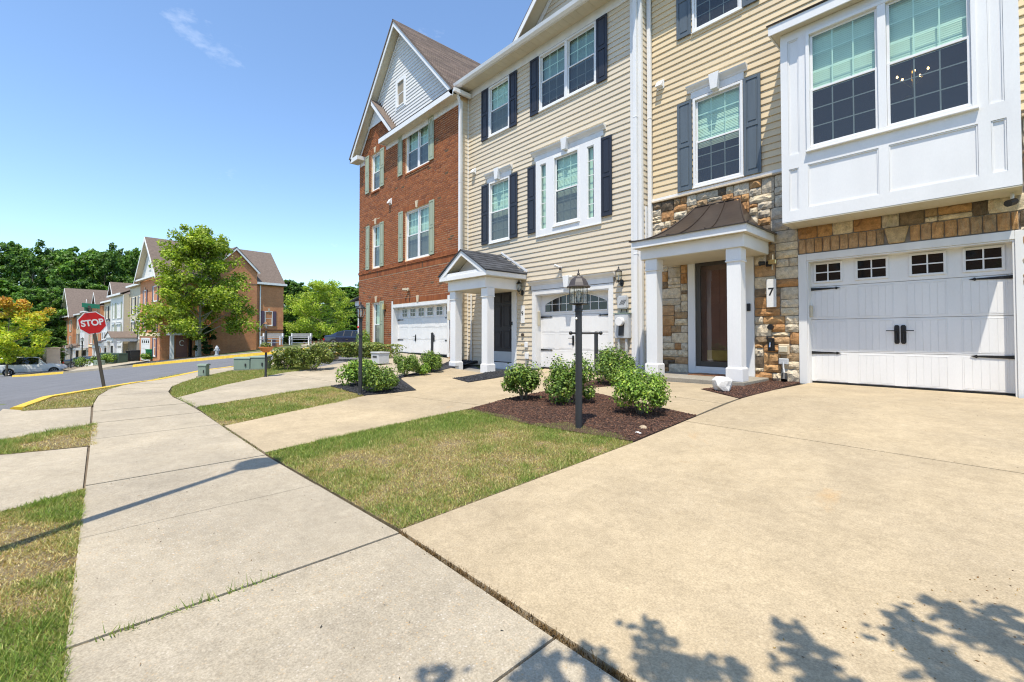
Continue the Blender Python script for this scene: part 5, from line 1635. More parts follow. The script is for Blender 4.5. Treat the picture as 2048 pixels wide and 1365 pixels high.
def wall_lantern(x, y, z, label):
    t = thing('wall_lantern', label, 'wall lamp', (x, y, z), 'black wall lanterns on the beige house')
    m = MB(); m.lathe((x, y - .012, z), [(.055, 0)], 3) if False else None
    m.prism([(x + .05 * math.cos(a) * 1.0, z + .085 * math.sin(a)) for a in np.linspace(0, 2 * math.pi, 14)[:-1]], y - .02, y, 'y')
    m.build('back_plate', [BLACKM], t)
    MB().tube([(x, y - .02, z), (x, y - .07, z - .05), (x - .0, y - .13, z - .02), (x, y - .14, z + .03)], .009, 6).build('arm', [BLACKM], t)
    c = (x, y - .14, z + .03); n = 8
    m = MB(); m.lathe(c, [(.02, -.02), (.035, 0), (.05, .012), (.05, .02), (.02, .022)], 10); m.build('lantern_base', [BLACKM], t); m = MB(); m.lathe(c, [(.085, .215), (.05, .255), (.028, .275), (.012, .30), (.018, .315), (.006, .34)], 12)
    m.build('lantern_cap', [BLACKM], t)
    m = MB()
    for k in range(n):
        a = 2 * math.pi * k / n
        m.tube([(c[0] + r_ * math.cos(a), c[1] + r_ * math.sin(a), c[2] + q) for r_, q in ((.045, .015), (.075, .07), (.08, .13), (.072, .215))], .005, 4)
    m.build('lantern_cage', [BLACKM], t)
    MB().lathe(c, [(.04, .02), (.068, .07), (.073, .13), (.064, .21)], 12).build('lantern_glass', [GLASS_CLR], t)
    MB().lathe(c, [(.012, .03), (.014, .08), (.02, .11), (.012, .15)], 8).build('bulb', [SIGNW], t)
    return t


wall_lantern(-9.36, Y9 - .016, 2.30, 'black cage wall lantern right of the dark front door')
wall_lantern(-6.03, Y9 - .016, 2.30, 'black cage wall lantern above the electric meter')


def plaque(x, y, z, w, h, ch, label, size, dark):
    t = thing('number_plaque', label, 'house number', (x, y, z))
    m = MB(); m.prism([(x - w / 2 + .012, y - .028), (x + w / 2 - .012, y - .028), (x + w / 2, y), (x - w / 2, y)], z - h / 2, z + h / 2, 'z'); m.build('board', [WHITE], t, bevel=.003)
    M_ = Matrix.Translation((x, y - .0295, z + .02)) @ Matrix.Rotation(R(90), 4, 'X')
    text_mesh('number', ch, size, BLACKM, M_, t, .001, .004)


plaque(-2.965, Y7 - .05, 1.87, .17, .52, '7', 'narrow white house number board reading 7 on the stone wall', .20, 1)
plaque(-9.34, Y9 - .016, 1.68, .15, .50, '9', 'narrow white house number board reading 9 beside the dark door', .17, 1)

t = thing('security_light', 'twin head motion security light on the stone wall', 'security light', (-3.0, Y7 - .05, 2.42))
MB().lathe((0, 0, 0), [(.001, 0)], 3) if False else None
MB().box(-3.05, -2.95, Y7 - .075, Y7 - .045, 2.37, 2.47).build('base', [BLACKM], t, bevel=.008)
MB().tube([(-3.06, Y7 - .10, 2.44), (-3.13, Y7 - .16, 2.43)], .035, 10, r1=.045).build('lamp_head', [BLACKM], t)
MB().box(-2.98, -2.85, Y7 - .17, Y7 - .10, 2.40, 2.48).build('lamp_head', [BRASS], t, bevel=.01)
MB().tube([(-2.93, Y7 - .09, 2.30), (-2.92, Y7 - .09, 2.58)], .012, 6).build('sensor', [BEIGEB], t)
o = MB().box(-3.395, -3.33, Y7 - .075, Y7 - .047, 1.555, 1.70).build('video_doorbell', BLACKM, loc=(-3.36, Y7 - .06, 1.6), bevel=.008); props(o, 'small black video doorbell on the white door trim', 'doorbell')
o = MB().lathe((0, 0, 0), [(.001, 0)], 3) if False else None
m = MB(); m.tube([(-2.98, Y7 - .03, 1.24), (-2.98, Y7 - .10, 1.24)], .05, 12); o = m.build('vent_pipe', BLACKM, loc=(-2.98, Y7, 1.24)); props(o, 'round black vent pipe end below the number 7 board', 'vent pipe')
t = thing('hose_tap', 'dark hose tap in its recess left of the outdoor outlet', 'tap', (-2.975, Y7 - .05, .92))
MB().box(-3.03, -2.92, Y7 - .062, Y7 - .04, .80, 1.04).build('recess_plate', [BLACKM], t); MB().tube([(-2.975, Y7 - .06, .95), (-2.975, Y7 - .12, .95), (-2.975, Y7 - .14, .87)], .014, 8).build('spout', [CHROME], t); MB().tube([(-2.975, Y7 - .10, .97), (-2.975, Y7 - .10, 1.01)], .03, 8).build('handle', [BLACKM], t)
t = thing('outdoor_outlet', 'beige outdoor socket box on the stone wall', 'socket', (-2.77, Y7 - .05, .83))
MB().box(-2.86, -2.68, Y7 - .06, Y7 - .03, .74, .93).build('back_plate', [KEYST], t, bevel=.01); MB().box(-2.84, -2.70, Y7 - .11, Y7 - .0605, .78, .89).build('cover', [BEIGEB], t, bevel=.012)
t = thing('cable_box', 'small grey cable box with a hanging black lamp by the mulch', 'socket', (-2.77, Y7 - .05, .62))
MB().box(-2.85, -2.69, Y7 - .085, Y7 - .03, .56, .67).build('box', [GREYB], t, bevel=.012); MB().tube([(-2.77, Y7 - .09, .60), (-2.76, Y7 - .11, .50), (-2.73, Y7 - .16, .38)], .014, 6).build('cable', [GREYB], t); MB().tube([(-2.73, Y7 - .15, .40), (-2.72, Y7 - .22, .29)], .045, 10, r1=.055).build('lamp_head', [BLACKM], t)
t = thing('security_camera', 'small white security camera under the right end of the bay', 'camera', (.06, 9.0, 2.99))
MB().tube([(.06, 9.05, 2.99), (.06, 9.0, 2.90)], .02, 8).build('mount', [WHITE], t); MB().tube([(.08, 9.02, 2.88), (.02, 8.90, 2.84)], .045, 10).build('camera_body', [BLACKM], t)
o = MB().box(-2.377, -2.345, 9.33, 9.42, 1.42, 1.62).build('keypad', BEIGEB, loc=(-2.36, 9.38, 1.5), bevel=.008); props(o, 'beige garage keypad on the left jamb of the wide garage door', 'keypad')
o = MB().box(-8.81, -8.78, 9.03, 9.12, 1.35, 1.75).build('thermometer', BEIGEB, loc=(-8.8, 9.08, 1.5), bevel=.006); props(o, 'tan keypad strip on the jamb of the arched window garage', 'keypad')


def dryer_vent(x, y, z, s, label):
    t = thing('dryer_vent', label, 'vent', (x, y, z), 'white dryer vent hoods on the walls')
    MB().box(x - s, x + s, y - .02, y, z - s * 1.1, z + s * 1.1).build('flange', [WHITE], t, bevel=.004)
    MB().prism([(y - .021, z + s * .9), (y - .05, z + s * .85), (y - .13, z - s * .5), (y - .13, z - s * .7), (y - .021, z - s * .7)], x - s * .8, x + s * .8, 'x').build('hood', [WHITE], t, bevel=.004)


dryer_vent(-5.19, Y7 - .014, 6.70, .09, 'white vent hood on tan siding near the slate shutters')
dryer_vent(-11.6, Y9 - .014, 6.38, .09, 'white vent hood on beige siding by the brick house')
dryer_vent(-16.62, Y11 - .011, 6.42, .11, 'white vent hood on the red brick wall')
t = thing('flood_camera', 'small white camera light above the arched window garage', 'camera', (-7.9, Y9 - .02, 2.84))
MB().box(-7.94, -7.86, Y9 - .05, Y9 - .015, 2.78, 2.88).build('mount', [GREYB], t, bevel=.006); MB().tube([(-7.93, Y9 - .06, 2.87), (-8.0, Y9 - .17, 2.92)], .03, 8, r1=.04).build('lamp_head', [WHITE], t); MB().tube([(-7.88, Y9 - .06, 2.84), (-7.82, Y9 - .15, 2.80)], .03, 8).build('camera_body', [BRONZE], t)
t = thing('flood_camera', 'small tan camera light above the brick house garage', 'camera', (-15.15, Y11 - .02, 2.78))
MB().box(-15.2, -15.1, Y11 - .06, Y11 - .01, 2.74, 2.82).build('mount', [BEIGEB], t); MB().tube([(-15.2, Y11 - .06, 2.79), (-15.36, Y11 - .16, 2.80)], .04, 8).build('lamp_head', [BEIGEB], t); MB().tube([(-15.1, Y11 - .06, 2.79), (-14.98, Y11 - .16, 2.80)], .04, 8).build('lamp_head', [BEIGEB], t)
# electricity meter
t = thing('electric_meter', 'grey electric meter box with white pipes under a communications box', 'meter', (-5.96, Y9 - .016, 1.3))
MB().box(-6.17, -5.79, Y9 - .14, Y9 - .016, 1.02, 1.58).build('meter_box', [GREYB], t, bevel=.012)
MB().box(-6.19, -5.77, Y9 - .15, Y9 - .016, 1.581, 1.60).build('lid', [GREENB], t)
MB().tube([(-5.98, Y9 - .14, 1.40), (-5.98, Y9 - .24, 1.40)], .10, 18).build('dial', [SIGNW], t, bevel=.008)
MB().prism([(-6.05, 1.08), (-5.91, 1.08), (-5.89, 1.36), (-6.03, 1.36)], Y9 - .155, Y9 - .141, 'y').build('cover_plate', [CHAR], t)
for xx in (-6.08, -5.88): MB().tube([(xx, Y9 - .08, 1.02), (xx, Y9 - .08, .3)], .032, 8).build('pipe', [PIPEW], t)
t = thing('communications_box', 'light grey plastic box with slanted vents above the meter', 'utility box', (-5.98, Y9 - .016, 1.85))
MB().box(-6.12, -5.84, Y9 - .11, Y9 - .016, 1.69, 2.0).build('cover', [GREYB], t, bevel=.03, seg=2)
m = MB()
for k in range(4): m.prism([(-6.05 + k * .035, 1.79), (-6.035 + k * .035, 1.79), (-5.96 + k * .035, 1.90), (-5.975 + k * .035, 1.90)], Y9 - .114, Y9 - .1105, 'y')
m.build('vent_slots', [CHAR], t); MB().tube([(-6.02, Y9 - .05, 1.69), (-6.04, Y9 - .06, 1.6)], .01, 5).build('cable', [BLACKM], t); MB().tube([(-5.9, Y9 - .05, 1.69), (-5.88, Y9 - .06, 1.6)], .01, 5).build('cable', [BLACKM], t)
m = MB(); m.tube([(-9.34, Y9 - .0, 1.10), (-9.34, Y9 - .06, 1.10)], .045, 10); o = m.build('vent_pipe', BRONZE, loc=(-9.34, Y9, 1.1)); props(o, 'small round brown vent left of the arched window garage', 'vent pipe')
t = thing('hose_tap', 'white hose tap box low on the beige siding', 'tap', (-9.2, Y9 - .02, .8))
MB().box(-9.24, -9.12, Y9 - .07, Y9 - .016, .74, .90).build('box', [WHITE], t, bevel=.01); MB().tube([(-9.25, Y9 - .07, .82), (-9.33, Y9 - .10, .84), (-9.33, Y9 - .10, .76)], .014, 6).build('spout', [BRASS], t)
t = thing('outdoor_outlet', 'white outdoor socket below the hose tap on beige siding', 'socket', (-9.15, Y9 - .02, .5))
MB().box(-9.21, -9.09, Y9 - .09, Y9 - .016, .42, .60).build('cover', [WHITE], t, bevel=.012); MB().tube([(-9.16, Y9 - .06, .42), (-9.17, Y9 - .07, .2)], .008, 5).build('cable', [GREYB], t)
t = thing('utility_box', 'beige utility box with dangling cables right of the brick house garage', 'utility box', (-12.32, Y11 - .02, 1.72))
MB().box(-12.46, -12.20, Y11 - .13, Y11 - .012, 1.58, 1.88).build('cover', [BEIGEB], t, bevel=.012); MB().box(-12.28, -12.16, Y11 - .12, Y11 - .012, .98, 1.48).build('meter', [WHITE], t, bevel=.012)
for k in range(3): MB().tube([(-12.42 + k * .06, Y11 - .06, 1.58), (-12.40 + k * .05, Y11 - .07, 1.1), (-12.46 + k * .07, Y11 - .06, .5)], .007, 5).build('cable', [CHAR], t)
t = thing('wall_lantern', 'small tan wall lamp beside the lower sage shutter', 'wall lamp', (-17.02, Y11, 2.2)); MB().box(-17.09, -16.96, Y11 - .12, Y11 - .012, 2.12, 2.34).build('shade', [BRASS], t, bevel=.01); MB().box(-17.06, -16.99, Y11 - .06, Y11 - .012, 2.05, 2.119).build('bracket', [BLACKM], t)
for x, lab in ((-6.45, 'charcoal post with rounded top before the arched window garage'), (-13.0, 'charcoal post before the brick house garage door')):
    y = 8.55 if x > -10 else 8.3; zb = g1(x, y); t = thing('bollard_post', lab, 'post', (x, y, zb), 'charcoal posts before the garages')
    MB().tube([(x, y, zb), (x, y, 1.14)], .045, 10).build('post', [CHAR], t); MB().lathe((x, y, 1.14), [(.05, 0), (.05, .012), (.03, .03), (.005, .04)], 10).build('cap', [CHAR], t)
t = thing('deck_box', 'pale grey plastic storage box beside the brick house bushes', 'storage box', (-13.06, 6.47, .24))
MB().box(-13.32, -12.82, 6.3, 6.65, .22, .53).build('body', [GREYB], t, bevel=.012); MB().box(-13.34, -12.80, 6.28, 6.67, .531, .575).build('lid', [GREYB], t, bevel=.01); MB().box(-13.2, -12.94, 6.292, 6.2985, .40, .46).build('handle', [CHAR], t)
o = MB().box(-4.35, -3.55, 8.75, 9.2, .302, .318).build('door_mat', RUG, loc=(-3.95, 9.0, .3)); props(o, 'brown door mat on the porch slab before the storm door', 'mat')

# white rock and stones
def rock(name, label, cat, c, s, m, seed, sub=2, group=None):
    bm = bmesh.new(); bmesh.ops.create_icosphere(bm, subdivisions=sub, radius=1)
    r = np.random.default_rng(seed); dirs = r.normal(size=(9, 3)); dirs /= np.linalg.norm(dirs, axis=1)[:, None]; hs = r.uniform(.62, .92, 9)
    for v in bm.verts:
        p = np.array(v.co)
        for d, h in zip(dirs, hs):
            k = p @ d
            if k > h: p = p - d * (k - h)
        v.co = Vector(p * np.array(s) * (1 + r.normal(0, .02)))
    me = bpy.data.meshes.new(name); bm.to_mesh(me); bm.free(); me.materials.append(m)
    o = link(name, me, None, (c[0], c[1], c[2] + s[2] * .55)); return props(o, label, cat, group)


rock('rock', 'white faceted rock in the mulch beside the porch column', 'rock', (-3.0, 7.15, .23), (.19, .15, .16), ROCKW, 3, 2)
rock('stone', 'smooth tan stone at the edge of the brown mulch', 'stone', (-2.60, 4.24, .11), (.045, .04, .03), PEBB, 5, 2)
rock('stone', 'small pale broken stone by the driveway edge', 'stone', (-2.52, 4.02, .11), (.045, .025, .015), ROCKW, 6, 1)
# ================================================================ STREET FURNITURE
def coach_lamp(x, y, label):
    z = g1(x, y) - .02; t = thing('lamp_post', label, 'lamp post', (x, y, z))
    MB().lathe((x, y, z), [(.040, 0), (.040, .02), (.0375, .03), (.0355, 1.26), (.042, 1.265), (.042, 1.29), (.036, 1.30), (.036, 1.335)], 20).build('post', [CHAR], t, smooth=False)
    d = np.array((.74, .67)); n = np.array((x, y))
    a = n - d * .085; b = n + d * .235
    MB().tube([(*(a), z + 1.035), (*(b), z + 1.035)], .010, 8).build('ladder_rest', [BLACKM], t)
    for q in (a, b):
        m = MB(); m.lathe((q[0], q[1], z + 1.035), [(.001, -.02), (.012, -.017), (.02, -.005), (.02, .005), (.012, .017), (.001, .02)], 10); m.build('knob', [BLACKM], t, smooth=True)
    m = MB(); m.lathe((x, y - .037, z + 1.19), [(.001, -.014), (.012, -.006), (.012, .006), (.001, .014)], 8); m.build('light_sensor', [SIGNW], t)
    zb = z + 1.335; rot = R(45) + R(20)
    MB().lathe((x, y, zb), [(.045, 0), (.112, .008), (.112, .016), (.10, .02)], 4, 0, rot).build('lantern_base', [BLACKM], t)
    gl = MB(); w = .104
    P = [(x + w * math.cos(rot + k * math.pi / 2), y + w * math.sin(rot + k * math.pi / 2)) for k in range(4)]
    bars = MB(); lead = MB()
    for k in range(4):
        p, q = np.array(P[k]), np.array(P[(k + 1) % 4])
        gl.quad((*p, zb + .021), (*q, zb + .021), (*q, zb + .19), (*p, zb + .19))
        bars.tube([(*p, zb + .016), (*p, zb + .195)], .0045, 4)
        def L(u, v): return (*(p + (q - p) * u), zb + .021 + .169 * v)
        for u0, v0, u1, v1 in ((.5, 0, .5, .22), (.5, .22, .32, .5), (.32, .5, .5, .78), (.5, .78, .68, .5), (.68, .5, .5, .22), (.5, .78, .5, 1), (.32, .5, 0, .62), (.68, .5, 1, .62), (.15, 0, .2, 1), (.85, 0, .8, 1)):
            lead.tube([L(u0, v0), L(u1, v1)], .0014, 3)
    gl.build('lantern_glass', [GLASS_CLR], t); bars.build('lantern_frame', [BLACKM], t); lead.build('lead_came', [CHAR], t)
    m = MB(); m.lathe((x, y, zb), [(.012, .02), (.012, .07), (.022, .10), (.026, .125), (.014, .155), (.001, .165)], 10); m.build('bulb', [SIGNW], t, smooth=True)
    m = MB(); m.lathe((x, y, zb + .19), [(.134, 0), (.137, .006), (.116, .018), (.102, .05), (.080, .09), (.05, .108), (.045, .118), (.02, .122), (.012, .135), (.018, .148), (.006, .16), (.009, .172), (.002, .20)], 8, 0, rot)
    m.build('lantern_roof', [mat('lantern_brown', (.060, .048, .043), .5, .15, 10)], t)
    return t


def acorn_lamp(x, y, label, H, s=1.0, cap=BLACKM, pm=CHAR):
    z = g1(x, y) - .02; t = thing('lamp_post', label, 'lamp post', (x, y, z))
    hp = H - .33 * s
    MB().lathe((x, y, z), [(.042 * s, 0), (.042 * s, .03), (.034 * s, .04), (.031 * s, hp * .8), (.045 * s, hp * .8 + .004), (.045 * s, hp * .8 + .03), (.03 * s, hp * .8 + .034), (.028 * s, hp), (.04 * s, hp + .004)], 14).build('post', [pm], t)
    c = (x, y, z + hp)
    MB().lathe(c, [(.04 * s, .005), (.03 * s, .03 * s), (.05 * s, .055 * s), (.05 * s, .06 * s)], 12).build('lantern_base', [cap], t)
    m = MB()
    for k in range(8):
        a = k * math.pi / 4; m.tube([(c[0] + r_ * s * math.cos(a), c[1] + r_ * s * math.sin(a), c[2] + q * s) for r_, q in ((.045, .06), (.07, .10), (.078, .15), (.07, .205))], .005 * s, 4)
    m.build('lantern_cage', [cap], t)
    MB().lathe(c, [(.04 * s, .06 * s), (.064 * s, .10 * s), (.071 * s, .15 * s), (.063 * s, .205 * s)], 12).build('lantern_glass', [GLASS_CLR], t)
    MB().lathe(c, [(.012 * s, .07 * s), (.015 * s, .12 * s), (.02 * s, .15 * s), (.008 * s, .19 * s)], 8).build('bulb', [SIGNW], t)
    m = MB(); m.lathe(c, [(.09 * s, .205 * s), (.092 * s, .212 * s), (.06 * s, .245 * s), (.03 * s, .27 * s), (.012 * s, .285 * s), (.016 * s, .30 * s), (.002, .335 * s)], 14); m.build('lantern_cap', [cap], t)
    return t


coach_lamp(-3.12, 3.83, 'charcoal lamp post with bell roofed glass lantern and ladder bar, nearest the viewer')
acorn_lamp(-7.60, 3.40, 'charcoal lamp post with round caged lantern in the black gravel bed', 1.63)
lf = acorn_lamp(-12.36, 3.11, 'lamp post with small copper lantern and a hanging flower pot', 1.42, .8, COPPER, CHAR)
t = thing('flower_pot', 'orange terracotta half basket of flowers hung on the lamp post', 'flower pot', (-12.36, 3.11, .62))
zz = g1(-12.36, 3.11) + .60
MB().lathe((-12.36, 3.11, zz), [(.06, 0), (.12, .05), (.155, .115), (.165, .12), (.165, .135), (.15, .135), (.13, .11)], 14).build('basket', [TERRA], t)

# stop sign on a leaning post
sx0, sy0 = -13.22, .16
z0 = g1(sx0, sy0) - .03
t = thing('stop_sign', 'red octagonal STOP sign on a leaning weathered post', 'stop sign', (sx0, sy0, z0))
top = np.array((-13.60, -.10, 1.74)); base = np.array((sx0, sy0, z0))
up = (top - base) / np.linalg.norm(top - base)
m = MB(); pr = []
ex = np.array((0, 1, 0)) - up * up[1]; ex /= np.linalg.norm(ex); ey = np.cross(up, ex)
for p in (base, top):
    pr += [tuple(p + ex * u + ey * v) for u, v in ((-.03, .018), (-.02, 0), (.02, 0), (.03, .018), (.03, .024), (-.03, .024))]
m.add(pr, [(i, (i + 1) % 6, (i + 1) % 6 + 6, i + 6) for i in range(6)] + [(5, 4, 3, 2, 1, 0), (6, 7, 8, 9, 10, 11)])
m.build('post', [POSTW], t)
cen = np.array((-13.49, -.055, 1.355)); nrm = np.array((.93, .36, .05)); nrm /= np.linalg.norm(nrm)
sxv = np.cross((0, 0, 1), nrm); sxv /= np.linalg.norm(sxv); syv = np.cross(nrm, sxv)
ra = R(9.5); sx_, sy_ = sxv * math.cos(ra) + syv * math.sin(ra), -sxv * math.sin(ra) + syv * math.cos(ra)


def octo(rad, off, th):
    vs = []
    for o_ in (off, off + th):
        vs += [tuple(cen + nrm * o_ + rad * (math.cos(R(22.5 + 45 * k)) * sx_ + math.sin(R(22.5 + 45 * k)) * sy_)) for k in range(8)]
    m = MB(); m.add(vs, [tuple(range(7, -1, -1)), tuple(range(8, 16))] + [(k, (k + 1) % 8, (k + 1) % 8 + 8, k + 8) for k in range(8)]); return m


octo(.262, .02, .004).build('sign_border', [SIGNW], t); octo(.243, .0245, .002).build('sign_face', [REDP], t)
M_ = Matrix(((sx_[0], sy_[0], nrm[0], cen[0] + nrm[0] * .028), (sx_[1], sy_[1], nrm[1], cen[1] + nrm[1] * .028), (sx_[2], sy_[2], nrm[2], cen[2] + nrm[2] * .028), (0, 0, 0, 1)))
text_mesh('letters', 'STOP', .186, SIGNW, M_ @ Matrix.Diagonal((.88, 1.0, 1, 1)), t, .001, .006)
t2 = thing('street_name_sign', 'green street name blade with worn lettering above the stop sign', 'street sign', (-13.6, -.12, 1.74))
bd = np.array((.25, .95, -.10)); bd /= np.linalg.norm(bd); c2 = np.array((-13.6, -.075, 1.735)); u2 = np.array((0, 0, 1.0)); n2 = np.cross(bd, u2)
m = MB(); vs = []
for o_ in (-.003, .003):
    vs += [tuple(c2 + bd * a + u2 * b + n2 * o_) for a, b in ((-.15, -.048), (.15, -.048), (.15, .048), (-.15, .048))]
m.add(vs, [(3, 2, 1, 0), (4, 5, 6, 7)] + [(k, (k + 1) % 4, (k + 1) % 4 + 4, k + 4) for k in range(4)]); m.build('blade', [SIGNG], t2)
MB().box(-13.645, -13.585, -.15, -.09, 1.62, 1.70).build('bracket', [BLACKM], t2, bevel=.006)
m = MB(); bd3 = np.array((.95, -.28, 0)); vs = []
for o_ in (-.003, .003):
    q = np.array((.28, .95, 0)) * o_; vs += [tuple(np.array((-13.6, -.12, 1.655)) + bd3 * a + u2 * b + q) for a, b in ((-.2, -.04), (.2, -.04), (.2, .04), (-.2, .04))]
m.add(vs, [(3, 2, 1, 0), (4, 5, 6, 7)] + [(k, (k + 1) % 4, (k + 1) % 4 + 4, k + 4) for k in range(4)]); m.build('blade', [SIGNG], t2)

# street lamp just outside the frame: its shadow falls across the pavement
t = thing('street_lamp', 'tall dark street lamp on the verge, its shadow crossing the pavement', 'street lamp', (-3.378, -.588, 0))
MB().lathe((-3.378, -.588, 0), [(.085, 0), (.085, .3), (.045, .36), (.034, 4.4), (.034, 4.5)], 14).build('pole', [BLACKM], t)
MB().lathe((-3.378, -.588, 4.5), [(.08, 0), (.15, .06), (.165, .24), (.19, .25), (.10, .36), (.02, .42)], 8).build('lantern', [BLACKM], t)

# green utility boxes
def util_box(cx, cy, w, d, h, rz, label, name='utility_cabinet', cat='utility box', m_=None, group=None):
    z = g1(cx, cy) - .02; t = thing(name, label, cat, (cx, cy, z), group)
    sv = CUR[0]; CUR[0] = Fr((cx, cy, z), (math.cos(rz), math.sin(rz)), (-math.sin(rz), math.cos(rz)))
    MB().box(-w / 2 - .02, w / 2 + .02, -d / 2 - .02, d / 2 + .02, -.05, .04).build('plinth', [CONC_CURB], t)
    MB().box(-w / 2, w / 2, -d / 2, d / 2, .041, h - .05).build('cabinet', [m_ or GREENB], t, bevel=.012)
    MB().prism([(-d / 2 - .015, h - .049), (d / 2 + .015, h - .049), (d / 2 + .005, h - .01), (d / 2 - .1, h), (-d / 2 + .1, h), (-d / 2 - .005, h - .01)], -w / 2 - .015, w / 2 + .015, 'x').build('lid', [m_ or GREENB], t, bevel=.006)
    MB().box(w * .2, w * .28, -d / 2 - .02, -d / 2 - .001, h * .35, h * .55).build('lock', [CHAR], t)
    CUR[0] = sv
    return t


util_box(-14.85, 3.18, .42, .42, .40, R(58), 'left one of the two joined pale green utility cabinets')
util_box(-14.62, 3.55, .42, .42, .41, R(58), 'right one of the two joined pale green utility cabinets')
util_box(-13.90, 2.06, .19, .19, .35, R(55), 'small upright pale green pedestal box alone on the grass', 'utility_pedestal')

# ================================================================ FOLIAGE
def rand_dirs(n):
    v = rng.normal(size=(n, 3)); return v / np.linalg.norm(v, axis=1)[:, None]


def leaf_mesh(name, C, N_, size, tint, m, aspect=.6, fold=.18):
    n = len(C); N_ = N_ / np.linalg.norm(N_, axis=1)[:, None]
    a = np.cross(N_, rand_dirs(n)); a /= np.linalg.norm(a, axis=1)[:, None]; b = np.cross(N_, a)
    s = size[:, None]
    V = np.empty((n, 4, 3))
    V[:, 0] = C - a * s; V[:, 1] = C + b * s * aspect - N_ * s * fold; V[:, 2] = C + a * s; V[:, 3] = C - b * s * aspect - N_ * s * fold
    i = np.arange(n)[:, None] * 4
    F = np.concatenate([i + np.array([0, 1, 2]), i + np.array([0, 2, 3])], 1).reshape(-1, 3)
    return tri_mesh(name, V.reshape(-1, 3), F, np.repeat(tint, 2, 0), m)


PAL = {'box': [(.11, .20, .03), (.16, .26, .04), (.24, .33, .06), (.065, .12, .022)],
       'boxdry': [(.15, .22, .035), (.21, .27, .05), (.25, .27, .085), (.085, .12, .03)],
       'bright': [(.15, .28, .03), (.21, .34, .04), (.27, .38, .06), (.11, .2, .03)],
       'syc': [(.24, .34, .03), (.33, .42, .045), (.42, .48, .07), (.15, .22, .022)],
       'yel': [(.50, .55, .04), (.60, .60, .05), (.42, .52, .05), (.34, .46, .04)],
       'small': [(.36, .47, .05), (.44, .54, .07), (.48, .54, .10), (.24, .35, .04)],
       'forest': [(.075, .155, .028), (.11, .21, .035), (.15, .26, .05), (.05, .10, .02)],
       'forest2': [(.10, .21, .03), (.15, .28, .04), (.19, .33, .055), (.07, .14, .025)],
       'ever': [(.030, .065, .018), (.045, .09, .022), (.06, .11, .028)]}


def bush(label, x, y, w, d, h, n=4200, pal='box', leaf=.017, group=None, rz=0.0, flat=0.0, seed=1, stems=True, cat='bush', name='bush'):
    r = np.random.default_rng(seed)
    z = g1(x, y) - .01
    t = thing(name, label, cat, (x, y, z), group)
    k = 20
    ang = r.random(k) * 2 * math.pi; hz = r.uniform(.22, 1, k); rad = np.sqrt(r.random(k)) * (1.0 - .35 * np.abs(hz - .55) * (1 - flat))
    cl = np.stack([np.cos(ang) * rad * w * .40, np.sin(ang) * rad * d * .40, h * (.16 + .70 * hz * (1 - .28 * rad * rad * (1 - flat)))], 1)
    cr = r.uniform(.11, .26, k) * (w + h) * .5
    ci = r.integers(0, k, n); dirs = r.normal(size=(n, 3)); dirs /= np.linalg.norm(dirs, axis=1)[:, None]
    rr = r.uniform(.45, 1, n) ** .5
    P = cl[ci] + dirs * (cr[ci] * rr)[:, None]
    # stray shoots
    ns = n // 8; si = r.integers(0, k, ns); sd = r.normal(size=(ns, 3)) * .5 + (0, 0, .55); sd /= np.linalg.norm(sd, axis=1)[:, None]
    P = np.concatenate([P, cl[si] + sd * (cr[si] * r.uniform(.95, 1.5, ns))[:, None]]); dirs = np.concatenate([dirs, sd])
    if flat: P[:, 2] = np.minimum(P[:, 2], h * (1 + r.normal(0, .03, len(P))))
    P[:, 2] = np.maximum(P[:, 2], .02 + r.random(len(P)) * .05)
    c, s = math.cos(rz), math.sin(rz)
    P = np.stack([P[:, 0] * c - P[:, 1] * s, P[:, 0] * s + P[:, 1] * c, P[:, 2]], 1)
    pl = np.array(PAL[pal]); tint = pl[r.integers(0, len(pl), len(P))] * r.uniform(.6, 1.4, (len(P), 1))
    young = r.random(len(P)) < .10
    tint[young] *= (1.5, 1.25, .9)
    N_ = dirs + r.normal(0, .55, dirs.shape) + (0, 0, .35)
    me = leaf_mesh('foliage', P, N_, leaf * r.uniform(.6, 1.25, len(P)), tint, BOXW)
    link('foliage', me, t, (x, y, z))
    if stems:
        m = MB()
        for q in range(14):
            e = cl[q % k] * (.8, .8, .85); a0 = ang[q % k]
            e = (e[0] * c - e[1] * s, e[0] * s + e[1] * c, e[2])
            m.tube([(x + .03 * math.cos(a0), y + .03 * math.sin(a0), z), (x + e[0] * .45, y + e[1] * .45, z + e[2] * .55), (x + e[0], y + e[1], z + e[2])], .007, 5, r1=.003)
        m.build('stem', [BARK], t)
    return t


GB = 'boxwood bushes in the planting beds'
bush('left boxwood of the three in front of the lamp post', -4.89, 4.72, .62, .60, .56, 4000, 'box', .0205, GB, seed=2)
bush('middle boxwood directly behind the nearest lamp post', -4.15, 4.92, .80, .70, .64, 5200, 'box', .021, GB, seed=3)
bush('rounded pale boxwood at the right front of the brown mulch', -3.02, 4.86, .78, .72, .56, 5000, 'bright', .0185, GB, seed=4)
bush('dark boxwood before the electric meter and left porch column', -4.95, 7.05, 1.0, .8, .66, 5200, 'box', .024, GB, seed=5)
bush('bright leafy shrub left of the second lamp post', -8.95, 3.98, .95, .8, .56, 2400, 'bright', .034, None, seed=6)
bush('loose green shrub around the foot of the second lamp post', -7.72, 3.82, .85, .8, .58, 4200, 'box', .022, GB, seed=7)
bush('open dark boxwood between driveway and brick house garage', -10.0, 5.62, .80, .8, .62, 4600, 'box', .021, GB, seed=8)
bush('small round boxwood beside the left porch column', -10.35, 6.62, .72, .7, .52, 4200, 'box', .021, GB, seed=9)
bush('small bright shrub at the foot of the round boxwood', -9.95, 6.08, .40, .4, .30, 900, 'bright', .028, None, seed=10)
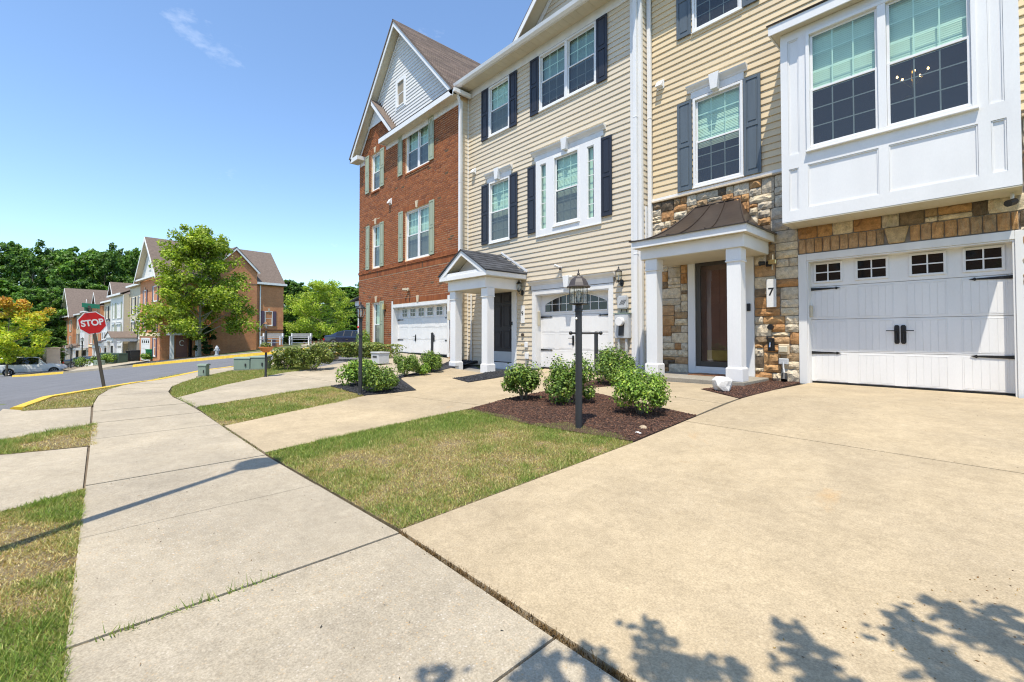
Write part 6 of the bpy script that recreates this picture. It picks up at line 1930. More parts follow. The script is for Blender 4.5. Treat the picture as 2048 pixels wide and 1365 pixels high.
bush('front clipped hedge block behind the flower pot lamp', -13.05, 4.5, 1.15, .9, .70, 4400, 'boxdry', .034, None, R(50), .8, seed=11, name='hedge', cat='hedge')
bush('olive clipped hedge block at the left end of the row', -13.75, 3.98, .9, .8, .64, 3000, 'boxdry', .034, None, R(50), .8, seed=12, name='hedge', cat='hedge')
bush('low back hedge behind the clipped hedge blocks', -16.2, 6.6, 3.2, .9, .50, 5000, 'boxdry', .042, None, R(60), .9, seed=13, name='hedge', cat='hedge')
bush('sparse hedge behind the second lamp post', -15.1, 7.2, 2.4, .8, .46, 4000, 'boxdry', .040, None, R(35), .7, seed=14, name='hedge', cat='hedge')
rb = bush('rose bush with one red flower by the brick house window', -17.6, 8.0, .9, .5, .95, 2600, 'bright', .028, None, seed=15)
m = MB(); m.lathe((-17.7, 7.85, g1(-17.6, 8) + .98), [(.02, 0), (.07, .03), (.08, .07), (.05, .10), (.01, .11)], 8); m.build('flower', [FLOWER], rb)
bush('green leaves and flowers growing in the hanging pot', -12.36, 3.11, .26, .26, .16, 420, 'boxdry', .018, None, seed=16, stems=False, cat='flowers', name='potted_flowers').location.z += .70
for x, y, s, lab, pal in ((-61.8, -.9, 1.5, 'left round dark shrub beside the parked white cars', 'box'), (-63.5, .35, 1.5, 'middle round shrub before the white car', 'box'), (-63.0, 1.1, 1.7, 'right pale shrub left of the stop sign post', 'bright'), (-60.5, 3.9, 1.1, 'small bright shrub before the green bin', 'bright')):
    bush(lab, x, y, s, s, s * .68, 900, pal, .07, 'round shrubs along the far kerb', seed=int(-x * 10), stems=False)


def tree_parts(seed, H, W, base, nclump, nleaf, leaf, pal, trunk_r, shape='round', droop=0.0):
    """a tapered trunk, limbs, and leaves gathered in clumps; returns local meshes"""
    r = np.random.default_rng(seed)
    T = MB(); wob = r.normal(0, .012 * H, (6, 2)); wob[0] = 0
    tp = [np.array((wob[i][0] * i / 5, wob[i][1] * i / 5, H * .93 * i / 5)) for i in range(6)]
    T.tube(tp, trunk_r, 9, r1=trunk_r * .12)
    C, S = [], []
    nl = max(9, nclump // 6)
    for i in range(nl):
        f = (i + .5) / nl; zf = base + (1 - base) * f
        if shape == 'cone': rad = W / 2 * (1 - .82 * f) * (1.0 if f > .12 else .7)
        elif shape == 'pyr': rad = W / 2 * (1 - .80 * f ** 1.25) * min(1, .72 + f * 2)
        elif shape == 'oval': rad = W / 2 * math.sin(math.pi * (.14 + .80 * f)) ** .7
        else: rad = W / 2 * math.sqrt(max(.05, 1 - (f * 1.75 - .72) ** 2))
        a = i * 2.4 + r.normal(0, .3)
        kk = max(2, int(nclump / nl))
        st = np.array((0, 0, H * max(base * .75, zf - .16))); st[:2] = np.interp(st[2] / (H * .93), np.linspace(0, 1, 6), [p[0] for p in tp]), np.interp(st[2] / (H * .93), np.linspace(0, 1, 6), [p[1] for p in tp])
        end = np.array((math.cos(a) * rad * r.uniform(.75, 1.05), math.sin(a) * rad * r.uniform(.75, 1.05), H * min(.97, zf + r.uniform(-.02, .05) - droop)))
        mid = st * .45 + end * .55 + np.array((0, 0, H * .015))
        T.tube([st, mid, end], trunk_r * .34 * (1 - .6 * f), 5, r1=trunk_r * .05, caps=False)
        for k in range(kk):
            q = r.uniform(.35, 1.02); p = st + (end - st) * q + r.normal(0, W * .055, 3) * (1, 1, .8)
            a2 = a + r.normal(0, .8); p = p + np.array((math.cos(a2), math.sin(a2), .1)) * W * .10 * r.random()
            C.append(p); S.append(W * r.uniform(.055, .115) * (1 - .3 * f))
            T.tube([st + (end - st) * min(q, .9), p], trunk_r * .09, 3, r1=trunk_r * .03, caps=False)
    for k in range(max(3, nclump // 14)):
        C.append(np.array((r.normal(0, W * .05), r.normal(0, W * .05), H * r.uniform(.86, .985)))); S.append(W * r.uniform(.04, .08))
    C, S = np.array(C), np.array(S)
    ci = r.integers(0, len(C), nleaf); d = r.normal(size=(nleaf, 3)); d /= np.linalg.norm(d, axis=1)[:, None]
    P = C[ci] + d * (S[ci] * r.uniform(.15, 1.25, nleaf) ** .7)[:, None] * (1, 1, .72)
    pl = np.array(PAL[pal]); tone = r.uniform(.78, 1.22, len(C))
    tint = pl[r.integers(0, len(pl), nleaf)] * r.uniform(.8, 1.25, (nleaf, 1)) * tone[ci][:, None]
    N_ = d * .6 + r.normal(0, .7, d.shape) + (0, 0, .75)
    return T, P, N_, leaf * r.uniform(.6, 1.3, nleaf), tint


def tree(name, label, loc, parts, bark, group=None, cat='tree', recolor=None):
    T, P, N_, s, tint = parts
    t = thing(name, label, cat, loc, group)
    sv = CUR[0]; CUR[0] = Fr(loc)
    T.build('trunk', [bark], t)
    CUR[0] = sv
    if recolor: tint = recolor(P, tint)
    link('crown', leaf_mesh('crown', P, N_, s, tint, LEAF, .72), t, loc)
    return t


tree('sycamore_tree', 'large bright green tree before the brick end wall across the street', (-54.9, 7.75, -1.05),
     tree_parts(5, 12.9, 9.9, .21, 220, 32000, .13, 'syc', .19, 'pyr'), BARKL)


def autumn(P, tint):
    f = np.clip((P[:, 2] - 5.4) / 2.8 + rng.normal(0, .28, len(P)), 0, 1)[:, None]
    return tint * (1 - f) + np.array((.62, .27, .05)) * f * rng.uniform(.7, 1.2, (len(P), 1))


tree('maple_tree', 'young yellow and orange tree beside the white SUV', (-68.7, -6.55, -3.05), tree_parts(8, 8.0, 7.0, .24, 90, 9000, .13, 'yel', .10, 'oval'), BARK, recolor=autumn)
tree('young_tree', 'yellow green young tree behind the grey benches', (-49.0, 17.5, .25), tree_parts(9, 6.4, 6.8, .14, 170, 19000, .085, 'small', .09, 'oval'), BARK)
tree('arborvitae', 'dark narrow evergreen behind the pale tree trunk', (-56.6, 8.6, -.95), tree_parts(10, 3.0, 2.0, .03, 70, 4200, .09, 'ever', .07, 'cone'), BARK, cat='evergreen')
PROTO = []
for k, (H, W, pal) in enumerate(((20, 13, 'forest'), (20, 11.5, 'forest2'), (20, 12, 'forest'), (20, 10, 'forest2'))):
    PROTO.append(tree_parts(40 + k, H, W, (.16, .2, .1, .14)[k], 200, 20000, .30, pal, .30, ('round', 'oval', 'oval', 'round')[k]))
FOREST = [(-170.2, -20.0, -6, 28.0, 16.9, 0), (-175.0, -16.2, -6, 31.1, 13.0, 1), (-151.0, -10.8, -6, 26.0, 10.7, 2), (-170.8, -8.7, -6, 29.8, 13.2, 0), (-150.5, -4.4, -6, 27.3, 11.1, 3), (-171.0, -1.5, -6, 30.9, 13.7, 1), (-150.4, 1.6, -5.4, 26.8, 10.8, 2), (-161.0, 4.9, -5.5, 29.4, 11.7, 0), (-150.6, 7.3, -4.8, 28.2, 8.0, 3), (-163.2, 11.4, -4.9, 29.9, 10.5, 1),
          (-137.1, -13.4, -6, 18.2, 11.4, 3), (-125.3, -9.4, -5.5, 14.2, 9.5, 2), (-121.9, -7.5, -5.0, 14.9, 8.1, 1), (-137.4, -5.6, -5.5, 18.2, 9.2, 0), (-143.8, -2.9, -5.6, 19.3, 11.4, 2), (-142.7, 1.4, -5.1, 17.7, 11.4, 3), (-142.3, 5.9, -4.7, 18.7, 11.6, 0), (-122.2, -14.9, -6.0, 13.2, 11.0, 1),
          (-89.8, 26.4, -0.4, 11.6, 7.9, 2), (-83.6, 27.2, -0.0, 8.2, 7.6, 0), (-89.0, 33.2, 0.4, 9.4, 10.7, 3), (-82.2, 34.7, 0.4, 9.8, 9.7, 1), (-85.0, 40.5, 0.4, 10.6, 12.1, 0), (-106.0, 32.4, -0.4, 12.9, 10.6, 1), (-69.3, 30.9, 0.4, 5.9, 6.9, 2), (-75.2, 22.1, -0.3, 5.9, 5.0, 3), (-70.0, 27.2, 0.4, 4.4, 6.8, 0), (-60.6, 25.6, 0.4, 3.6, 6.1, 1), (-101.7, -8.9, -4.6, 6.6, 6.8, 0), (-106.5, -6.9, -4.5, 6.8, 6.4, 2)]
WHERE = ['standing far left against the sky', 'tall at the left of the wood, behind the maple', 'in the wood left of the far row, with an open crown', 'with broad crown, second row of the left wood', 'rising above the far brick roof at its left', 'tall behind the far terrace roofs', 'above the white terrace house roofs', 'behind the brown terrace roof, broad crown', 'narrow, just left of the tall far gable', 'peeping out behind the far gable',
         'bushy, low in the left wood', 'low and dense above the white SUV', 'dense and low, left of the far brick house', 'full crowned between maple and far row', 'tall and full left of the far brick house', 'behind the far brick gable, bushy', 'behind the far terrace, low crown', 'at the left picture edge behind the maple',
         'tall at the right end of the far brick wall', 'rounded, left of the young yellow tree', 'directly behind the young yellow tree', 'at the left edge of the near brick house', 'mostly hidden behind the near brick house', 'distant, above the benches', 'low, right of the young yellow tree', 'low, beside the far wall corner', 'low and wide above the dark sedan', 'low shrubby one above the dark sedan roof', 'low, above the white SUV roof', 'low, right of the tan pillar']
TP = []
for i, (x, y, z, h, w, k) in enumerate(FOREST):
    lab = ('dark green ' if k in (0, 2) else 'mid green ') + 'woodland tree ' + WHERE[i]
    if k >= len(TP):
        pass
    if not any(q[0] == k for q in TP):
        t = tree('woodland_tree', lab, (x, y, z), PROTO[k], BARK, 'woodland trees behind the houses'); TP.append((k, t))
    else:
        src = [q[1] for q in TP if q[0] == k][0]
        t = copy_tree(src); t.location = (x, y, z); t['label'] = lab
    t.scale = (w / (13, 11.5, 12, 10)[k] * 1.05, w / (13, 11.5, 12, 10)[k] * 1.05, h / 20); t.rotation_euler.z = i * 1.3
wood = []
# far-off woodland that reads as one mass under the crowns
n = 42000
pts = []
for (x0, y0, x1, y1, hh, k) in ((-185, -34, -176, 22, 22, .33), (-150, -21, -143, 9, 11, .30), (-128, -21, -140, -4, 6, .2), (-98, 24, -92, 50, 7.5, .2)):
    m_ = int(n * k); q = rng.random(m_)
    px, py = x0 + (x1 - x0) * q + rng.normal(0, 2.2, m_), y0 + (y1 - y0) * q + rng.normal(0, 2.2, m_)
    top_ = hh * (.7 + .3 * np.sin(q * 37) * np.sin(q * 11 + 1))
    pts.append(np.stack([px, py, gz(px, py) + rng.random(m_) ** .8 * top_], 1))
P = np.concatenate(pts); pl = np.array(PAL['forest'])
o = link('woodland', leaf_mesh('woodland', P, rng.normal(size=P.shape) + (0, 0, .5), rng.uniform(.3, .62, len(P)), pl[rng.integers(0, 4, len(P))] * rng.uniform(.6, 1.1, (len(P), 1)), LEAF, .7))
o['kind'] = 'stuff'; o['label'] = 'dense dark undergrowth of the wood behind the houses'; o['category'] = 'woodland'
# the tree behind the viewer whose leaf shadows fall on the driveway
SHADE = [(-1.13, 1.17), (-1.09, 1.12), (-1.06, 1.07), (-1.03, 1.10), (-0.97, 1.25), (-0.92, 1.24), (-1.25, 0.83), (-0.92, 1.54), (-0.88, 1.50), (-0.83, 1.49), (-0.86, 1.40), (-0.78, 1.46), (-0.74, 1.45), (-0.76, 1.40), (-0.69, 1.45), (-0.79, 1.34), (-0.56, 1.87), (-0.53, 1.84), (-0.49, 1.82), (-0.46, 1.80), (-0.46, 1.75), (-0.48, 1.72), (-0.42, 1.75), (-0.42, 1.70), (-0.65, 1.55), (-0.61, 1.52), (-0.30, 2.27), (-0.27, 2.24), (-0.31, 2.13), (-0.28, 2.12), (-0.25, 2.10), (-0.22, 2.10), (-0.21, 2.09), (-0.18, 2.08), (-0.16, 2.04), (-0.19, 2.00), (-0.13, 2.02), (-0.11, 2.02), (-0.18, 2.46), (-0.16, 2.41), (-0.13, 2.40), (-0.14, 2.32), (-0.10, 2.36), (-0.07, 2.37), (-0.04, 2.34), (-0.02, 2.33), (0.00, 2.30), (-0.05, 2.52), (-0.03, 2.51), (-0.04, 2.58), (-0.08, 2.30), (0.01, 2.24)]


def shade_tree():
    r = np.random.default_rng(77)
    H = 6.4; tx, ty = 2.6, -1.75
    spots = SHADE
    C = []
    for (gx, gy) in spots:
        h = r.uniform(2.5, 3.1); C.append((gx + .21 * h, gy - .347 * h, h))
    for k in range(40):
        a = r.random() * 6.28; q = r.random() ** .5 * 1.25; C.append((tx + math.cos(a) * q * .8 + .5, ty + math.sin(a) * q * .8 - .6, r.uniform(3.3, 6.2)))
    C = np.array(C)
    T = MB(); T.tube([(tx, ty, 0), (tx - .05, ty, 2.2), (tx, ty + .05, 5.6)], .10, 9, r1=.02)
    for c in C[::2]: T.tube([(tx, ty, min(c[2] - .9, 4.5)), ((tx + c[0]) / 2, (ty + c[1]) / 2, c[2] - .25), tuple(c)], .022, 4, r1=.006, caps=False)
    n = 3000; ci = r.integers(len(spots), len(C), n); w8 = r.random(n) < .24; ci[w8] = r.integers(0, len(spots), w8.sum())
    sg = np.where(ci < len(spots), .036, .24); P = C[ci] + r.normal(0, 1, (n, 3)) * sg[:, None]
    pl = np.array(PAL['syc']); t = thing('street_tree', 'street tree behind the viewer that shades the driveway corner', 'tree', (tx, ty, 0))
    T.build('trunk', [BARK], t, world=True)
    link('crown', leaf_mesh('crown', P, r.normal(size=P.shape) * .6 + (0, 0, 1), np.full(n, .032) * r.uniform(.7, 1.3, n), pl[r.integers(0, 4, n)], LEAF, .7), t, (0, 0, 0))


shade_tree()
# ================================================================ THE FAR TERRACE ACROSS THE STREET
TH = R(7.9)
FD = np.array((-math.cos(TH), -math.sin(TH))); BD = np.array((-math.sin(TH), math.cos(TH))); FC = np.array((-57.9, 4.87))
VFAR = mat('far_vinyl_cream', (.60, .52, .38), .6, .06, 3)
VFARW = mat('far_vinyl_white', (.72, .70, .66), .6, .06, 3)


def fwin(h, x0, x1, z0, z1, units=1, sh=None, head=None, Y=0.0):
    window(h, Y, x0, x1, z0, z1, units=units, cols=2, rows=1, blind=.45, simple=True, proud=.05, fw=.08, inter=.3, mull=.12)
    if sh:
        for a, b in ((x0 - .40, x0 - .04), (x1 + .04, x1 + .40)):
            MB().box(a, b, Y - .07, Y - .02, z0, z1).build('shutter', [sh], h)
    if head:
        m = MB(); m.box(x0 - .15, x1 + .15, Y - .12, Y - .055, z1 + .03, z1 + .26); m.box(x0 - .22, x1 + .22, Y - .16, Y - .055, z1 + .261, z1 + .32)
        if head is KEYST: m = MB(); m.prism([((x0 + x1) / 2 - .08, z1 + .02), ((x0 + x1) / 2 + .08, z1 + .02), ((x0 + x1) / 2 + .14, z1 + .32), ((x0 + x1) / 2 - .14, z1 + .32)], Y - .08, Y - .052, 'y')
        m.build('keystone' if head is KEYST else 'window_head', [head], h)


def far_body(label, s0, s1, inset, zb, ze, wall, depth=12.0):
    CUR[0] = Fr((*(FC + FD * s0 + BD * inset), 0), FD, BD)
    w = s1 - s0
    h = thing('townhouse', label, 'townhouse', (w / 2, 0, zb))
    m = MB(); m.quad((0, 0, zb - .5), (w, 0, zb - .5), (w, 0, ze), (0, 0, ze)); m.quad((0, 0, zb - .5), (0, depth, zb - .5), (0, depth, ze), (0, 0, ze)); m.quad((w, 0, zb - .5), (w, depth, zb - .5), (w, depth, ze), (w, 0, ze))
    m.quad((0, depth, zb - .5), (w, depth, zb - .5), (w, depth, ze), (0, depth, ze))
    m.build('wall', [wall], h)
    return h, w


def eave_roof(h, w, ze, depth=12.0, rise=3.0, dormer=None, ov=.4):
    m = MB(); m.slab((-.05, -ov, ze + .1), (w + .05, -ov, ze + .1), (w + .05, depth / 2, ze + rise), (-.05, depth / 2, ze + rise), .08); m.slab((-.05, depth + ov, ze + .1), (w + .05, depth + ov, ze + .1), (w + .05, depth / 2, ze + rise), (-.05, depth / 2, ze + rise), .08)
    if dormer:
        a, b, hgt = dormer; xm = (a + b) / 2
        m.slab((a - .15, -ov, ze + .2), (xm, -ov, ze + .2 + hgt), (xm, 3.5, ze + .2 + hgt), (a - .15, .5, ze + .2), .06); m.slab((b + .15, -ov, ze + .2), (xm, -ov, ze + .2 + hgt), (xm, 3.5, ze + .2 + hgt), (b + .15, .5, ze + .2), .06)
    m.build('roof', [SHING], h)
    m = MB(); m.box(-.05, w + .05, -ov - .02, -ov + .02, ze - .08, ze + .14); m.box(-.05, w + .05, -ov + .021, -.02, ze - .06, ze - .03, 1)
    if dormer:
        m.add([(a, -.1, ze + .15), (b, -.1, ze + .15), (xm, -.1, ze + .1 + hgt)], [(0, 1, 2)])
        for s, e in ((-1, a - .12), (1, b + .12)): m.prism([(e, ze + .1), (xm, ze + .16 + hgt), (xm, ze - .06 + hgt), (e - s * .22, ze + .1)], -ov - .03, -ov, 'y')
    m.build('eave', [WHITE, SOFF], h)


def front_gable(h, w, ze, rise, depth, wall, ov=.55, attic=True):
    xm = w / 2; zt = ze + rise
    m = MB(); m.add([(0, -.02, ze), (w, -.02, ze), (xm, -.02, zt - .2)], [(0, 1, 2)]); m.build('gable', [wall], h)
    m = MB()
    for e in (-.35, w + .35):
        m.slab((e, -ov, ze - .2), (xm, -ov, zt + .15), (xm, depth + .2, zt + .15), (e, depth + .2, ze - .2), .08)
    m.build('roof', [SHING], h)
    m = MB()
    for s, e in ((-1, -.35), (1, w + .35)):
        m.prism([(e, ze - .25), (xm, zt + .12), (xm, zt - .28), (e - s * .1, ze - .42)], -ov - .03, -ov, 'y'); m.prism([(e - s * .03, ze - .32), (xm, zt - .02), (xm, zt - .05), (e - s * .06, ze - .32)], -ov + .001, -.025, 'y', 1)
    m.box(0, w, -ov + .05, -ov + .09, ze - .12, ze + .06); m.box(.05, w - .05, -ov + .091, -.03, ze - .1, ze - .07, 1)
    m.build('rake', [WHITE, SOFF], h)
    if attic: fwin(h, xm - .35, xm + .35, ze + rise * .22, ze + rise * .22 + 1.1, Y=-.03)


def small_porch(h, x0, x1, zb, zt, dep, roof, gab=True):
    p = MB(); p.box(x0, x1, -dep, -.03, zt - .42, zt); po_ = p.build('portico', [WHITE], h)
    for a in (x0 + .05, x1 - .33):
        MB().box(a, a + .28, -dep + .05, -dep + .33, zb - .1, zt - .421).build('column', [WHITE], po_)
    m = MB(); xm = (x0 + x1) / 2
    if gab:
        for e in (x0 - .15, x1 + .15): m.slab((e, -dep - .2, zt + .02), (xm, -dep - .2, zt + .75), (xm, -.03, zt + .75), (e, -.03, zt + .02), .05)
        m.add([(x0, -dep - .12, zt + .01), (x1, -dep - .12, zt + .01), (xm, -dep - .12, zt + .66)], [(0, 1, 2)], 1)
    else:
        m.slab((x0 - .15, -dep - .2, zt + .02), (x1 + .15, -dep - .2, zt + .02), (x1 - .3, -.03, zt + .6), (x0 + .3, -.03, zt + .6), .05)
    m.build('portico_roof', [roof, WHITE], po_)
    MB().box(x0 + .45, x1 - .45, -.06, -.02, zb + .05, zb + 2.1).build('front_door', [DOORD], h)


def far_garage(h, x0, x1, zb, z1):
    m = MB().ring(x0 - .14, x1 + .14, zb - .2, z1 + .14, .14, -.06, -.005); m.build('door_casing', [WHITE], h)
    m = MB()
    for k in range(4):
        a = zb + (z1 - zb) * k / 4; m.box(x0, x1, -.045, -.005, a + .01, a + (z1 - zb) / 4 - .01)
    n = 4
    for k in range(n):
        u = x0 + (x1 - x0) * (k + .2) / n; m.box(u, u + (x1 - x0) / n * .6, -.05, -.0455, z1 - (z1 - zb) * .19, z1 - (z1 - zb) * .06, 1)
    m.build('garage_door', [WHITE, GDARK], h)


# end brick house
h, w = far_body('tall brick end house across the street with a bronze roofed side porch', 0, 8.4, 0, -1.45, 7.15, FARB, 12.1)
front_gable(h, w, 7.15, 4.25, 12.1, VFARW)
fwin(h, 1.2, 2.7, 4.55, 6.2, 1, PLUM, KEYST); fwin(h, 5.6, 6.6, 4.3, 6.0, 1, PLUM, KEYST)
fwin(h, 5.6, 6.6, 1.45, 3.25, 1, PLUM, KEYST); fwin(h, 1.2, 2.7, 1.45, 3.2, 1, PLUM, KEYST); fwin(h, 1.5, 2.4, -1.15, .75, 1, PLUM, KEYST)
far_garage(h, 3.9, 7.3, -1.5, .62)
MB().box(-.05, w, -.07, -.005, .95, 1.28).build('brick_band', [BRICK], h)
# its long end wall, seen from the street
CUR[0] = Fr((*FC, 0), BD, FD)
fwin(h, 6.15, 7.0, 1.95, 3.75, 1, PLUM, KEYST); fwin(h, 9.95, 10.85, 2.15, 3.9, 1, PLUM, KEYST); fwin(h, 6.15, 7.0, -.80, .52, 1, PLUM, KEYST); fwin(h, 9.95, 10.8, -.2, .6, 1, PLUM); fwin(h, 1.1, 2.0, 4.4, 5.9, 1, PLUM, KEYST); fwin(h, 3.6, 4.5, 4.4, 5.9, 1, PLUM, KEYST)
MB().box(.0, 12.1, -.07, -.005, 1.58, 1.72).build('brick_band', [mat('dark_brick', (.13, .05, .03), .85, .15, 8)], h)
m = MB(); m.add([(4.4, -.32, 7.0), (8.95, -.32, 7.0), (8.95, -.32, 8.5), (6.7, -.32, 10.7), (4.4, -.32, 8.5)], [(0, 1, 2, 3, 4)]); m.box(4.4, 8.95, -.319, -.004, -1.6, 7.0); m.build('wall', [FARB], h)
m = MB()
for s, e in ((1, 9.25), (-1, 4.1)):
    m.prism([(e, 8.25), (6.7, 10.85), (6.7, 10.60), (e - s * .2, 8.15)], -.55, -.50, 'y', 0); m.slab((e, -.56, 8.35), (6.7, -.56, 10.98), (6.7, 2.6, 10.98), (e, 2.6, 8.35), .06, 1)
m.build('rake', [WHITE, SHING], h)
m = MB(); m.box(8.96, 12.35, -.42, -.36, 7.0, 7.25); m.box(8.96, 12.3, -.359, -.01, 7.02, 7.05); m.box(-.3, 4.39, -.42, -.36, 7.0, 7.25); m.build('gutter', [WHITE], h)
MB().box(9.35, 9.47, -.12, -.02, -.3, 7.0).build('downspout', [WHITE], h)
MB().box(10.4, 10.75, 1.5, 1.8, 8.3, 8.75).build('roof_vent', [BLACKM], h)
p = MB(); p.box(.45, 3.15, -1.35, -.03, 1.05, 1.4); po_ = p.build('portico', [WHITE], h)
m = MB(); N_ = 8
def bl(t): return -1.55 + 1.5 * t, .2 + .85 * t, 3.4 - .85 * t, 1.41 + 1.25 * t ** 1.7
for i in range(N_):
    y0, l0, r0, q0 = bl(i / N_); y1, l1, r1, q1 = bl((i + 1) / N_)
    m.quad((l0, y0, q0), (r0, y0, q0), (r1, y1, q1), (l1, y1, q1)); m.quad((l0, y0, q0), (l0, -.03, q0), (l1, -.03, q1), (l1, y1, q1)); m.quad((r0, y0, q0), (r0, -.03, q0), (r1, -.03, q1), (r1, y1, q1))
y1, l1, r1, q1 = bl(1); m.quad((l1, y1, q1), (r1, y1, q1), (r1, -.03, q1), (l1, -.03, q1)); m.box(.2, 3.4, -1.55, -.05, 1.401, 1.409); m.build('portico_roof', [BRONZE], po_)
for a in (.55, 2.75): MB().box(a, a + .3, -1.28, -1.0, -1.5, 1.049).build('column', [WHITE], po_)
MB().box(1.3, 2.3, -.07, -.02, -1.2, .95).build('front_door', [REDBR], h)
for a in (.85, 2.4): MB().box(a, a + .3, -.06, -.02, -1.2, .9).build('sidelight', [GDARK], h)
m = MB(); m.tube([(1.8 + .2 * math.cos(q), -.12, .25 + .28 * math.sin(q)) for q in np.linspace(.6, 5.4, 9)], .05, 6); o = m.build('wreath', SIGNW, loc=(1.8, -.12, .25)); props(o, 'pale curled wreath on the dark red door of the far brick house', 'wreath')
# cream unit set back, with porch
h, w = far_body('cream sided house beside the far brick end house', 8.4, 15.3, .35, -1.8, 6.9, VFAR)
eave_roof(h, w, 6.9); fwin(h, 1.2, 2.3, 3.6, 5.6, 1, NAVY); fwin(h, 4.2, 5.4, 3.6, 5.6, 1, NAVY); fwin(h, 1.2, 2.3, .6, 2.6, 1, NAVY, WHITE); fwin(h, 4.2, 5.4, .6, 2.6, 1, NAVY, WHITE)
m = MB(); m.box(0, w, -.1, -.02, -1.9, .2); m.build('stone_base', [STMORT], h); small_porch(h, 2.6, 6.6, -1.8, .75, 2.2, SHING)
far_garage(h, .4, 2.3, -1.9, .0)
# white unit standing forward
h, w = far_body('white sided far house standing forward between cream neighbours', 15.3, 23.2, -.2, -2.1, 6.1, VFARW)
eave_roof(h, w, 6.1, dormer=(4.6, 7.6, 1.7)); fwin(h, 1.4, 3.6, 3.2, 5.2, 2, SAGE); fwin(h, 5.0, 6.2, 3.2, 5.2, 1, SAGE); fwin(h, 1.4, 3.6, .2, 2.4, 2, SAGE, WHITE); fwin(h, 5.0, 6.2, .2, 2.4, 1, SAGE, WHITE)
far_garage(h, .9, 3.0, -2.2, -.15); MB().box(-.05, .12, -.1, -.02, -2.1, 6.0).build('corner_board', [WHITE], h); small_porch(h, 4.4, 7.4, -2.1, .1, 1.4, BRONZE, False)
CUR[0] = Fr((*(FC + FD * 15.3 + BD * -.2), 0), BD, FD)
MB().box(-.02, .52, -.03, -.005, -2.1, 6.1).build('side_siding', [VFAR], h)
# white unit with two-storey bay
h, w = far_body('far house with a tall white bay and dark awning roof', 23.2, 31.0, .3, -2.5, 5.7, VFAR)
eave_roof(h, w, 5.7); MB().box(.6, 4.2, -.75, -.03, -.35, 2.9).build('bay_window', [WHITE], h)
m = MB(); m.slab((.4, -1.0, 2.92), (4.4, -1.0, 2.92), (4.2, -.03, 3.35), (.6, -.03, 3.35), .05); m.build('bay_roof', [BLACKM], h)
fwin(h, 1.1, 2.2, .4, 2.5, 1, Y=-.76); fwin(h, 2.6, 3.7, .4, 2.5, 1, Y=-.76); fwin(h, 1.2, 2.2, 3.5, 5.1, 1, NAVY); fwin(h, 4.6, 5.8, 3.3, 5.1, 1, NAVY); far_garage(h, .9, 3.6, -2.6, -.6); small_porch(h, 4.2, 7.2, -2.5, -.3, 1.3, SHING, False)
# brick middle unit
h, w = far_body('narrow brick house in the middle of the far terrace', 31.0, 40.0, -.1, -2.9, 5.3, FARB)
eave_roof(h, w, 5.3, dormer=(1.0, 4.2, 1.9)); fwin(h, 1.5, 2.8, 2.6, 4.4, 1, SAGE, KEYST); fwin(h, 5.4, 7.6, 2.6, 4.4, 2, SAGE, KEYST); fwin(h, 1.5, 2.8, -.3, 1.7, 1, SAGE, KEYST); fwin(h, 5.4, 7.6, -.3, 1.7, 2, SAGE, KEYST); far_garage(h, 1.2, 4.0, -3.0, -.9); MB().box(0, w, -.08, -.005, -.75, -.5).build('brick_band', [BRICK], h)
# white bay unit
h, w = far_body('far white house with wide bay and small dark porch roof', 40.0, 48.6, .3, -3.2, 4.9, VFARW)
eave_roof(h, w, 4.9, dormer=(1.2, 4.0, 1.8)); MB().box(.8, 4.6, -.8, -.03, -1.0, 2.3).build('bay_window', [WHITE], h); fwin(h, 1.2, 2.5, -.5, 1.7, 1, Y=-.81); fwin(h, 2.9, 4.2, -.5, 1.7, 1, Y=-.81); fwin(h, 1.5, 2.9, 2.5, 4.2, 1, NAVY); fwin(h, 5.6, 6.9, 2.5, 4.2, 1, NAVY); small_porch(h, 4.9, 8.2, -3.2, -1.0, 1.6, BRONZE, False); far_garage(h, 1.2, 4.0, -3.3, -1.3)
h, w = far_body('cream far house beside the last brick gable', 48.6, 55.5, .25, -3.5, 4.6, VFAR)
eave_roof(h, w, 4.6); fwin(h, 1.2, 2.4, 2.2, 4.0, 1, NAVY); fwin(h, 4.4, 5.6, 2.2, 4.0, 1, NAVY); fwin(h, 1.2, 2.4, -.7, 1.3, 1, NAVY); fwin(h, 4.4, 5.6, -.7, 1.3, 1, NAVY); small_porch(h, 3.6, 6.4, -3.5, -1.2, 1.4, SHING)
h, w = far_body('leftmost brick gable house of the far terrace', 55.5, 67.2, -.2, -4.1, 4.45, FARB, 13)
front_gable(h, w, 4.45, 5.2, 13, VFARW); 
for zq in (1.7, -1.2): fwin(h, 1.4, 3.0, zq, zq + 2.0, 1, SAGE, KEYST); fwin(h, 6.8, 8.8, zq, zq + 2.0, 1, SAGE, KEYST)
small_porch(h, 1.2, 5.0, -4.1, -1.6, 1.6, SHING); far_garage(h, 6.6, 9.6, -4.2, -1.9); MB().box(0, w, -.08, -.005, -1.75, -1.5).build('brick_band', [BRICK], h)
CUR[0] = WORLD

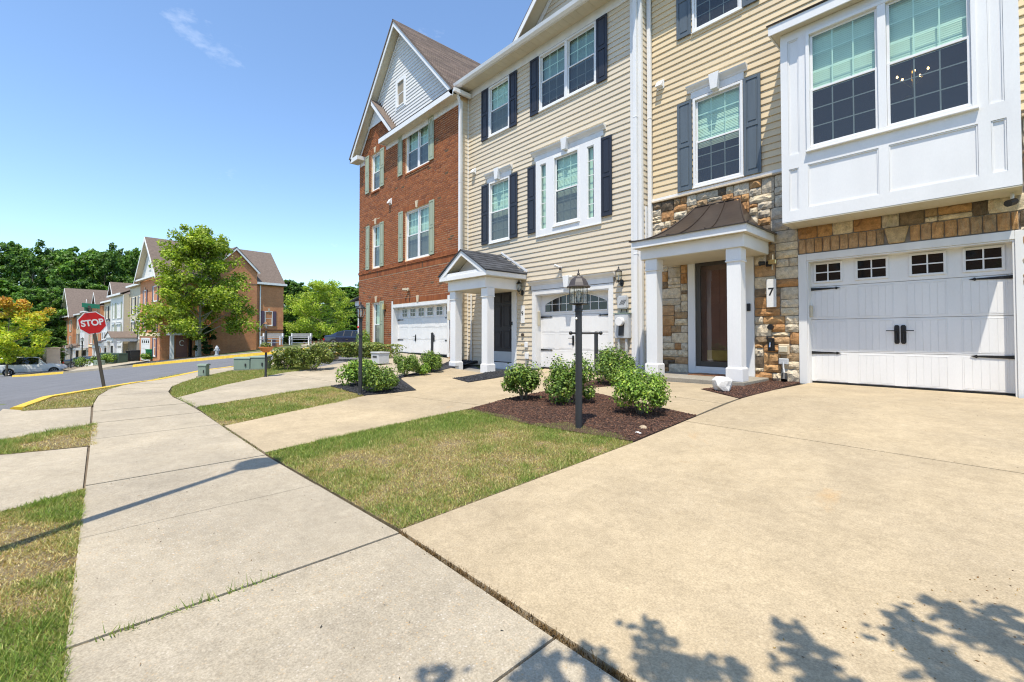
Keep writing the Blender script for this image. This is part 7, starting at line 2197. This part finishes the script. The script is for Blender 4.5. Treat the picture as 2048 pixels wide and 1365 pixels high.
# ================================================================ VEHICLES
def car(name, label, loc, rz, prof, paint, L_, group=None, slope=0.0):
    """prof rows: x, z low, z belt, z roof, half width, roof half width"""
    t = thing(name, label, 'car', loc, group)
    sv = CUR[0]; CUR[0] = Fr(loc, (math.cos(rz), math.sin(rz)), (-math.sin(rz), math.cos(rz)))
    body, glass, side = MB(), MB(), MB()
    rows = []
    for x, zl, zb, zr, hw, rw in prof:
        half = [(hw * .86, zl), (hw * .97, zl + .10), (hw, zl + (zb - zl) * .45), (hw * .985, zb - .10), (hw * .955, zb), (rw, zr - .05), (rw * .88, zr), (rw * .4, zr + .015)]
        rows.append([(x, y, z) for y, z in half] + [(x, -y, z) for y, z in half[::-1]])
    k = len(rows[0])
    for i in range(len(rows) - 1):
        gh0, gh1 = prof[i][3] - prof[i][2], prof[i + 1][3] - prof[i + 1][2]
        for j in range(k):
            q = [rows[i][j], rows[i][(j + 1) % k], rows[i + 1][(j + 1) % k], rows[i + 1][j]]
            if j in (4, 10) and min(gh0, gh1) > .16:
                glass.quad(*q); 
            elif j in (5, 6, 7, 8, 9) and abs(gh0 - gh1) > .13: glass.quad(*q)
            else: body.quad(*q)
    body.add(rows[0], [tuple(range(k))]); body.add(rows[-1], [tuple(range(k - 1, -1, -1))])
    body.build('body', [paint], t, smooth=False); glass.build('window', [CARG], t)
    xs = [p[0] for p in prof]; hw = max(p[4] for p in prof); x0, x1 = xs[0], xs[-1]; Lc = x1 - x0
    wr = .36
    gx = [p[0] for p in prof if p[3] - p[2] > .2]
    for f in (.30, .62):
        xx = gx[0] + (gx[-1] - gx[0]) * f; zb = np.interp(xx, xs, [p[2] for p in prof]); zr = np.interp(xx, xs, [p[3] for p in prof]); rw = np.interp(xx, xs, [p[5] for p in prof])
        for s in (-1, 1): MB().add([(xx - .04, s * (hw * .955 + .006), zb), (xx + .04, s * (hw * .955 + .006), zb), (xx + .04, s * (rw + .006), zr - .05), (xx - .04, s * (rw + .006), zr - .05)], [(0, 1, 2, 3)]).build('pillar', [BLACKM], t)
    for fx in (.19, .81):
        for s in (-1, 1):
            xx = x0 + Lc * fx; yw = s * (hw - .09)
            a = MB(); a.tube([(xx, s * (hw - .25), wr), (xx, s * (hw + .004), wr)], wr + .06, 20); a.build('wheel_arch', [BLACKM], t)
            wh = MB(); wh.tube([(xx, s * (hw - .22), wr), (xx, s * (hw + .012), wr)], wr, 20); wo_ = wh.build('wheel', [RUBBER], t)
            r_ = MB(); r_.tube([(xx, s * (hw - .02), wr), (xx, s * (hw + .016), wr)], wr * .18, 10)
            for q in range(6):
                an = q * math.pi / 3; r_.tube([(xx, s * (hw + .016), wr), (xx + math.cos(an) * wr * .66, s * (hw + .018), wr + math.sin(an) * wr * .66)], .035, 5)
            rim = [(xx + math.cos(an) * wr * .68, s * (hw + .016), wr + math.sin(an) * wr * .68) for an in np.linspace(0, 2 * math.pi, 17)]
            r_.tube(rim, .025, 5); r_.build('rim', [ALLOY], wo_)
    zb0 = prof[0][2]
    for s in (-1, 1):
        MB().box(x0 - .03, x0 + .12, s * hw * .45 if s > 0 else -hw * .93, hw * .93 if s > 0 else -hw * .45, zb0 - .22, zb0 - .08).build('tail_lamp', [TAILR], t)
        MB().box(x1 - .18, x1 + .02, s * hw * .5 if s > 0 else -hw * .93, hw * .93 if s > 0 else -hw * .5, prof[-1][2] - .22, prof[-1][2] - .10).build('headlight', [CHROME], t)
        mxx = gx[-1] + .05; m = MB(); m.box(mxx, mxx + .22, s * hw if s > 0 else -hw - .17, hw + .17 if s > 0 else -hw, prof[len(prof) // 2][2] + .02, prof[len(prof) // 2][2] + .16); m.build('mirror', [paint], t, bevel=.03)
        for fx in (.40, .58): MB().box(x0 + Lc * fx, x0 + Lc * fx + .2, (hw + .004) if s > 0 else -hw - .03, (hw + .03) if s > 0 else -hw - .004, zb0 - .17, zb0 - .135).build('door_handle', [CHROME], t)
    MB().box(x0 - .035, x0 - .004, -.26, .26, zb0 - .38, zb0 - .25).build('number_plate', [SIGNW], t)
    MB().box(x0 - .05, x0 + .1, -hw * .9, hw * .9, .24, .40).build('bumper', [BLACKM], t, bevel=.02)
    CUR[0] = sv
    return t


SUVP = [(0, .42, .98, 1.02, .86, .80), (.10, .34, 1.10, 1.14, .93, .82), (.22, .30, 1.14, 1.62, .97, .70), (.45, .28, 1.14, 1.82, .99, .74), (1.6, .26, 1.12, 1.90, 1.0, .76), (2.7, .26, 1.10, 1.88, 1.0, .75), (3.15, .26, 1.09, 1.78, 1.0, .72), (3.75, .27, 1.08, 1.16, .99, .84), (4.6, .30, 1.02, 1.08, .97, .82), (5.1, .36, .90, .95, .92, .76), (5.3, .42, .74, .78, .80, .66)]
SEDP = [(0, .42, .86, .90, .76, .70), (.08, .34, .98, 1.03, .84, .74), (.55, .28, 1.00, 1.08, .89, .72), (1.05, .25, .98, 1.32, .91, .62), (1.7, .22, .96, 1.45, .92, .62), (2.6, .22, .95, 1.44, .92, .62), (3.15, .22, .94, 1.22, .92, .66), (3.6, .24, .93, .99, .91, .76), (4.3, .28, .84, .88, .88, .72), (4.7, .34, .70, .74, .80, .62), (4.8, .42, .60, .63, .66, .52)]
car('white_suv', 'large white SUV parked across the street by the maple', (-70.2, -7.5, -3.12), R(90), SUVP, CARW, 5.3)
car('dark_sedan', 'dark blue sedan with red tail lamps half hidden by the brick house', (-37.9, 14.2, .02), R(42), SEDP, CARB, 4.8)
car('white_car', 'white hatchback behind the round shrubs of the far terrace', (-69.3, -.8, -2.75), R(35), SEDP, CARW, 4.8)
car('dark_car', 'dark car behind the first round shrub of the far terrace', (-78.5, -2.4, -3.0), R(60), SEDP, CARK, 4.8)

# ================================================================ SMALL THINGS ACROSS THE STREET
t = thing('fire_hydrant', 'silver fire hydrant behind the yellow kerb', 'fire hydrant', (-39.2, 6.6, g1(-39.2, 6.6)))
c = (-39.2, 6.6, g1(-39.2, 6.6))
MB().lathe(c, [(.17, 0), (.17, .05), (.11, .06), (.11, .42), (.15, .43), (.15, .48), (.12, .49), (.125, .56), (.09, .64), (.03, .68), (.03, .74), (.005, .75)], 14).build('barrel', [HYDW], t)
for d in ((1, 0), (0, 1), (0, -1)): MB().tube([(c[0] + d[0] * .08, c[1] + d[1] * .08, c[2] + .38), (c[0] + d[0] * .19, c[1] + d[1] * .19, c[2] + .38)], .06, 10).build('nozzle', [HYDW], t)


def bench(x, y, z, rz, label):
    t = thing('bench', label, 'bench', (x, y, z), 'grey benches across the street')
    sv = CUR[0]; CUR[0] = Fr((x, y, z), (math.cos(rz), math.sin(rz)), (-math.sin(rz), math.cos(rz)))
    for k in range(3): MB().box(-.85, .85, -.24 + k * .16, -.10 + k * .16, .42, .46).build('seat_slat', [BENCHG], t)
    for k in range(3): MB().box(-.85, .85, .26, .30, .56 + k * .13, .67 + k * .13).build('back_slat', [BENCHG], t)
    for xx in (-.75, .75):
        MB().box(xx - .04, xx + .04, -.24, -.17, 0, .66).build('leg', [WHITE], t); MB().box(xx - .04, xx + .04, .20, .259, 0, .95).build('leg', [WHITE], t); MB().box(xx - .045, xx + .045, -.26, .199, .661, .70).build('armrest', [WHITE], t)
    MB().box(-.7, .7, -.03, .03, .15, .20).build('stretcher', [WHITE], t)
    CUR[0] = sv


bench(-40.5, 10.6, .28, R(51), 'left grey bench with white legs before the brick end wall')
bench(-38.9, 12.3, .28, R(51), 'right grey bench with white legs before the young yellow tree')
t = thing('sign_pillar', 'tan boxed pillar with stone side on a short stub beside the white SUV', 'pillar', (-71.0, -3.5, -2.85))
sv = CUR[0]; rz = R(112); CUR[0] = Fr((-70.6, -3.45, -2.86), (math.cos(rz), math.sin(rz)), (-math.sin(rz), math.cos(rz)))
MB().box(-.2, .2, -.2, .2, -.2, .6).build('stub', [KEYST], t); MB().box(-.55, .55, -.42, .42, .6, 2.45).build('box', [TANSTU], t, bevel=.01); MB().box(-.6, .6, -.47, .47, 2.451, 2.56).build('cap', [BRICK if False else KEYST], t, bevel=.01)
for k in range(9):
    for j in range(2): MB().box(-.58, -.551, -.42 + j * .42 + .01, -.01 + j * .42, .62 + k * .203, .80 + k * .203).build('stone', [KEYST], t)
CUR[0] = sv


def bin_(x, y, m_, label, s=1.0):
    z = g1(x, y); t = thing('wheelie_bin', label, 'bin', (x, y, z), 'rubbish bins before the far terrace')
    b = MB(); b.taper(x - .33 * s, x + .33 * s, y - .36 * s, y + .36 * s, z + 1.0 * s, z + .05, .07); b.build('body', [m_], t); MB().box(x - .35 * s, x + .35 * s, y - .39 * s, y + .39 * s, z + 1.002 * s, z + 1.07 * s).build('lid', [BIN if m_ is BIN else BING], t, bevel=.02)
    MB().tube([(x - .30 * s, y - .34 * s, z + .12), (x - .22 * s, y - .34 * s, z + .12)], .11, 10).build('wheel', [RUBBER], t)


bin_(-67.2, 3.0, BIN, 'left black wheelie bin by the far porch columns', 1.15); bin_(-66.2, 3.35, BIN, 'right black wheelie bin by the far porch columns', 1.15); bin_(-60.9, 4.3, BING, 'green recycling bin before the far white garage door', 1.05)
o = util_box(-64.8, 1.5, 4.2, .8, 1.15, R(20), 'long low dark green utility box by the far terrace', 'utility_cabinet', 'utility box', mat('dark_green_metal', (.05, .085, .065), .55, .1, 3))
util_box(-62.9, .35, 1.0, .6, .55, R(20), 'small grey green utility box left of the long green one')
for x, y, H, lab in ((-63.9, -1.75, 2.5, 'left dark lamp post among the far round shrubs'), (-64.4, -.95, 3.1, 'right dark lamp post among the far round shrubs')):
    acorn_lamp(x, y, lab, H, 1.6, BLACKM, BLACKM)
# brick terrace across the street behind the viewer: it shows only as a reflection in the panes
CUR[0] = Fr((0, -26, 0), (-1, 0), (0, -1))
h = thing('townhouse', 'brick terrace behind the viewer that the window panes reflect', 'townhouse', (0, 0, 0))
m = MB(); m.box(-26, 26, 0, 11, -.5, 8.6); m.build('wall', [FARB], h)
m = MB(); m.slab((-26.3, -.4, 8.6), (26.3, -.4, 8.6), (26.3, 5.5, 12.2), (-26.3, 5.5, 12.2), .08); m.slab((-26.3, 11.4, 8.6), (26.3, 11.4, 8.6), (26.3, 5.5, 12.2), (-26.3, 5.5, 12.2), .08); m.build('roof', [SHING], h)
for k in range(8):
    for zq in (.9, 3.8, 6.6):
        m = MB(); m.box(-24 + k * 6.4, -22.6 + k * 6.4, -.05, -.005, zq, zq + 1.6); m.ring(-24.1 + k * 6.4, -22.5 + k * 6.4, zq - .1, zq + 1.7, .1, -.08, -.006, 1); m.build('window', [GDARK, WHITE], h)
CUR[0] = WORLD
# side porch of the brick house and the low timber wall by the benches
m = MB(); m.box(-22.35, -19.58, 9.7, 12.0, 2.55, 2.80); po_ = m.build('side_porch', [WHITE], h11)
m = MB(); m.slab((-22.55, 9.5, 2.82), (-22.55, 12.2, 2.82), (-19.58, 12.2, 3.3), (-19.58, 9.5, 3.3), .05); m.build('porch_roof', [SHINGD], po_)
for yy in (9.8, 11.7): MB().box(-22.25, -22.0, yy, yy + .25, .3, 2.549).build('column', [WHITE], po_)
t = thing('timber_wall', 'low brown timber edging wall behind the right grey bench', 'wall', (-44.5, 16.5, .3))
for k in range(13):
    f = k / 12; x_, y_ = -46.2 + 3.4 * f, 14.9 + 3.3 * f
    MB().box(x_, x_ + .22, y_, y_ + .12, .1, .42 + .32 * f).build('plank', [mat('brown_timber', (.20, .085, .045), .8, .2, 8)], t)
for o in sc.objects:
    if o.type == 'MESH' and o.parent is None and not o.get('kind') and not o.get('label'):
        o['kind'] = 'structure'
